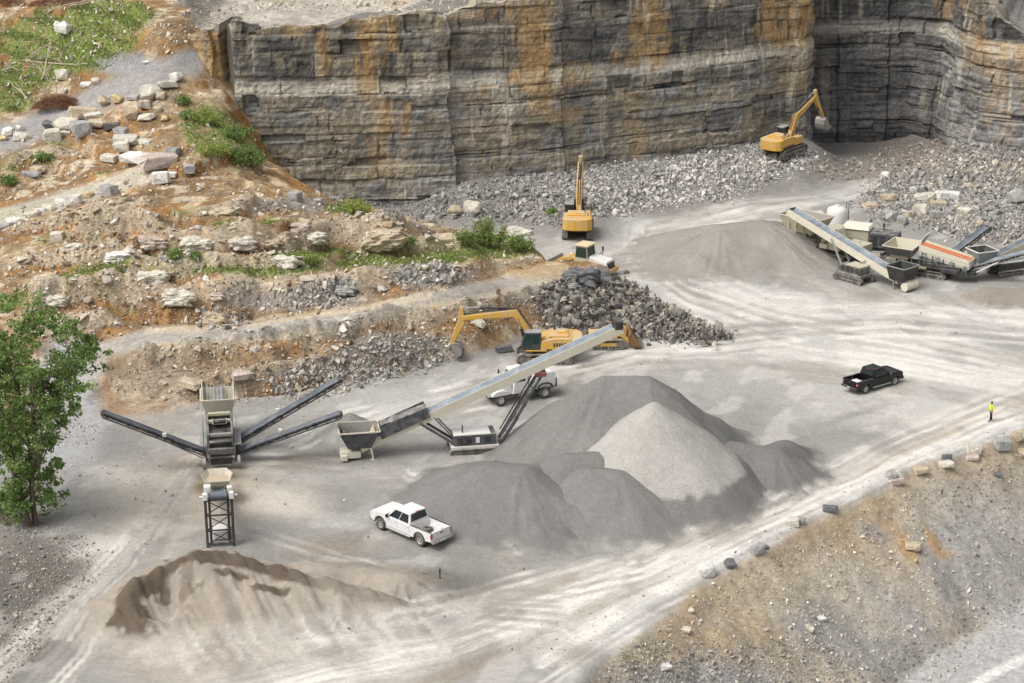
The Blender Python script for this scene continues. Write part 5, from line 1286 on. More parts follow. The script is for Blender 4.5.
    ch = MB(); ch.bb(-3.0,2.8,-.55,.55,.34,.56); ch.bb(FX-.08,FX+.08,-.75,.75,.36,.48); ch.bb(RX-.08,RX+.08,-.75,.75,.36,.48); ch.build('chassis', M['black'], t)
    an = MB(); an.box((.0,0,1.96),(.16,.05,.07)); an.build('roof_antenna', M[paintm], ca, .01)
    t.scale = (scale, scale, scale*1.07)
    return t
p = at(410, 535, 0); p[2] = height(p[0], p[1])[0]
HW = math.atan2(.68, -.73)
pickup(p, HW, 'white', 'white crew cab pickup parked beside the low gravel heap', scale=1.05)
c_, s_ = math.cos(HW), math.sin(HW)
tw = empty('spare_tyre', (p[0]-1.85*c_-.05*-s_, p[1]-1.85*s_-.05*c_, p[2]+.85), HW, 'black spare tyre lying flat in the bed of the white pickup', 'tyre')
mb = MB()
for k in range(24):
    pass
prof = [(.20,.0),(.34,.0),(.39,.06),(.39,.17),(.34,.23),(.20,.23)]
n = 26
vs = [(r_*math.cos(2*math.pi*k/n), r_*math.sin(2*math.pi*k/n), z_) for k in range(n) for r_, z_ in prof]
mb.add(vs, [(k*6+j, k*6+(j+1) % 6, ((k+1) % n)*6+(j+1) % 6, ((k+1) % n)*6+j) for k in range(n) for j in range(6)])
mb.build('rubber_ring', M['rubber'], tw, smooth=False)
mb = MB(); mb.cyl((0,0,.05),(0,0,.12),.2,16); mb.build('rim', M['steel'], tw)
p = at(873, 386, 0); p[2] = height(p[0], p[1])[0]; HB = math.atan2(.57, .82)
pickup(p, HB, 'blackpaint', 'glossy black pickup standing alone on the bright quarry floor', scale=.94)
c_, s_ = math.cos(HB), math.sin(HB); lx, ly = -2.6, -.42
bx = empty('storage_box', (p[0]+lx*c_-ly*s_, p[1]+lx*s_+ly*c_, p[2]+.755), HB, 'pale pink box sitting in the back corner of the black pickup bed', 'box')
mb = MB(); mb.hexa([(-.25,-.3,0),(.25,-.3,0),(.25,.3,0),(-.25,.3,0)],[(-.28,-.33,.48),(.28,-.33,.48),(.28,.33,.48),(-.28,.33,.48)]); mb.build('tub', paint('pale_pink_plastic', (.62,.45,.46), .5, 0, .1), bx, .02)
mb = MB(); mb.bb(-.30,.30,-.35,.35,.48,.54); mb.build('lid', M['white'], bx, .02)

# ------------------------------------------------------------------ white long nosed truck under the conveyor
p = at(517, 398, 0); p[2] = height(p[0], p[1])[0]
t = empty('utility_truck', p, math.atan2(-.46, -.886), 'white long nosed utility truck with green tinted cab behind the conveyor', 'truck')
ch = MB(); ch.bb(-3.2,3.0,-.5,.5,.55,.85); ch.build('chassis', M['black'], t, .02)
h = MB(); h.hexa([(.95,-.95,.85),(3.25,-.8,.85),(3.25,.8,.85),(.95,.95,.85)],[(.95,-.85,1.95),(3.15,-.68,1.62),(3.15,.68,1.62),(.95,.85,1.95)]); hd = h.build('hood', M['white'], t, .08, seg=2)
g = MB(); g.bb(3.22,3.29,-.6,.6,.95,1.5); g.build('grille', M['black'], hd)
for sy in (-1, 1):
    f = MB(); f.prism([(1.35,.95),(1.5,1.3),(1.9,1.45),(2.5,1.45),(2.95,1.25),(3.05,.95)], sy*.85, sy*1.18); f.build('fender', M['white'], t, .05)
    l = MB(); l.bb(3.2,3.28,sy*.62,sy*.82,1.0,1.2); l.build('headlight', M['lamp'], t, .02)
    m_ = MB(); m_.beam((1.0,sy*1.0,2.2),(1.15,sy*1.35,2.25),.03); m_.box((1.15,sy*1.38,2.3),(.08,.16,.4)); m_.build('mirror', M['black'], t)
    tk = MB(); tk.cyl((-.75,sy*.95,.75),(.35,sy*.95,.75),.28,16); tk.build('fuel_tank', M['steel'], t)
    wheel(t, 2.15, sy*1.0, .52, .34, .55, 'dullwhite'); wheel(t, -2.2, sy*.98, .56, .55, .5, 'dullwhite')
    rf = MB(); rf.prism([(-3.0,.95),(-2.9,1.3),(-2.5,1.5),(-1.9,1.5),(-1.5,1.3),(-1.4,.95),(-1.5,.95),(-1.6,1.22),(-1.95,1.4),(-2.45,1.4),(-2.8,1.22),(-2.9,.95)], sy*.75, sy*1.28); rf.build('mudguard', M['black'], t)
cb = MB(); cb.hexa([(-.65,-1.05,.85),(1.0,-1.05,.85),(1.0,1.05,.85),(-.65,1.05,.85)],[(-.6,-.95,2.75),(.6,-.95,2.75),(.6,.95,2.75),(-.6,.95,2.75)]); co = cb.build('cab', M['white'], t, .09, seg=2)
w = MB(); w.quad((.915,-.9,1.98),(.915,.9,1.98),(.645,.86,2.62),(.645,-.86,2.62)); w.build('windshield', M['greenglass'], co)
for sy in (-1, 1):
    w = MB(); w.quad((-.3,sy*1.013,1.95),(.72,sy*1.013,1.95),(.52,sy*.975,2.55),(-.3,sy*.975,2.55)); w.build('side_window', M['greenglass'], co)
w = MB(); w.bb(-.66,.62,-1.0,1.0,2.74,2.84); w.build('roof', M['white'], co, .05, seg=2)
bd = MB(); bd.prism([(-3.35,.95),(-3.4,2.1),(-3.1,2.45),(-1.6,2.5),(-.95,2.3),(-.72,1.6),(-.72,.95)], -1.1, 1.1); bo = bd.build('tank_body', M['white'], t, .16, seg=3)
mh = MB(); mh.cyl((-2.0,0,2.45),(-2.0,0,2.6),.3,16); mh.build('hatch', M['black'], bo)
pu = MB(); pu.bb(-3.75,-3.3,-.6,.6,.7,1.35); pu.cyl((-3.7,.4,1.3),(-3.7,-.4,1.3),.16,10); pu.build('rear_pump', M['black'], t, .03)

# ------------------------------------------------------------------ crawler loader with its bucket up against the rubble
p = at(607, 346, 0); p[2] = height(p[0], p[1])[0]
t = empty('track_loader', p, R(4), 'yellow track loader with rusty toothed bucket facing the dark rubble bank', 'track loader')
for yy in (-1.0, 1.0): crawler(t, 3.2, .95, yy, .5, frame_mat='yellow')
b = MB(); b.prism([(-1.75,.75),(.9,.75),(1.0,1.25),(.5,1.5),(-1.75,1.45)], -.8, .8); b.build('body', M['yellow'], t, .05)
c_ = MB(); c_.hexa([(-.7,-.6,1.4),(.5,-.6,1.4),(.5,.6,1.4),(-.7,.6,1.4)],[(-.6,-.55,2.0),(.3,-.55,2.0),(.3,.55,2.0),(-.6,.55,2.0)]); co = c_.build('cab', M['black'], t, .04)
w = MB(); w.quad((.50,-.5,1.5),(.50,.5,1.5),(.34,.48,1.93),(.34,-.48,1.93)); w.build('windshield', M['glass'], co)
for sy in (-1, 1):
    a = MB(); a.prism([(.3,1.5),(.6,1.75),(1.5,1.45),(2.2,.75),(2.1,.45),(1.9,.5),(1.2,1.15),(.4,1.25)], sy*.72-.09, sy*.72+.09); a.build('lift_arm', M['yellow'], t, .03)
    ram(t, (.5, sy*.45, 1.0), (1.9, sy*.45, .8), .08)
ti = MB(); ti.prism([(.9,1.6),(1.35,2.05),(1.75,1.9),(1.85,1.2),(1.6,1.1)], -.3, .3); ti.build('tilt_link', M['yellow'], t, .03)
rust = paint('rusty_bucket_steel', (.20,.105,.04), .6, .3, .4, (.36,.29,.2))
bk = MB(); po = [(2.15,1.75),(1.95,1.2),(2.0,.55),(2.3,.22),(3.25,.15)]; pi_ = [(3.22,.21),(2.36,.3),(2.08,.6),(2.03,1.2),(2.22,1.72)]
bk.prism(po+pi_, -1.3, 1.3)
for yy in (-1.3, 1.24): bk.prism([(2.15,1.75),(1.95,1.2),(2.0,.55),(2.3,.22),(3.25,.15),(2.75,1.0)], yy, yy+.06)
bo = bk.build('bucket', rust, t)
for k in range(7):
    yy = -1.2+.4*k; th = MB(); th.beam((3.1,yy,.2),(3.5,yy,.16),.14,.09); th.build('tooth', M['steel'], bo)

# ------------------------------------------------------------------ wheel loader behind the end of the bench, its tail towards us
p = at(585, 274, 0)
t = empty('wheel_loader', (p[0], p[1], height(p[0], p[1])[0]), math.atan2(.52, -.85), 'yellow wheel loader with cream roof half hidden behind the bench end', 'wheel loader')
h = MB(); h.hexa([(-3.2,-1.0,1.0),(-.8,-1.05,1.0),(-.8,1.05,1.0),(-3.2,1.0,1.0)],[(-3.1,-.85,2.0),(-.8,-.95,2.3),(-.8,.95,2.3),(-3.1,.85,2.0)]); ho = h.build('engine_hood', M['dullwhite'], t, .08, seg=2)  # white hood: the sky's reflection is put into its paint colour
g = MB(); g.bb(-3.26,-3.16,-.7,.7,1.15,1.8); g.build('grille', M['black'], ho)
cw = MB(); cw.bb(-3.5,-2.6,-1.25,1.25,.7,1.15); cw.build('counterweight', M['yellow'], t, .06)
c_ = MB(); c_.hexa([(-.8,-.95,1.5),(.9,-.95,1.5),(.9,.95,1.5),(-.8,.95,1.5)],[(-.65,-.85,3.35),(.7,-.85,3.35),(.7,.85,3.35),(-.65,.85,3.35)]); co = c_.build('cab', M['olive'], t, .05)
w = MB(); w.quad((-.80,-.82,2.3),(-.80,.82,2.3),(-.675,.78,3.2),(-.675,-.78,3.2)); w.build('rear_window', M['greenglass'], co)
w = MB(); w.quad((.90,-.82,1.8),(.90,.82,1.8),(.73,.78,3.2),(.73,-.78,3.2)); w.build('windshield', M['greenglass'], co)
for sy in (-1, 1):
    w = MB(); w.quad((-.65,sy*.945,2.1),(.72,sy*.945,2.1),(.62,sy*.885,3.2),(-.58,sy*.885,3.2)); w.build('side_window', M['greenglass'], co)
    m_ = MB(); m_.beam((-1.2,sy*1.0,2.2),(-1.3,sy*1.6,2.3),.05); m_.beam((-1.3,sy*1.6,1.6),(-1.3,sy*1.6,2.9),.05); m_.box((-1.3,sy*1.6,2.7),(.1,.25,.45)); m_.build('mirror', M['black'], t)
    f = MB(); f.bb(-2.7,-1.0,sy*1.0,sy*1.4,1.62,1.72); f.build('fender', M['yellow'], t, .03)
    for x in (-1.8, 1.9): wheel(t, x, sy*1.15, .8, .6, .5, 'yellow')
    a = MB(); a.prism([(1.2,1.7),(1.5,2.0),(2.8,1.6),(3.9,.8),(3.7,.5),(2.6,1.2),(1.4,1.5)], sy*.6-.1, sy*.6+.1); a.build('lift_arm', M['yellow'], t, .03)
rf = MB(); rf.bb(-.8,.85,-1.0,1.0,3.34,3.48); rf.build('roof', paint('cream_roof', (.66,.52,.32), .5, 0, .4), co, .05)
fr = MB(); fr.bb(.9,2.6,-.5,.5,.8,1.7); fr.build('front_frame', M['yellow'], t, .05)
bk = MB(); bk.prism([(3.7,1.5),(3.5,.9),(3.6,.4),(3.9,.2),(4.7,.15),(4.68,.22),(3.95,.3),(3.7,.5),(3.6,.9),(3.78,1.45)], -1.45, 1.45)
for yy in (-1.45, 1.39): bk.prism([(3.7,1.5),(3.5,.9),(3.6,.4),(3.9,.2),(4.7,.15),(4.2,1.0)], yy, yy+.06)
bk.build('bucket', M['steel'], t)
ch = MB(); ch.bb(-3.0,.9,-.5,.5,.7,1.1); ch.build('chassis', M['black'], t)

# ------------------------------------------------------------------ conveyors
def conveyor_part(parent, p, q, w, rail_h=.45, rail_mat='cream', belt_mat='belt', truss=False, name='conveyor_frame', trough=.10, idlers=True):
    """an inclined belt between local points p (tail) and q (head) with side frames, belt, rollers"""
    p = Vector(p); q = Vector(q); d = (q-p); L = d.length; d.normalize(); side = Vector((0,0,1)).cross(d).normalized(); up = d.cross(side)
    at_ = lambda s, a, b: p+d*s+side*a+up*b
    mb = MB()
    if truss:
        for a in (-w/2, w/2):
            mb.beam(at_(0,a,0), at_(L,a,0), .09, .14); mb.beam(at_(0,a,-rail_h), at_(L,a,-rail_h), .09, .12)
            n = max(2, int(L/1.15))
            for k in range(n+1):
                s0 = L*k/n; mb.beam(at_(s0,a,0), at_(s0,a,-rail_h), .06)
                if k < n: mb.beam(at_(s0,a,-rail_h if k % 2 else 0), at_(s0+L/n,a,0 if k % 2 else -rail_h), .05)
        for k in range(5): mb.beam(at_(L*k/4,-w/2,-rail_h), at_(L*k/4,w/2,-rail_h), .06)
    else:
        for a in (-w/2, w/2): mb.beam(at_(0,a,-rail_h/2+.08), at_(L,a,-rail_h/2+.08), .07, rail_h)
        for k in range(9): mb.beam(at_(L*k/8,-w/2,-rail_h+.1), at_(L*k/8,w/2,-rail_h+.1), .08)
    fr = mb.build(name, M[rail_mat], parent)
    b = MB(); hw = w/2-.07; prof = [(-hw, .06),(-hw*.45,-trough+.02),(hw*.45,-trough+.02),(hw,.06)]
    vs = [tuple(at_(s0, a, c)) for s0 in (-.05, L+.05) for a, c in prof] + [tuple(at_(s0, a, c-.03)) for s0 in (-.05, L+.05) for a, c in prof]
    b.add(vs, [(0,1,5,4),(1,2,6,5),(2,3,7,6),(8,12,13,9),(9,13,14,10),(10,14,15,11),(0,4,12,8),(3,11,15,7),(0,8,9,1),(1,9,10,2),(2,10,11,3),(4,5,13,12),(5,6,14,13),(6,7,15,14)])
    b.add([tuple(at_(s0, a, -rail_h*.75)) for s0 in (0, L) for a in (-hw*.9, hw*.9)], [(0,1,3,2)])
    bl = b.build('belt', M[belt_mat], fr)
    dr = MB(); dr.cyl(at_(L,-hw,-.14), at_(L,hw,-.14), .17, 14); dr.build('head_drum', M['black'], fr)
    dr = MB(); dr.cyl(at_(0,-hw,-.14), at_(0,hw,-.14), .17, 14); dr.build('tail_drum', M['black'], fr)
    if idlers:
        r_ = MB(); n = int(L/1.2)
        for k in range(1, n): r_.cyl(at_(L*k/n,-hw*.9,-trough-.08), at_(L*k/n,hw*.9,-trough-.08), .06, 8)
        r_.build('idler_roller', M['steel'], fr)
    return fr, at_, L
def hopper_part(parent, c, L, w, h, mat='navy', lip='cream', inner='steel', name='hopper', rz=0, spread=1.6, fill=None):
    """open topped tapering box on local point c (bottom centre)"""
    x, y_, z_ = c; mb = MB(); l0, w0 = L/2/spread, w/2/spread*1.1
    bo = [(x-l0,y_-w0,z_),(x+l0,y_-w0,z_),(x+l0,y_+w0,z_),(x-l0,y_+w0,z_)]; to = [(x-L/2,y_-w/2,z_+h),(x+L/2,y_-w/2,z_+h),(x+L/2,y_+w/2,z_+h),(x-L/2,y_+w/2,z_+h)]
    mb.add(bo+to, [(0,1,5,4),(1,2,6,5),(2,3,7,6),(3,0,4,7),(3,2,1,0)]); ho = mb.build(name, M[mat], parent)
    k = .05; ib = [(a+(k if a < x else -k), b+(k if b < y_ else -k), c_+.05) for a, b, c_ in bo]; it = [(a+(k if a < x else -k), b+(k if b < y_ else -k), c_) for a, b, c_ in to]
    mi = MB(); mi.add(ib+it, [(4,5,1,0),(5,6,2,1),(6,7,3,2),(7,4,0,3),(0,1,2,3)]); mi.build('hopper_lining', M[inner], ho)
    l = MB()
    for a, b in zip(to, to[1:]+to[:1]): l.beam(a, b, .10, .10)
    l.build('hopper_rim', M[lip], ho)
    if fill:
        f = MB(); zz = z_+h*fill; kx = l0+(L/2-l0)*fill-.06; ky = w0+(w/2-w0)*fill-.06
        f.add([(x-kx,y_-ky,zz),(x+kx,y_-ky,zz),(x+kx,y_+ky,zz),(x-kx,y_+ky,zz),(x,y_,zz+.35)], [(0,1,4),(1,2,4),(2,3,4),(3,0,4)])
        f.build('crushed_stone', earth_mat('hopper_fill', [(4,.8,1.2)], [(6,.5)], attr=False, base=(.40,.33,.25)), ho)
    return ho

# long tracked stacking conveyor in the middle
hd = R(10); p = at(347, 458, 0); p[2] = height(p[0], p[1])[0]
t = empty('stacking_conveyor', p, hd, 'long cream tracked stacking conveyor rising over the tallest gravel heap', 'conveyor')
fr, at_, L = conveyor_part(t, (1.0,0,1.35), (22.7,0,10.35), 1.2, .72, 'cream', 'lightbelt', trough=.16)
ch = MB()     # navy skirt over the loading end
for a in (-.75, .75): ch.beam(at_(1.9,a,.22), at_(6.2,a,.22), .07, .95)
ch.beam(at_(2.2,0,.78), at_(6.2,0,.52), 1.2, .05); ch.build('feed_skirt', M['navy'], t)
hp = MB()
hopper_part(t, (1.0,0,1.15), 3.3, 2.5, 1.55, 'navy', 'cream', 'steel', fill=None, spread=1.75)
ls = MB(); ls.quad((-.3,-1.0,2.55),(-.3,1.0,2.55),(.35,.7,1.5),(.35,-.7,1.5)); ls.quad((2.3,1.0,2.55),(2.3,-1.0,2.55),(1.7,-.7,1.5),(1.7,.7,1.5)); ls.build('wear_plate', paint('worn_tan_plate', (.50,.40,.26), .6, .1, .3), t)
tb = MB(); tb.bb(-.5,1.1,-.62,.62,.25,.85); tb.bb(-.55,.0,-.85,.85,.15,.6); tb.build('tail_box', M['cream'], t, .03)
for yy in (-.7, .7):
    f = MB(); f.beam((1.9,yy,1.3),(2.1,yy,.05),.14); f.box((2.1,yy,.05),(.5,.35,.1)); f.build('support_leg', M['cream'], t)
CX = 10.5
for yy in (-1.05, 1.05): crawler(t, 4.2, .62, yy, .45, x0=CX)
c_ = MB(); c_.bb(CX-2.0,CX+2.0,-1.0,1.0,.58,.82); c_.build('chassis', M['dullwhite'], t, .03)
c_ = MB(); c_.bb(CX-1.75,CX+1.75,-.95,.95,.85,1.75); en = c_.build('engine_box', M['navy'], t, .03)
c_ = MB(); c_.bb(CX-1.8,CX+1.3,-1.0,1.0,1.75,1.86); c_.build('engine_lid', M['dullwhite'], en, .02)
for x0, w_, m_ in ((-1.5,.5,'black'),(-.8,.5,'black'),(.05,.32,'white'),(.75,.45,'black')):
    c_ = MB(); c_.bb(CX+x0,CX+x0+w_,-.975,-.95,1.05,1.55); c_.build('access_panel', M[m_], en)
for yy in (-.62, .62):
    f = MB(); f.beam((CX-1.7,yy,.95),(6.0,yy,2.95),.16,.2); f.beam((CX-1.6,yy,1.3),(7.2,yy,3.35),.1); f.build('tow_beam', M['navy'], t)
    f = MB(); f.beam((CX+2.2,yy,.75),(CX+5.6,yy,6.5),.16,.2); f.beam((CX+2.3,yy,1.5),(CX+5.0,yy,6.1),.09); f.build('lift_strut', M['navy'], t)
    ram(t, (CX+2.5,yy*.9,1.1), (CX+4.6,yy*.9,4.4), .09, .55)
f = MB()
for k in range(4): z0 = 1.6+1.15*k; x0 = CX+2.2+(z0-.75)*3.4/5.2; f.beam((x0,-.62,z0),(x0,.62,z0),.1)
f.build('strut_brace', M['navy'], t)
f = MB(); f.bb(CX+5.1,CX+6.0,-.66,.66,6.35,6.75); f.build('strut_saddle', M['redpaint'], t, .03)
f = MB(); f.cyl((CX-1.0,-.5,1.85),(CX-1.0,-.5,2.5),.06,8); f.build('exhaust', M['black'], t)
f = MB(); f.box(at_(L-.15,0,.12),(.7,1.35,.75)); f.build('head_guard', M['black'], t, .05)

# tracked screener with three side conveyors
p = at(222, 466, 0); p[2] = height(p[0], p[1])[0]
t = empty('tracked_screener', p, math.atan2(-p[1], -p[0]), 'tracked screener with three dark side conveyors and a cream feed hopper', 'screener')   # forward = towards the camera
for yy in (-1.15, 1.15): crawler(t, 3.6, .75, yy, .42, x0=-3.0)
f = MB()
for yy in (-1.0, 1.0): f.bb(-8.0,1.0,yy-.1,yy+.1,.8,1.1)
for x0 in (-7.5,-5,-2.5,.6): f.bb(x0-.1,x0+.1,-1.0,1.0,.82,1.08)
f.build('chassis', M['darksteel'], t)
hop = hopper_part(t, (-6.6,0,2.6), 3.0, 2.9, 1.25, 'cream', 'cream', 'cream', spread=1.5)
gr = MB()
for k in range(9): gr.beam((-8.0,-1.2+.3*k,4.15),(-5.2,-1.2+.3*k,3.75),.04,.06)
gr.quad((-8.0,-.45,4.0),(-8.0,.45,4.0),(-5.2,.45,3.6),(-5.2,-.45,3.6)); gr.build('feed_grid', M['greysteel'], hop)
for yy in (-1.3, 1.3):
    g = MB(); g.prism([(-8.1,3.3),(-5.1,3.3),(-5.1,3.9),(-8.1,4.35)], yy-.04, yy+.04); g.build('hopper_wing', M['cream'], hop)
    lg = MB(); lg.beam((-7.6,yy*.8,1.0),(-7.6,yy*.8,2.7),.16); lg.beam((-5.4,yy*.8,1.0),(-5.6,yy*.8,2.7),.16); lg.beam((-7.6,yy*.8,1.9),(-5.45,yy*.8,1.9),.12); lg.build('hopper_leg', M['greysteel'], t)
conveyor_part(t, (-5.3,0,2.2), (-1.6,0,3.45), 1.1, .4, 'cream', 'belt')
sb = MB()
for yy in (-.95, .95): sb.prism([(-3.4,2.6),(.2,1.9),(.2,2.9),(-3.4,3.6)], yy-.06, yy+.06)
sb.bb(-3.4,-3.3,-.95,.95,2.7,3.4); so = sb.build('screen_box', M['darksteel'], t)
for k, (x0, z0, m_) in enumerate([(-3.0,3.45,'olive'),(-2.1,3.15,'olive'),(-.2,2.72,'steel')]):
    d = MB(); d.beam((x0,-.9,z0),(x0,.9,z0),.35,.25); d.build('cross_tube', M[m_], so, .03)
dk = MB(); dk.quad((-3.2,-.88,3.1),(-3.2,.88,3.1),(.1,.88,2.35),(.1,-.88,2.35)); dk.build('screen_mesh', M['black'], so)
rail(t, [(-3.2,-1.35,2.0),(-1.6,-1.35,2.0),(.1,-1.35,2.0)], 1.2, 'darksteel'); rail(t, [(-3.2,1.35,2.0),(-1.6,1.35,2.0),(.1,1.35,2.0)], 1.2, 'darksteel')
for yy in (-1.38, 1.38):
    g = MB(); g.bb(-3.3,.2,yy-.28,yy+.28,1.92,2.0); g.build('walkway', M['greysteel'], t)
    for x0 in (-3.1, 0): 
        lg = MB(); lg.beam((x0,yy*.8,1.0),(x0,yy*.8,2.0),.12); lg.build('frame_post', M['greysteel'], t)
    wh = MB(); wh.lathe_y([(yy-.1,.38),(yy-.12,.5),(yy+.12,.5),(yy+.1,.38)], .55, .62, 20); wh.build('belt_guard', M['steel'], t)
ap = MB(); ap.bb(.2,.5,-1.0,1.0,1.3,1.75); ap.build('front_apron', M['darksteel'], t, .02)
bxn = MB(); bxn.bb(.1,.8,-.85,.85,.55,1.1); bxn.build('discharge_chute', M['black'], t)
eb = MB(); eb.bb(-5.0,-3.5,-1.05,1.05,1.1,1.9); eb.build('engine_box', M['cream'], t, .04)
for a, b in (((-.6,-1.3,1.3),(.3,-9.0,5.5)), ((-.9,1.3,1.0),(-.1,9.7,4.0)), ((-2.8,1.3,1.2),(-4.6,10.0,5.3))):
    fr, at2, L2 = conveyor_part(t, a, b, .78, .34, 'navy', 'belt', truss=True, name='side_conveyor', trough=.09)
    st = MB()
    st.beam(at2(L2*.45,-.3,-.35), (a[0], a[1]*1.05, .75), .07); st.beam(at2(L2*.45,.3,-.35), (a[0]+.5, a[1]*1.05, .75), .07); st.build('conveyor_stay', M['navy'], fr)
    mt = MB(); mt.box(at2(L2*.42,.5,.15),(.3,.3,.25)); mt.build('belt_motor', M['dullwhite'], fr)

# conveyor seen end on, on lattice legs above the sand heap
p = at(221, 545, 0); p[2] = height(p[0], p[1])[0]
t = empty('lattice_conveyor', p, math.atan2(-p[1], -p[0]), 'dark lattice legged conveyor seen end on with cream hexagonal feed hopper', 'conveyor')
conveyor_part(t, (-7.6,0,1.3), (.2,0,4.15), .95, .45, 'navy', 'belt')
for yy in (-.95, .95):
    lg = MB(); lg.beam((.2,yy,.0),(.0,yy,3.9),.2); lg.beam((-.5,yy*.72,.1),(-.4,yy*.72,3.7),.14); lg.build('leg', M['black'], t)
xb = MB()
for z0, z1 in ((.25,1.3),(1.4,2.5),(2.6,3.7)):
    xb.beam((.15,-.9,z0),(.1,.9,z1),.06); xb.beam((.15,.9,z0),(.1,-.9,z1),.06); xb.beam((.13,-.95,z1),(.13,.95,z1),.1)
xb.beam((.15,-.95,.2),(.15,.95,.2),.12)
for yy in (-.62,.62): xb.beam((.1,yy,.2),(.05,yy,3.7),.08)
xb.build('cross_bracing', M['black'], t)
dr = MB(); dr.cyl((.3,-.62,4.1),(.3,.62,4.1),.30,18); dro = dr.build('head_drum', M['belt'], t)
for yy in (-.95, .95):
    b = MB(); b.box((.3,yy,4.1),(.42,.34,.5)); b.cyl((.3,yy,4.1),(.3,yy*1.45,4.1),.08,8); b.build('drum_bearing', M['white'], dro, .03)
b = MB(); b.box((-.35,-.75,4.45),(.6,.5,.5)); b.box((-.35,.85,4.35),(.4,.4,.35)); b.build('drive_motor', M['dullwhite'], t, .04)
# six sided hopper
hx = [(-9.0,-.75),(-9.0,.75),(-7.9,1.22),(-6.35,.95),(-6.35,-.95),(-7.9,-1.22)]
hxb = [((x+7.7)*.5-7.7, y_*.5) for x, y_ in hx]
hm = MB(); hm.add([(x, y_, 1.3) for x, y_ in hxb]+[(x, y_, 2.35) for x, y_ in hx], [(i, (i+1) % 6, (i+1) % 6+6, i+6) for i in range(6)]+[list(range(6))]); ho = hm.build('hopper', M['cream'], t)
sm = ho.modifiers.new('plate', 'SOLIDIFY'); sm.thickness = .06
fl = MB(); fl.add([((x+7.7)*.86-7.7, y_*.86, 1.95) for x, y_ in hx]+[(-7.6,0,2.2)], [(i, (i+1) % 6, 6) for i in range(6)]); fl.build('sandy_fill', earth_mat('sand_fill', [(4,.85,1.15)], [(6,.4)], attr=False, base=(.52,.43,.32)), ho)
hl = MB()
for y0 in (-.7, .7):
    for x0 in (-8.5, -6.8): hl.beam((x0, y0, 0), (x0+.1, y0*.9, 1.6), .12)
hl.build('hopper_stand', M['black'], t)
bx = MB(); bx.bb(-2.2,-.9,-.5,.5,.05,.75); bx.build('engine_box', M['white'], t, .04)

# crusher group on the right
def place(px, py, z=0):
    q = at(px, py, z); q[2] = height(q[0], q[1])[0]; return q
CH = math.atan2(-13.5, 11.5)     # the stacker leans back up from its tail near us
p = place(905, 289)
t = empty('stacking_conveyor', p, math.atan2(13.2, -11.6), 'cream sided stacking conveyor with blue grey belt carrying stone down from the crusher', 'conveyor')
fr, at_, L = conveyor_part(t, (.4,0,1.3), (16.0,0,5.7), 1.35, .8, 'cream', 'lightbelt', trough=.16)
hopper_part(t, (0.5,0,1.05), 2.4, 2.6, 1.5, 'black', 'greysteel', 'black', spread=1.4)
tb = MB(); tb.cyl((-.6,-1.0,.55),(-.6,1.0,.55),.45,18); tb.build('tail_guard', M['cream'], t)
lg = MB(); lg.beam((.9,-.9,1.2),(.8,-.9,0),.14); lg.beam((.9,.9,1.2),(.8,.9,0),.14); lg.build('support_leg', M['greysteel'], t)
for yy in (-1.0+1.6, 1.0+1.6): crawler(t, 3.8, .7, yy, .42, x0=5.6)
c_ = MB(); c_.bb(3.9,7.3,.7,2.6,.65,1.0); c_.build('chassis', M['trackm'], t, .03)
c_ = MB(); c_.bb(4.1,7.0,.8,2.5,1.0,1.75); en = c_.build('engine_box', M['darksteel'], t, .04)
c_ = MB(); c_.bb(4.2,6.2,.75,2.55,1.75,1.9); c_.build('engine_lid', M['olive'], en, .03)
c_ = MB(); c_.cyl((6.6,1.2,1.75),(6.6,1.2,2.3),.09,8); c_.build('exhaust', M['black'], en)
rail(t, [(4.2,2.6,1.0),(5.6,2.6,1.0),(7.0,2.6,1.0)], .9, 'black')
c_ = MB()
for k in range(4): c_.bb(4.3+.65*k,4.75+.65*k,2.5,2.52,1.15,1.75)
c_.build('vent', M['black'], en)
for yy in (-.7+.4, .7+.4):
    f = MB(); f.beam((7.0,yy+.6,1.0),(9.6,yy-.3,3.7),.15); f.beam((6.0,yy+.6,1.0),(4.8,yy-.3,2.3),.12); f.build('lift_strut', M['greysteel'], t)
p = place(828, 258)
t = empty('jaw_crusher', p, math.atan2(-13.5, 14.0), 'dusty cream tracked jaw crusher with raised open hopper behind the stacking conveyor', 'crusher')
for yy in (-1.3, 1.3): crawler(t, 4.6, .95, yy, .5, x0=.6)
c_ = MB(); c_.bb(-4.4,5.2,-.9,.9,1.0,1.45); c_.build('chassis', M['black'], t, .03)
hopper_part(t, (-3.2,0,2.6), 5.2, 3.4, 1.75, 'olive', 'cream', 'steel', spread=1.5, fill=.6)
for x0 in (-4.6,-3.6,-2.4):
    for yy in (-1.0, 1.0): f = MB(); f.beam((x0,yy,1.4),(x0-.1,yy*1.15,3.2),.2); f.build('hopper_leg', M['olive'], t)
rail(t, [(-4.2,-1.55,1.6),(-2.6,-1.55,1.6),(-.9,-1.55,1.6)], 1.0, 'black')
c_ = MB(); c_.bb(-4.4,-.4,-1.75,-1.2,1.4,1.6); c_.build('walkway', M['navy'], t)
j = MB(); j.prism([(-.4,1.4),(1.6,1.4),(1.8,2.3),(1.3,3.6),(.2,3.9),(-.4,3.3)], -1.0, 1.0); j.cyl((.6,-1.3,3.0),(.6,-1.0,3.0),.75,20); j.cyl((.6,1.0,3.0),(.6,1.3,3.0),.75,20); j.build('jaw_box', M['olive'], t, .06)
c_ = MB(); c_.bb(1.0,2.4,-1.6,-.6,1.5,2.3); c_.bb(-.2,.9,-1.7,-.9,1.5,2.0); c_.build('hydraulic_box', M['olive'], t, .05)
c_ = MB(); c_.bb(2.6,5.0,-1.1,1.1,1.5,2.5); c_.build('power_pack', M['olive'], t, .06)
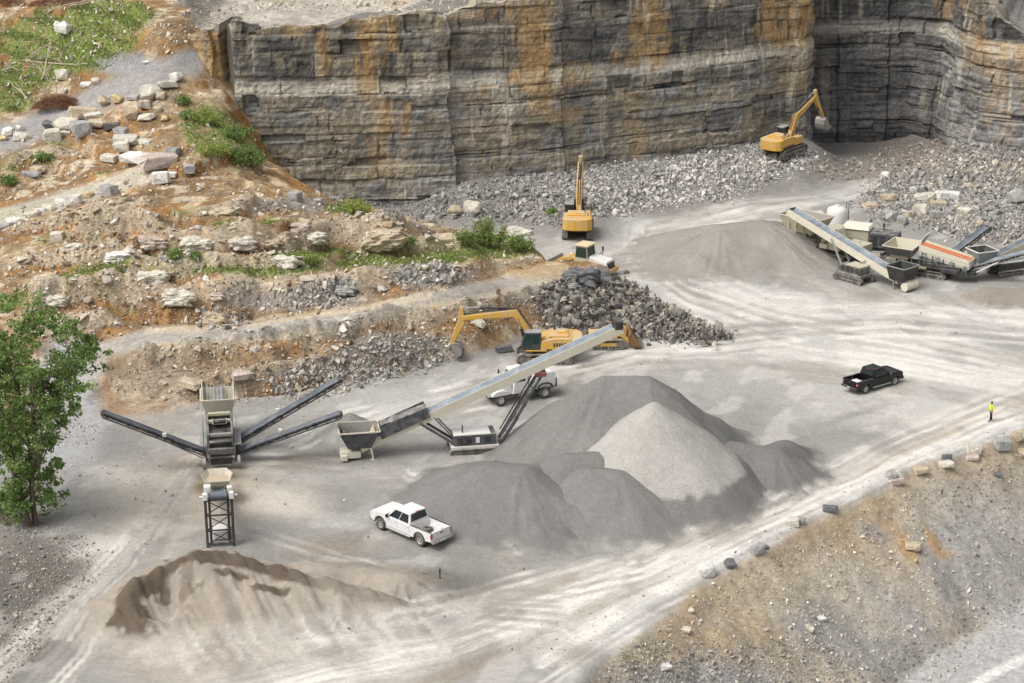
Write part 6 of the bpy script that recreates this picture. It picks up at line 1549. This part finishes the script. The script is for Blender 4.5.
conveyor_part(t, (1.0,0,.6), (7.0,0,2.0), 1.0, .4, 'olive', 'belt')
for x0 in (-4.4,-3.4,-2.4,-1.4):
    g = MB(); g.beam((x0,-1.72,2.6),(x0,-1.5,4.1),.14,.1); g.build('hopper_rib', M['olive'], t)
for x0, x1, z0, z1, m_ in ((-4.3,-2.7,1.45,2.3,'black'),(-2.5,-1.0,1.45,2.1,'darksteel'),(2.7,3.7,1.6,2.3,'black'),(3.9,4.9,1.6,2.3,'darksteel')):
    g = MB(); g.bb(x0,x1,-1.16,-.9,z0,z1); g.build('side_panel', M[m_], t, .02)
rail(t, [(1.8,-1.2,2.5),(3.4,-1.2,2.5),(4.9,-1.2,2.5)], .9, 'greysteel')
g = MB(); g.beam((-.4,-1.5,1.5),(1.8,-1.4,3.2),.12); g.beam((-.4,-1.5,2.2),(1.8,-1.4,3.9),.06); g.beam((-.4,-1.5,1.5),(-.4,-1.5,2.2),.06); g.beam((1.8,-1.4,3.2),(1.8,-1.4,3.9),.06); g.build('ladder', M['black'], t)
g = MB(); g.beam((-1.8,-1.2,1.0),(-.2,-1.2,1.9),.16); g.beam((1.6,-1.0,1.1),(3.0,-1.2,2.0),.12); g.build('hydraulic_pipe', M['black'], t)
p = place(836, 230)
t = empty('water_tank', p, .3, 'white rounded tank standing behind the stacking conveyor', 'tank')
c_ = MB()
prof = [(0.0,0.0),(1.15,0.0),(1.2,.15),(1.2,2.3),(1.05,2.65),(.6,2.85),(.0,2.9)]; n = 24
c_.add([(r_*math.cos(2*math.pi*k/n), r_*math.sin(2*math.pi*k/n), z_) for k in range(n) for r_, z_ in prof], [(k*7+j, ((k+1) % n)*7+j, ((k+1) % n)*7+j+1, k*7+j+1) for k in range(n) for j in range(6)])
tk = c_.build('tank_shell', M['dullwhite'], t, smooth=True)
c_ = MB(); c_.cyl((0,0,2.85),(0,0,3.02),.3,16); c_.build('lid', M['dullwhite'], tk)
c_ = MB(); c_.beam((1.35,.3,0),(1.35,.3,3.3),.12); c_.beam((1.35,-.3,0),(1.35,-.3,3.3),.12); c_.build('ladder', M['greysteel'], t)
p = place(872, 256)
t = empty('cone_crusher', p, math.atan2(-4, 9), 'dark tracked power unit with cream canopy between the tank and the screener hopper', 'crusher')
for yy in (-1.1, 1.1): crawler(t, 3.8, .8, yy, .45)
c_ = MB(); c_.bb(-3.2,3.0,-.9,.9,.8,1.2); c_.build('chassis', M['black'], t, .03)
c_ = MB(); c_.bb(-.3,2.9,-1.1,1.1,1.2,2.9); en = c_.build('engine_box', M['navy'], t, .05)
for k in range(3):
    v = MB(); v.bb(.0+.95*k,.75+.95*k,-1.125,-1.1,1.5,2.6); v.build('access_panel', M['black'], en)
rail(t, [(-.2,-1.0,2.9),(1.3,-1.0,2.9),(2.8,-1.0,2.9)], .7, 'steel'); rail(t, [(-.2,1.0,2.9),(1.3,1.0,2.9),(2.8,1.0,2.9)], .7, 'steel')
c_ = MB(); c_.bb(-3.3,-.3,-1.15,1.15,1.3,3.1); c_.build('housing', M['olive'], t, .06)
c_ = MB(); c_.hexa([(-3.5,-1.35,3.1),(-.2,-1.35,3.1),(-.2,1.35,3.1),(-3.5,1.35,3.1)],[(-3.3,-1.2,3.4),(-.4,-1.2,3.4),(-.4,1.2,3.4),(-3.3,1.2,3.4)]); c_.build('canopy', paint('pale_cream_canopy', (.70,.66,.54), .5, 0, .2), t, .04)  # canopy paint is a paler cream than the other machines
e = MB(); e.cyl((1.0,.5,2.9),(1.0,.5,3.7),.12,10); e.build('exhaust', M['black'], t)

# far screener with orange striped deck
p = place(940, 276)
SH = math.atan2(-3.2, 5.2)
t = empty('tracked_screener', p, SH, 'tracked screener with orange striped deck and flared cream hopper beside the rubble field', 'screener')
for yy in (-1.1, 1.1): crawler(t, 4.0, .8, yy, .45, x0=-1.0)
c_ = MB(); c_.bb(-4.5,4.0,-.9,.9,.85,1.25); c_.build('chassis', M['black'], t, .03)
hopper_part(t, (-4.4,.2,1.5), 3.4, 4.0, 1.5, 'olive', 'cream', 'olive', spread=1.9)
wg = MB(); wg.hexa([(-3.0,1.2,2.9),(-2.9,1.2,2.9),(-2.9,3.4,2.9),(-3.0,3.4,2.9)],[(-2.5,1.1,3.9),(-2.4,1.1,3.9),(-2.4,3.5,3.9),(-2.5,3.5,3.9)]); wg.build('hopper_wing', M['dullwhite'], t)
for x0 in (-5.0,-3.9):
    hl = MB()
    for yy in (-.8,1.0): hl.beam((x0,yy,.3),(x0,yy,1.7),.15)
    hl.beam((x0,-.8,1.0),(x0,1.0,1.0),.12); hl.build('hopper_leg', M['greysteel'], t)
sb = MB()
for yy in (-1.05, 1.05): sb.prism([(-2.2,2.3),(3.4,1.5),(3.4,2.5),(-2.2,3.5)], yy-.07, yy+.07)
sb.bb(3.35,3.45,-1.05,1.05,1.6,2.4); so = sb.build('screen_box', M['cream'], t)
dk = MB(); dk.quad((-2.2,-1.0,3.3),(3.4,-1.0,2.3),(3.4,1.0,2.3),(-2.2,1.0,3.3)); dk.build('screen_deck', paint('tan_screen_deck', (.44,.36,.24), .7, 0, .3), so)
for y0 in (-.95, -.2, .45):
    o_ = MB(); o_.beam((-2.2,y0,3.37),(3.3,y0,2.39),.2,.1); o_.build('orange_rail', M['orange'], so)
for x0 in (-1.5, 0, 1.5, 3.0):
    g = MB(); g.cyl((x0,-1.25,2.2-.18*x0),(x0,-1.0,2.2-.18*x0),.28,12); g.build('bearing_cover', M['greysteel'], so)
sk_ = MB(); sk_.prism([(-2.2,1.2),(3.2,.9),(3.3,1.55),(-2.2,2.35)], -1.1, -1.0); sk_.build('side_skirt', M['darksteel'], t)
for x0 in (-1.9,-.7,.5,1.7,2.9):
    g = MB(); g.beam((x0,-1.2,.9),(x0+.1,-1.2,2.4-.18*x0),.1); g.build('frame_post', M['black'], t)
g = MB(); g.beam((-2.0,-1.3,1.5),(3.2,-1.3,1.2),.09); g.beam((-2.0,-1.35,2.0),(.5,-1.35,1.0),.08); g.build('hydraulic_pipe', M['black'], t)
rail(t, [(-2.0,-1.5,2.0),(-.2,-1.5,1.8),(1.6,-1.5,1.6),(3.2,-1.5,1.4)], .9, 'greysteel')
g = MB(); g.quad((-6.1,-1.8,2.98),(-2.7,-1.8,2.98),(-3.2,-1.3,2.0),(-5.6,-1.3,2.0)); g.build('hopper_skirt', M['darksteel'], t)
g = MB(); g.bb(-5.9,-4.7,-1.2,-.6,.9,1.6); g.cyl((-5.6,-1.4,1.1),(-5.6,-.8,1.1),.45,16); g.build('feed_drive', M['steel'], t, .03)
en = MB(); en.bb(-1.5,2.6,-1.45,-1.0,1.1,1.7); en.bb(.5,2.4,-1.6,-1.0,.9,1.4); en.build('engine_box', M['black'], t, .04)
rail(t, [(-2.8,-1.5,1.5),(-1.4,-1.5,1.5),(0,-1.5,1.5)], 1.0, 'greysteel')
fr, _, _ = conveyor_part(t, (2.0,0,1.2), (8.6,1.8,3.7), 1.0, .42, 'greysteel', 'lightbelt', truss=True, name='side_conveyor')
s_ = MB(); s_.beam((3.6,-.4,.9),(6.0,.6,2.4),.12); s_.build('conveyor_stay', M['dullwhite'], fr)
fr, _, _ = conveyor_part(t, (-.5,1.3,1.3), (-1.0+3.2,8.6,4.0), .9, .42, 'navy', 'belt', truss=True, name='side_conveyor')
conveyor_part(t, (-1.4,-1.2,1.2), (-3.5,-3.2,1.8), .8, .3, 'olive', 'belt', name='side_conveyor')
fd = MB(); fd.hexa([(-4.6,-3.6,.9),(-2.2,-3.6,.9),(-2.2,-2.3,.9),(-4.6,-2.3,.9)],[(-4.4,-3.4,1.3),(-2.8,-3.4,1.6),(-2.8,-2.4,1.6),(-4.4,-2.4,1.3)]); fd.build('chute_cover', M['olive'], t, .04)
# stacker leaving the frame on the right
p = place(992, 276)
t = empty('stacking_conveyor', p, R(22), 'tan stacking conveyor on dark tracks cut by the right frame edge', 'conveyor')
fr, at_, L = conveyor_part(t, (-1.2,0,2.0), (17,0,7.4), 1.2, .75, 'olive', 'belt')
hopper_part(t, (-1.6,0,2.0), 2.6, 2.4, 1.2, 'greysteel', 'dullwhite', 'black', spread=1.6)
for yy in (-1.0, 1.0): crawler(t, 3.8, .7, yy, .42, x0=2.0)
c_ = MB(); c_.bb(.2,4.0,-.9,.9,.65,1.5); c_.build('engine_box', M['black'], t, .04)
c_ = MB(); c_.bb(.4,3.8,-.8,.8,1.5,1.58); c_.build('engine_lid', M['dullwhite'], t, .02)
for yy in (-.6, .6):
    f = MB(); f.beam((3.4,yy,1.2),(6.0,yy,4.0),.15); f.beam((.3,yy,1.0),(-1.6,yy,2.1),.15); f.build('lift_strut', M['black'], t)

# ------------------------------------------------------------------ marker stakes
for px_, py_, hh, lab in ((440, 583, 1.15, 'thin dark stake upright on the low ground right of the sand mound'), (752, 482, 1.0, 'thin dark stake at the right foot of the pale gravel cone')):
    q = place(px_, py_); t = MB(); t.cyl((0,0,-.1),(0,0,hh),.045,8); t.box((0,0,hh-.18),(.12,.05,.36)); o = t.build('marker_stake', M['black'])
    o.location = [float(a) for a in q]; tag(o, lab, 'stake')
# ------------------------------------------------------------------ worker
def skin(name, verts, edges, radii, mat, parent=None, sub=2):
    me = bpy.data.meshes.new(name); me.from_pydata(verts, edges, []); o = link(name, me, mat, parent)
    sk = o.modifiers.new('skin', 'SKIN'); sk.use_smooth_shade = True
    for i, r_ in enumerate(radii):
        rr = r_ if isinstance(r_, tuple) else (r_, r_); me.skin_vertices[0].data[i].radius = rr
    me.skin_vertices[0].data[0].use_root = True
    s = o.modifiers.new('smooth', 'SUBSURF'); s.levels = sub; s.render_levels = sub
    return o
p = at(990.5, 421, 0); p[2] = height(p[0], p[1])[0]
t = empty('person', p, R(200), 'person in lime yellow shirt and dark trousers walking on the haul road', 'person')
def chain(v, e, r_, pts, start=None):
    last = start
    for q, rad in pts:
        v.append(q); r_.append(rad); i = len(v)-1
        if last is not None: e.append((last, i))
        last = i
    return last
v, e, rr = [], [], []       # x forward, y left, standing 1.8 m, mid stride
chain(v, e, rr, [((0,0,.95),(.15,.12)), ((0,0,1.12),(.14,.11)), ((.01,0,1.30),(.17,.12)), ((.01,0,1.44),(.12,.09)), ((.02,0,1.53),.055), ((.03,0,1.60),(.07,.085)), ((.035,0,1.70),(.08,.095)), ((.03,0,1.77),(.06,.07))])
for sy, fx in ((1, .18), (-1, -.16)):
    chain(v, e, rr, [((.0,sy*.10,.88),.095), ((fx*.55,sy*.10,.50),.065), ((fx*.7-.03,sy*.10,.28),.058), ((fx-.02,sy*.10,.08),.042), ((fx+.07,sy*.11,.045),.04), ((fx+.17,sy*.12,.035),.03)], 0)
    end = chain(v, e, rr, [((.0,sy*.20,1.42),.062), ((-fx*.3,sy*.25,1.16),.045), ((-fx*.3+.08,sy*.25,.93),.034), ((-fx*.3+.11,sy*.25,.86),(.034,.018))], 3)
    for k in range(4):
        chain(v, e, rr, [((-fx*.3+.105+.014*(k-1.5),sy*.25,.815),.010), ((-fx*.3+.115+.014*(k-1.5),sy*.245,.775-.006*abs(k-1.5)),.008)], end)
    chain(v, e, rr, [((-fx*.3+.15,sy*.24,.845),.011), ((-fx*.3+.165,sy*.235,.81),.009)], end)
body = skin('body', v, e, rr, M['skin'], t)
# face details on the head
f = MB(); f.cyl((.115,0,1.685),(.14,0,1.665),.016,6,.010); f.build('nose', M['skin'], body)
for sy in (-1, 1):
    f = MB(); f.box((.108,sy*.032,1.705),(.012,.022,.012)); f.build('eye', M['black'], body)
    f = MB(); f.box((.03,sy*.092,1.69),(.035,.015,.06)); f.build('ear', M['skin'], body, .005)
f = MB(); f.box((.108,0,1.63),(.012,.045,.010)); f.build('mouth', M['red'], body)
hv = np.array([q for q in rock_shape(5, 2, 30, .0, 1.0)[0]]); hv /= np.linalg.norm(hv, axis=1)[:, None]
hp_ = hv*np.array((.108,.102,.10)); keep = ICO[2][1][[(hv[f_][:, 2].mean() > .1) or (hv[f_][:, 0].mean() < -.25 and hv[f_][:, 2].mean() > -.6) for f_ in ICO[2][1]]]
me = np_mesh('hair', hp_+np.array((.018,0,1.715)), keep, smooth=True); o = link('hair', me, M['hair'], t); s_ = o.modifiers.new('thick', 'SOLIDIFY'); s_.thickness = .012
v, e, rr = [], [], []
chain(v, e, rr, [((0,0,.93),(.17,.135)), ((0,0,1.12),(.165,.13)), ((.01,0,1.30),(.19,.14)), ((.01,0,1.45),(.13,.10)), ((.015,0,1.50),(.075,.075))])
for sy, fx in ((1, .18), (-1, -.16)): chain(v, e, rr, [((.0,sy*.20,1.43),.08), ((-fx*.3,sy*.25,1.17),.062), ((-fx*.3+.055,sy*.25,1.0),.05)], 3)
skin('shirt', v, e, rr, M['hivis'], t)
v, e, rr = [], [], []
chain(v, e, rr, [((0,0,.98),(.155,.125)), ((0,0,.90),(.155,.13))])
for sy, fx in ((1, .18), (-1, -.16)): chain(v, e, rr, [((.0,sy*.10,.84),.11), ((fx*.55,sy*.10,.50),.08), ((fx*.7-.03,sy*.10,.28),.072), ((fx-.02,sy*.10,.09),.065)], 1)
skin('trousers', v, e, rr, M['trouser'], t)
for sy, fx in ((1, .18), (-1, -.16)):
    b = MB(); b.hexa([(fx-.09,sy*.11-.05,0),(fx+.20,sy*.115-.05,0),(fx+.20,sy*.115+.05,0),(fx-.09,sy*.11+.05,0)],[(fx-.08,sy*.11-.045,.13),(fx+.15,sy*.115-.04,.07),(fx+.15,sy*.115+.04,.07),(fx-.08,sy*.11+.045,.13)]); b.build('boot', M['bark'], t, .02)

# ------------------------------------------------------------------ leaves
def leaves(centres, size, cols, r, up=.3, narrow=.6):
    n = len(centres); a = r.normal(size=(n, 3)); a[:, 2] += up; a /= np.linalg.norm(a, axis=1)[:, None]
    b = r.normal(size=(n, 3)); u = np.cross(a, b); u /= np.linalg.norm(u, axis=1)[:, None]; w = np.cross(a, u)
    s = (size*r.uniform(.6, 1.35, n))[:, None]
    V = np.stack([centres-u*s, centres+w*s*narrow, centres+u*s, centres-w*s*narrow], 1)
    V[:, 0] -= a*s*.25; V[:, 2] -= a*s*.25
    return V.reshape(-1, 3), np.arange(4*n).reshape(n, 4), np.repeat(cols, 4, 0)
LEAFC = np.array([(.165,.26,.075),(.205,.305,.09),(.245,.345,.11),(.125,.205,.06),(.30,.37,.15)])
def tube_path(mb, pts, r0, r1, n=8):
    for i in range(len(pts)-1):
        a = r0+(r1-r0)*i/(len(pts)-1); b = r0+(r1-r0)*(i+1)/(len(pts)-1); mb.cyl(pts[i], pts[i+1], a, n, b)
# the tree at the left: several stems from one foot, open airy crown
r = np.random.RandomState(4)
base = at(33, 524, 0); base[2] = height(base[0], base[1])[0]
t = empty('tree', base, 0, 'tall green broadleaf tree with several thin stems at the left frame edge', 'tree')
tr = MB(); tips = []
def limb(p0, d, L, r0, depth):
    p0 = np.array(p0); d = np.array(d)/np.linalg.norm(d); pts = [p0]
    n = 5
    for k in range(n):
        d = d + r.normal(size=3)*.09 + np.array((0,0,.03)); d /= np.linalg.norm(d); pts.append(pts[-1]+d*L/n)
    tube_path(tr, pts, r0, r0*.55, 7)
    if depth == 0: tips.extend([(pts[-1], L), (pts[-2], L), (pts[-3], L*.8)]); return
    for k in range(4 if depth > 1 else 4):
        q = pts[2+k % 4]; a = r.uniform(0, 6.28); tilt = r.uniform(.5, .95)
        dd = d*math.cos(tilt)+np.array((math.cos(a), math.sin(a), .1))*math.sin(tilt)
        limb(q, dd, L*r.uniform(.42, .62), r0*.5, depth-1)
    limb(pts[-1], d, L*.5, r0*.55, depth-1)
for (dx, dy, L, r0) in ((-.28,.05,8.2,.20),(.10,.1,9.2,.22),(.30,-.1,8.2,.17),(-.05,-.2,9,.18)):
    limb((dx*1.2, dy*2, -.1), (dx*.55, dy*.6, 1), L, r0, 2)
tr.build('trunk', M['bark'], t)
cen, cc = [], []
def clump(c, rad, n, tone):
    q = r.normal(size=(n, 3)); q /= np.linalg.norm(q, axis=1)[:, None]; q *= rad*np.power(r.uniform(.05, 1, (n, 1)), .45); q[:, 2] *= .7
    cen.append(c+q); cc.append(np.clip(LEAFC[r.randint(0, 5, n)]*tone*r.uniform(.8, 1.2, (n, 1)), .01, .5))
for c, L in tips:
    if c[2] > 3.5 and r.uniform() < .85: clump(c, r.uniform(.5, 1.0), r.randint(26, 60), r.uniform(.75, 1.25))
# targeted masses that give the crown its outline in the photo
for px_, py_, rad, dy in [(20,330,1.5,0),(50,335,1.5,.5),(82,352,1.5,-.3),(92,348,1.0,.8),(30,360,2.0,-1),(60,372,1.8,0),(10,375,1.8,1),(85,345,.8,0),(40,392,1.9,.5),(68,398,1.3,-1),(8,410,1.8,0),(28,420,1.6,1),(60,415,1.0,.6),(50,440,.8,0),(12,445,1.3,0),(20,470,1.6,-.5),(35,480,1.3,.6),(8,490,1.5,0),(48,490,.8,-.6),(15,510,1.3,.5),(5,345,1.5,0),(38,312,.8,0),(8,312,.9,0),(68,328,.9,0),(25,500,1.0,0),(42,505,.9,.3),(18,495,1.3,-.4),(30,465,1.2,-.6),(52,470,.8,.2),(-10,380,2,0),(-12,440,2,0),(-15,490,1.8,.5)]:
    q = at(px_, py_, 0); k = (base[1]+dy)/q[1]; wpt = np.array((q[0]*k, base[1]+dy, CAM_Z-CAM_Z*k)) - base
    for _ in range(int(11*rad)):
        clump(wpt+r.normal(size=3)*rad*.6, r.uniform(.3, .65), r.randint(22, 46), r.uniform(.7, 1.35))
V, F, cl = leaves(np.concatenate(cen), .145, np.concatenate(cc), r)
link('crown', np_mesh('crown', V, F, cl), M['leaf'], t)

# shrubs and weeds on the benches
def shrub(px_, py_, w, h, label, tone=1.0, dense=1.0, name='shrub', yel=0.0):
    q = spot(px_, py_); d = q[1]*cP-(q[2]-CAM_Z)*sP; W_, H_ = w*d/FPX, h*d/FPX
    t = empty(name, q, 0, label, 'shrub', 'green shrubs on the benches'); st = MB(); cs, cc_ = [], []
    n = max(6, int(9*W_*dense))
    for k in range(n):
        a = r.uniform(0, 6.28); rad = W_/2*math.sqrt(r.uniform(0, 1)); bx_, by_ = rad*math.cos(a), rad*math.sin(a)*.7
        hh = H_*r.uniform(.5, 1.0)*(1-.4*(rad/(W_/2))**2); top = np.array((bx_*1.15, by_*1.15, hh))
        st.cyl((bx_*.7, by_*.7, -.1), tuple(top), .03, 5, .01)
        m = int(38*dense)
        g = r.uniform(.35, 1, (m, 1)); qq = np.array((bx_*.7, by_*.7, 0))+(top-np.array((bx_*.7, by_*.7, 0)))*g + r.normal(size=(m, 3))*.22*np.array((1, 1, .7))
        qq[:, 2] = np.maximum(qq[:, 2], .03)
        cs.append(qq); c0 = LEAFC[r.randint(0, 5, m)]*tone*r.uniform(.75, 1.3)*np.array((1+yel, 1+.4*yel, 1)); cc_.append(np.clip(c0*r.uniform(.8, 1.2, (m, 1)), .01, .5))
    st.build('stem', M['bark'], t)
    V, F, cl = leaves(np.concatenate(cs), .13, np.concatenate(cc_), r, .2, .5)
    link('crown', np_mesh('crown', V, F, cl), M['leaf'], t)
for a in [(488,247,34,34,'tallest green shrub at the back rim of the bench, left of the cream slab',1.05,1.3,'shrub',.2),
 (465,246,20,24,'upright green shrub touching the left side of the tallest one'),
 (355,213,30,16,'yellow green shrub alone on the back rim before the dark wall',1.3,1.2,'shrub',.45),
 (520,250,28,18,'low shrub right under the cream slab by the tall bush'),
 (248,165,34,26,'dense dark green shrub hugging the crest in front of the wall',.85,1.2),
 (236,140,26,20,'dark shrub above the dense crest shrub'),
 (215,155,34,14,'bright low shrub spreading left of the dense crest shrub',1.3,1.1,'shrub',.3),
 (205,125,30,18,'bright shrub below the ochre end of the wall',1.25,1.1,'shrub',.3),
 (182,105,14,12,'small green shrub under the white block of the boulder row'),
 (188,118,16,10,'small leafy shrub by the yellow stone'),
 (175,258,14,12,'little shrub in the soil pocket between the cracked block and the middle terrace'),
 (196,258,10,8,'tiny shrub beneath the undercut slab',.9),
 (45,160,16,10,'small dark green shrub on the soil below the grey road'),
 (8,185,18,12,'weedy shrub at the frame edge near the pale track',.9),
 (400,243,30,9,'low green growth in the shade of the big tilted slab'),
 (445,262,24,8,'sprawling low shrub beneath the diamond slab',1.2,1,'shrub',.3),
 (312,262,18,8,'low shrub on the terrace right of the orange gully',1.1,1,'shrub',.3),
 (550,214,10,7,'tiny dark shrub among the rubble at the wall foot')]: shrub(*a)

# grass and weeds: uncountable blades on the green patches
r = np.random.RandomState(9)
gi = np.argwhere((gmask > .5) & (np.abs(GX) < 72) & (GY < 270))
gi = gi[r.randint(0, len(gi), 22000)]
gx = xs[gi[:, 1]]+r.uniform(-.2, .2, len(gi)); gy = ys[gi[:, 0]]+r.uniform(-.2, .2, len(gi)); gz = height(gx, gy)
n = len(gx); hgt = r.uniform(.08, .30, n); a = r.uniform(0, 6.28, n); wv = .10*r.uniform(.6, 1.5, n); lean = r.normal(size=(n, 2))*.12
P0 = np.stack([gx-np.cos(a)*wv, gy-np.sin(a)*wv, gz-.03], -1); P1 = np.stack([gx+np.cos(a)*wv, gy+np.sin(a)*wv, gz-.03], -1); P2 = np.stack([gx+lean[:, 0], gy+lean[:, 1], gz+hgt], -1)
GC = np.array([(.17,.235,.06),(.21,.26,.08),(.13,.18,.05),(.29,.28,.13),(.23,.29,.08)])[r.randint(0, 5, n)]*r.uniform(.8, 1.2, (n, 1))
o = link('grass', np_mesh('grass', np.stack([P0, P1, P2], 1).reshape(-1, 3), np.arange(3*n).reshape(n, 3), np.repeat(GC, 3, 0)), M['leaf'])
tag(o, 'patchy green grass and weeds on the upper left slope', 'grass', kind='stuff')

# dead wood on the grassy slope
def branch(px0, py0, px1, py1, rad, label, lift0=.15, lift1=.15, forks=3, mat='deadwood'):
    a = spot(px0, py0); b = spot(px1, py1); a[2] += lift0; b[2] += lift1
    t = MB(); n = 6; pts = [a+(b-a)*k/n+r.normal(size=3)*.12*(0 < k < n) for k in range(n+1)]
    for q_ in pts: q_[2] = max(q_[2], height(q_[0], q_[1])[0]+.06)
    o0 = pts[0].copy(); pts = [q_-o0 for q_ in pts]
    tube_path(t, pts, rad, rad*.45, 7); L = np.linalg.norm(b-a)
    for k in range(forks):
        i = r.randint(1, n); d = (pts[-1]-pts[0])/L + r.normal(size=3)*.55; d[2] = abs(d[2])*.7+.15; q1 = pts[i]+d*L*r.uniform(.15, .3); q2 = q1+(d+r.normal(size=3)*.3)*L*.15
        tube_path(t, [pts[i], q1, q2], rad*.5, rad*.2, 6)
    o = t.build('dead_branch', M[mat]); o.location = [float(q_) for q_ in o0]; tag(o, label, 'branch', 'dead branches on the grassy slope')
branch(12, 66, 88, 66, .13, 'longest bare grey trunk lying level across the grass', .3, .3)
branch(41, 92, 52, 58, .10, 'bleached branch standing up steeply beside the brush heap', .1, 2.4, 4)
branch(57, 95, 40, 76, .09, 'bleached branch leaning left behind the brush heap', .1, 1.2)
branch(28, 100, 8, 84, .08, 'thin pole slanting down to the left of the brush heap', .1, .5, 1)
branch(48, 15, 95, 3, .10, 'pale branch at the top edge of the grass', .3, .8, 4)
branch(70, 8, 110, 2, .08, 'grey limb right of the pale branch at the top edge', .3, .5, 4)
branch(2, 72, 36, 70, .09, 'grey limb lying left of the longest trunk', .2, .3, 3)
branch(30, 8, 45, 0, .07, 'short reddish stick at the upper frame edge', .2, .5, 5, 'twig')
branch(60, 62, 62, 52, .06, 'short forked stick upright behind the longest trunk', .1, 1.2, 2)
def brush(px_, py_, w, h, label, nt_, mat):
    q = spot(px_, py_); d = q[1]*cP-(q[2]-CAM_Z)*sP; W_, H_ = w*d/FPX, h*d/FPX; t = MB()
    for k in range(nt_):
        a = r.uniform(-1, 1, 3); c0 = np.array((a[0]*W_/2, a[1]*W_/4, 0)); c0[2] = H_*max(0, 1-(a[0]**2+a[1]**2*.8))*r.uniform(.1, 1)
        dd = r.normal(size=3)*np.array((1, .7, .35)); dd /= np.linalg.norm(dd); L = r.uniform(.4, 1.1)
        p0, p1 = c0-dd*L/2, c0+dd*L/2; p0[2] = max(p0[2], -.1); p1[2] = max(p1[2], -.1); t.cyl(tuple(p0), tuple(p1), .028, 4, .012)
    o = t.build('brush_heap', M[mat]); o.location = [float(v_) for v_ in q]; tag(o, label, 'brush heap')
brush(60, 106, 50, 13, 'reddish brown heap of dead twigs at the edge of the grey road', 1500, 'twig')
brush(60, 4, 60, 9, 'dark tangle of dead brush at the top left of the slope', 700, 'twig')
brush(15, 3, 40, 7, 'brown dead brush at the far top left corner', 500, 'twig')
brush(6, 520, 20, 10, 'brown dead twigs at the foot of the green tree', 300, 'deadwood')
# ------------------------------------------------------------------ light
sc = bpy.context.scene
wd = bpy.data.worlds.new('World'); sc.world = wd; wd.use_nodes = True
nt = wd.node_tree; nt.nodes.clear()
out = nt.nodes.new('ShaderNodeOutputWorld'); bg = nt.nodes.new('ShaderNodeBackground'); sky = nt.nodes.new('ShaderNodeTexSky')
sky.sky_type = 'NISHITA'; sky.sun_disc = False
SUN = Vector((-.50, -.28, .82)).normalized()
sky.sun_elevation = math.asin(SUN.z); sky.sun_rotation = math.atan2(SUN.x, SUN.y)
sky.air_density = 1.0; sky.dust_density = 6.0; sky.ozone_density = 1.0
hs = nt.nodes.new('ShaderNodeHueSaturation'); hs.inputs['Saturation'].default_value = .15
nt.links.new(sky.outputs[0], hs.inputs['Color']); nt.links.new(hs.outputs[0], bg.inputs[0]); bg.inputs[1].default_value = .14
nt.links.new(bg.outputs[0], out.inputs[0])
sd = bpy.data.lights.new('sun', 'SUN'); sd.energy = 1.15; sd.angle = R(34); sd.color = (1, .94, .86)
so = bpy.data.objects.new('sun', sd); C.objects.link(so); so.rotation_euler = (-SUN).to_track_quat('-Z', 'Y').to_euler()
vs = sc.view_settings; vs.view_transform = 'Standard'; vs.look = 'None'; vs.gamma = 1; vs.use_curve_mapping = False
vs.exposure = 0.43
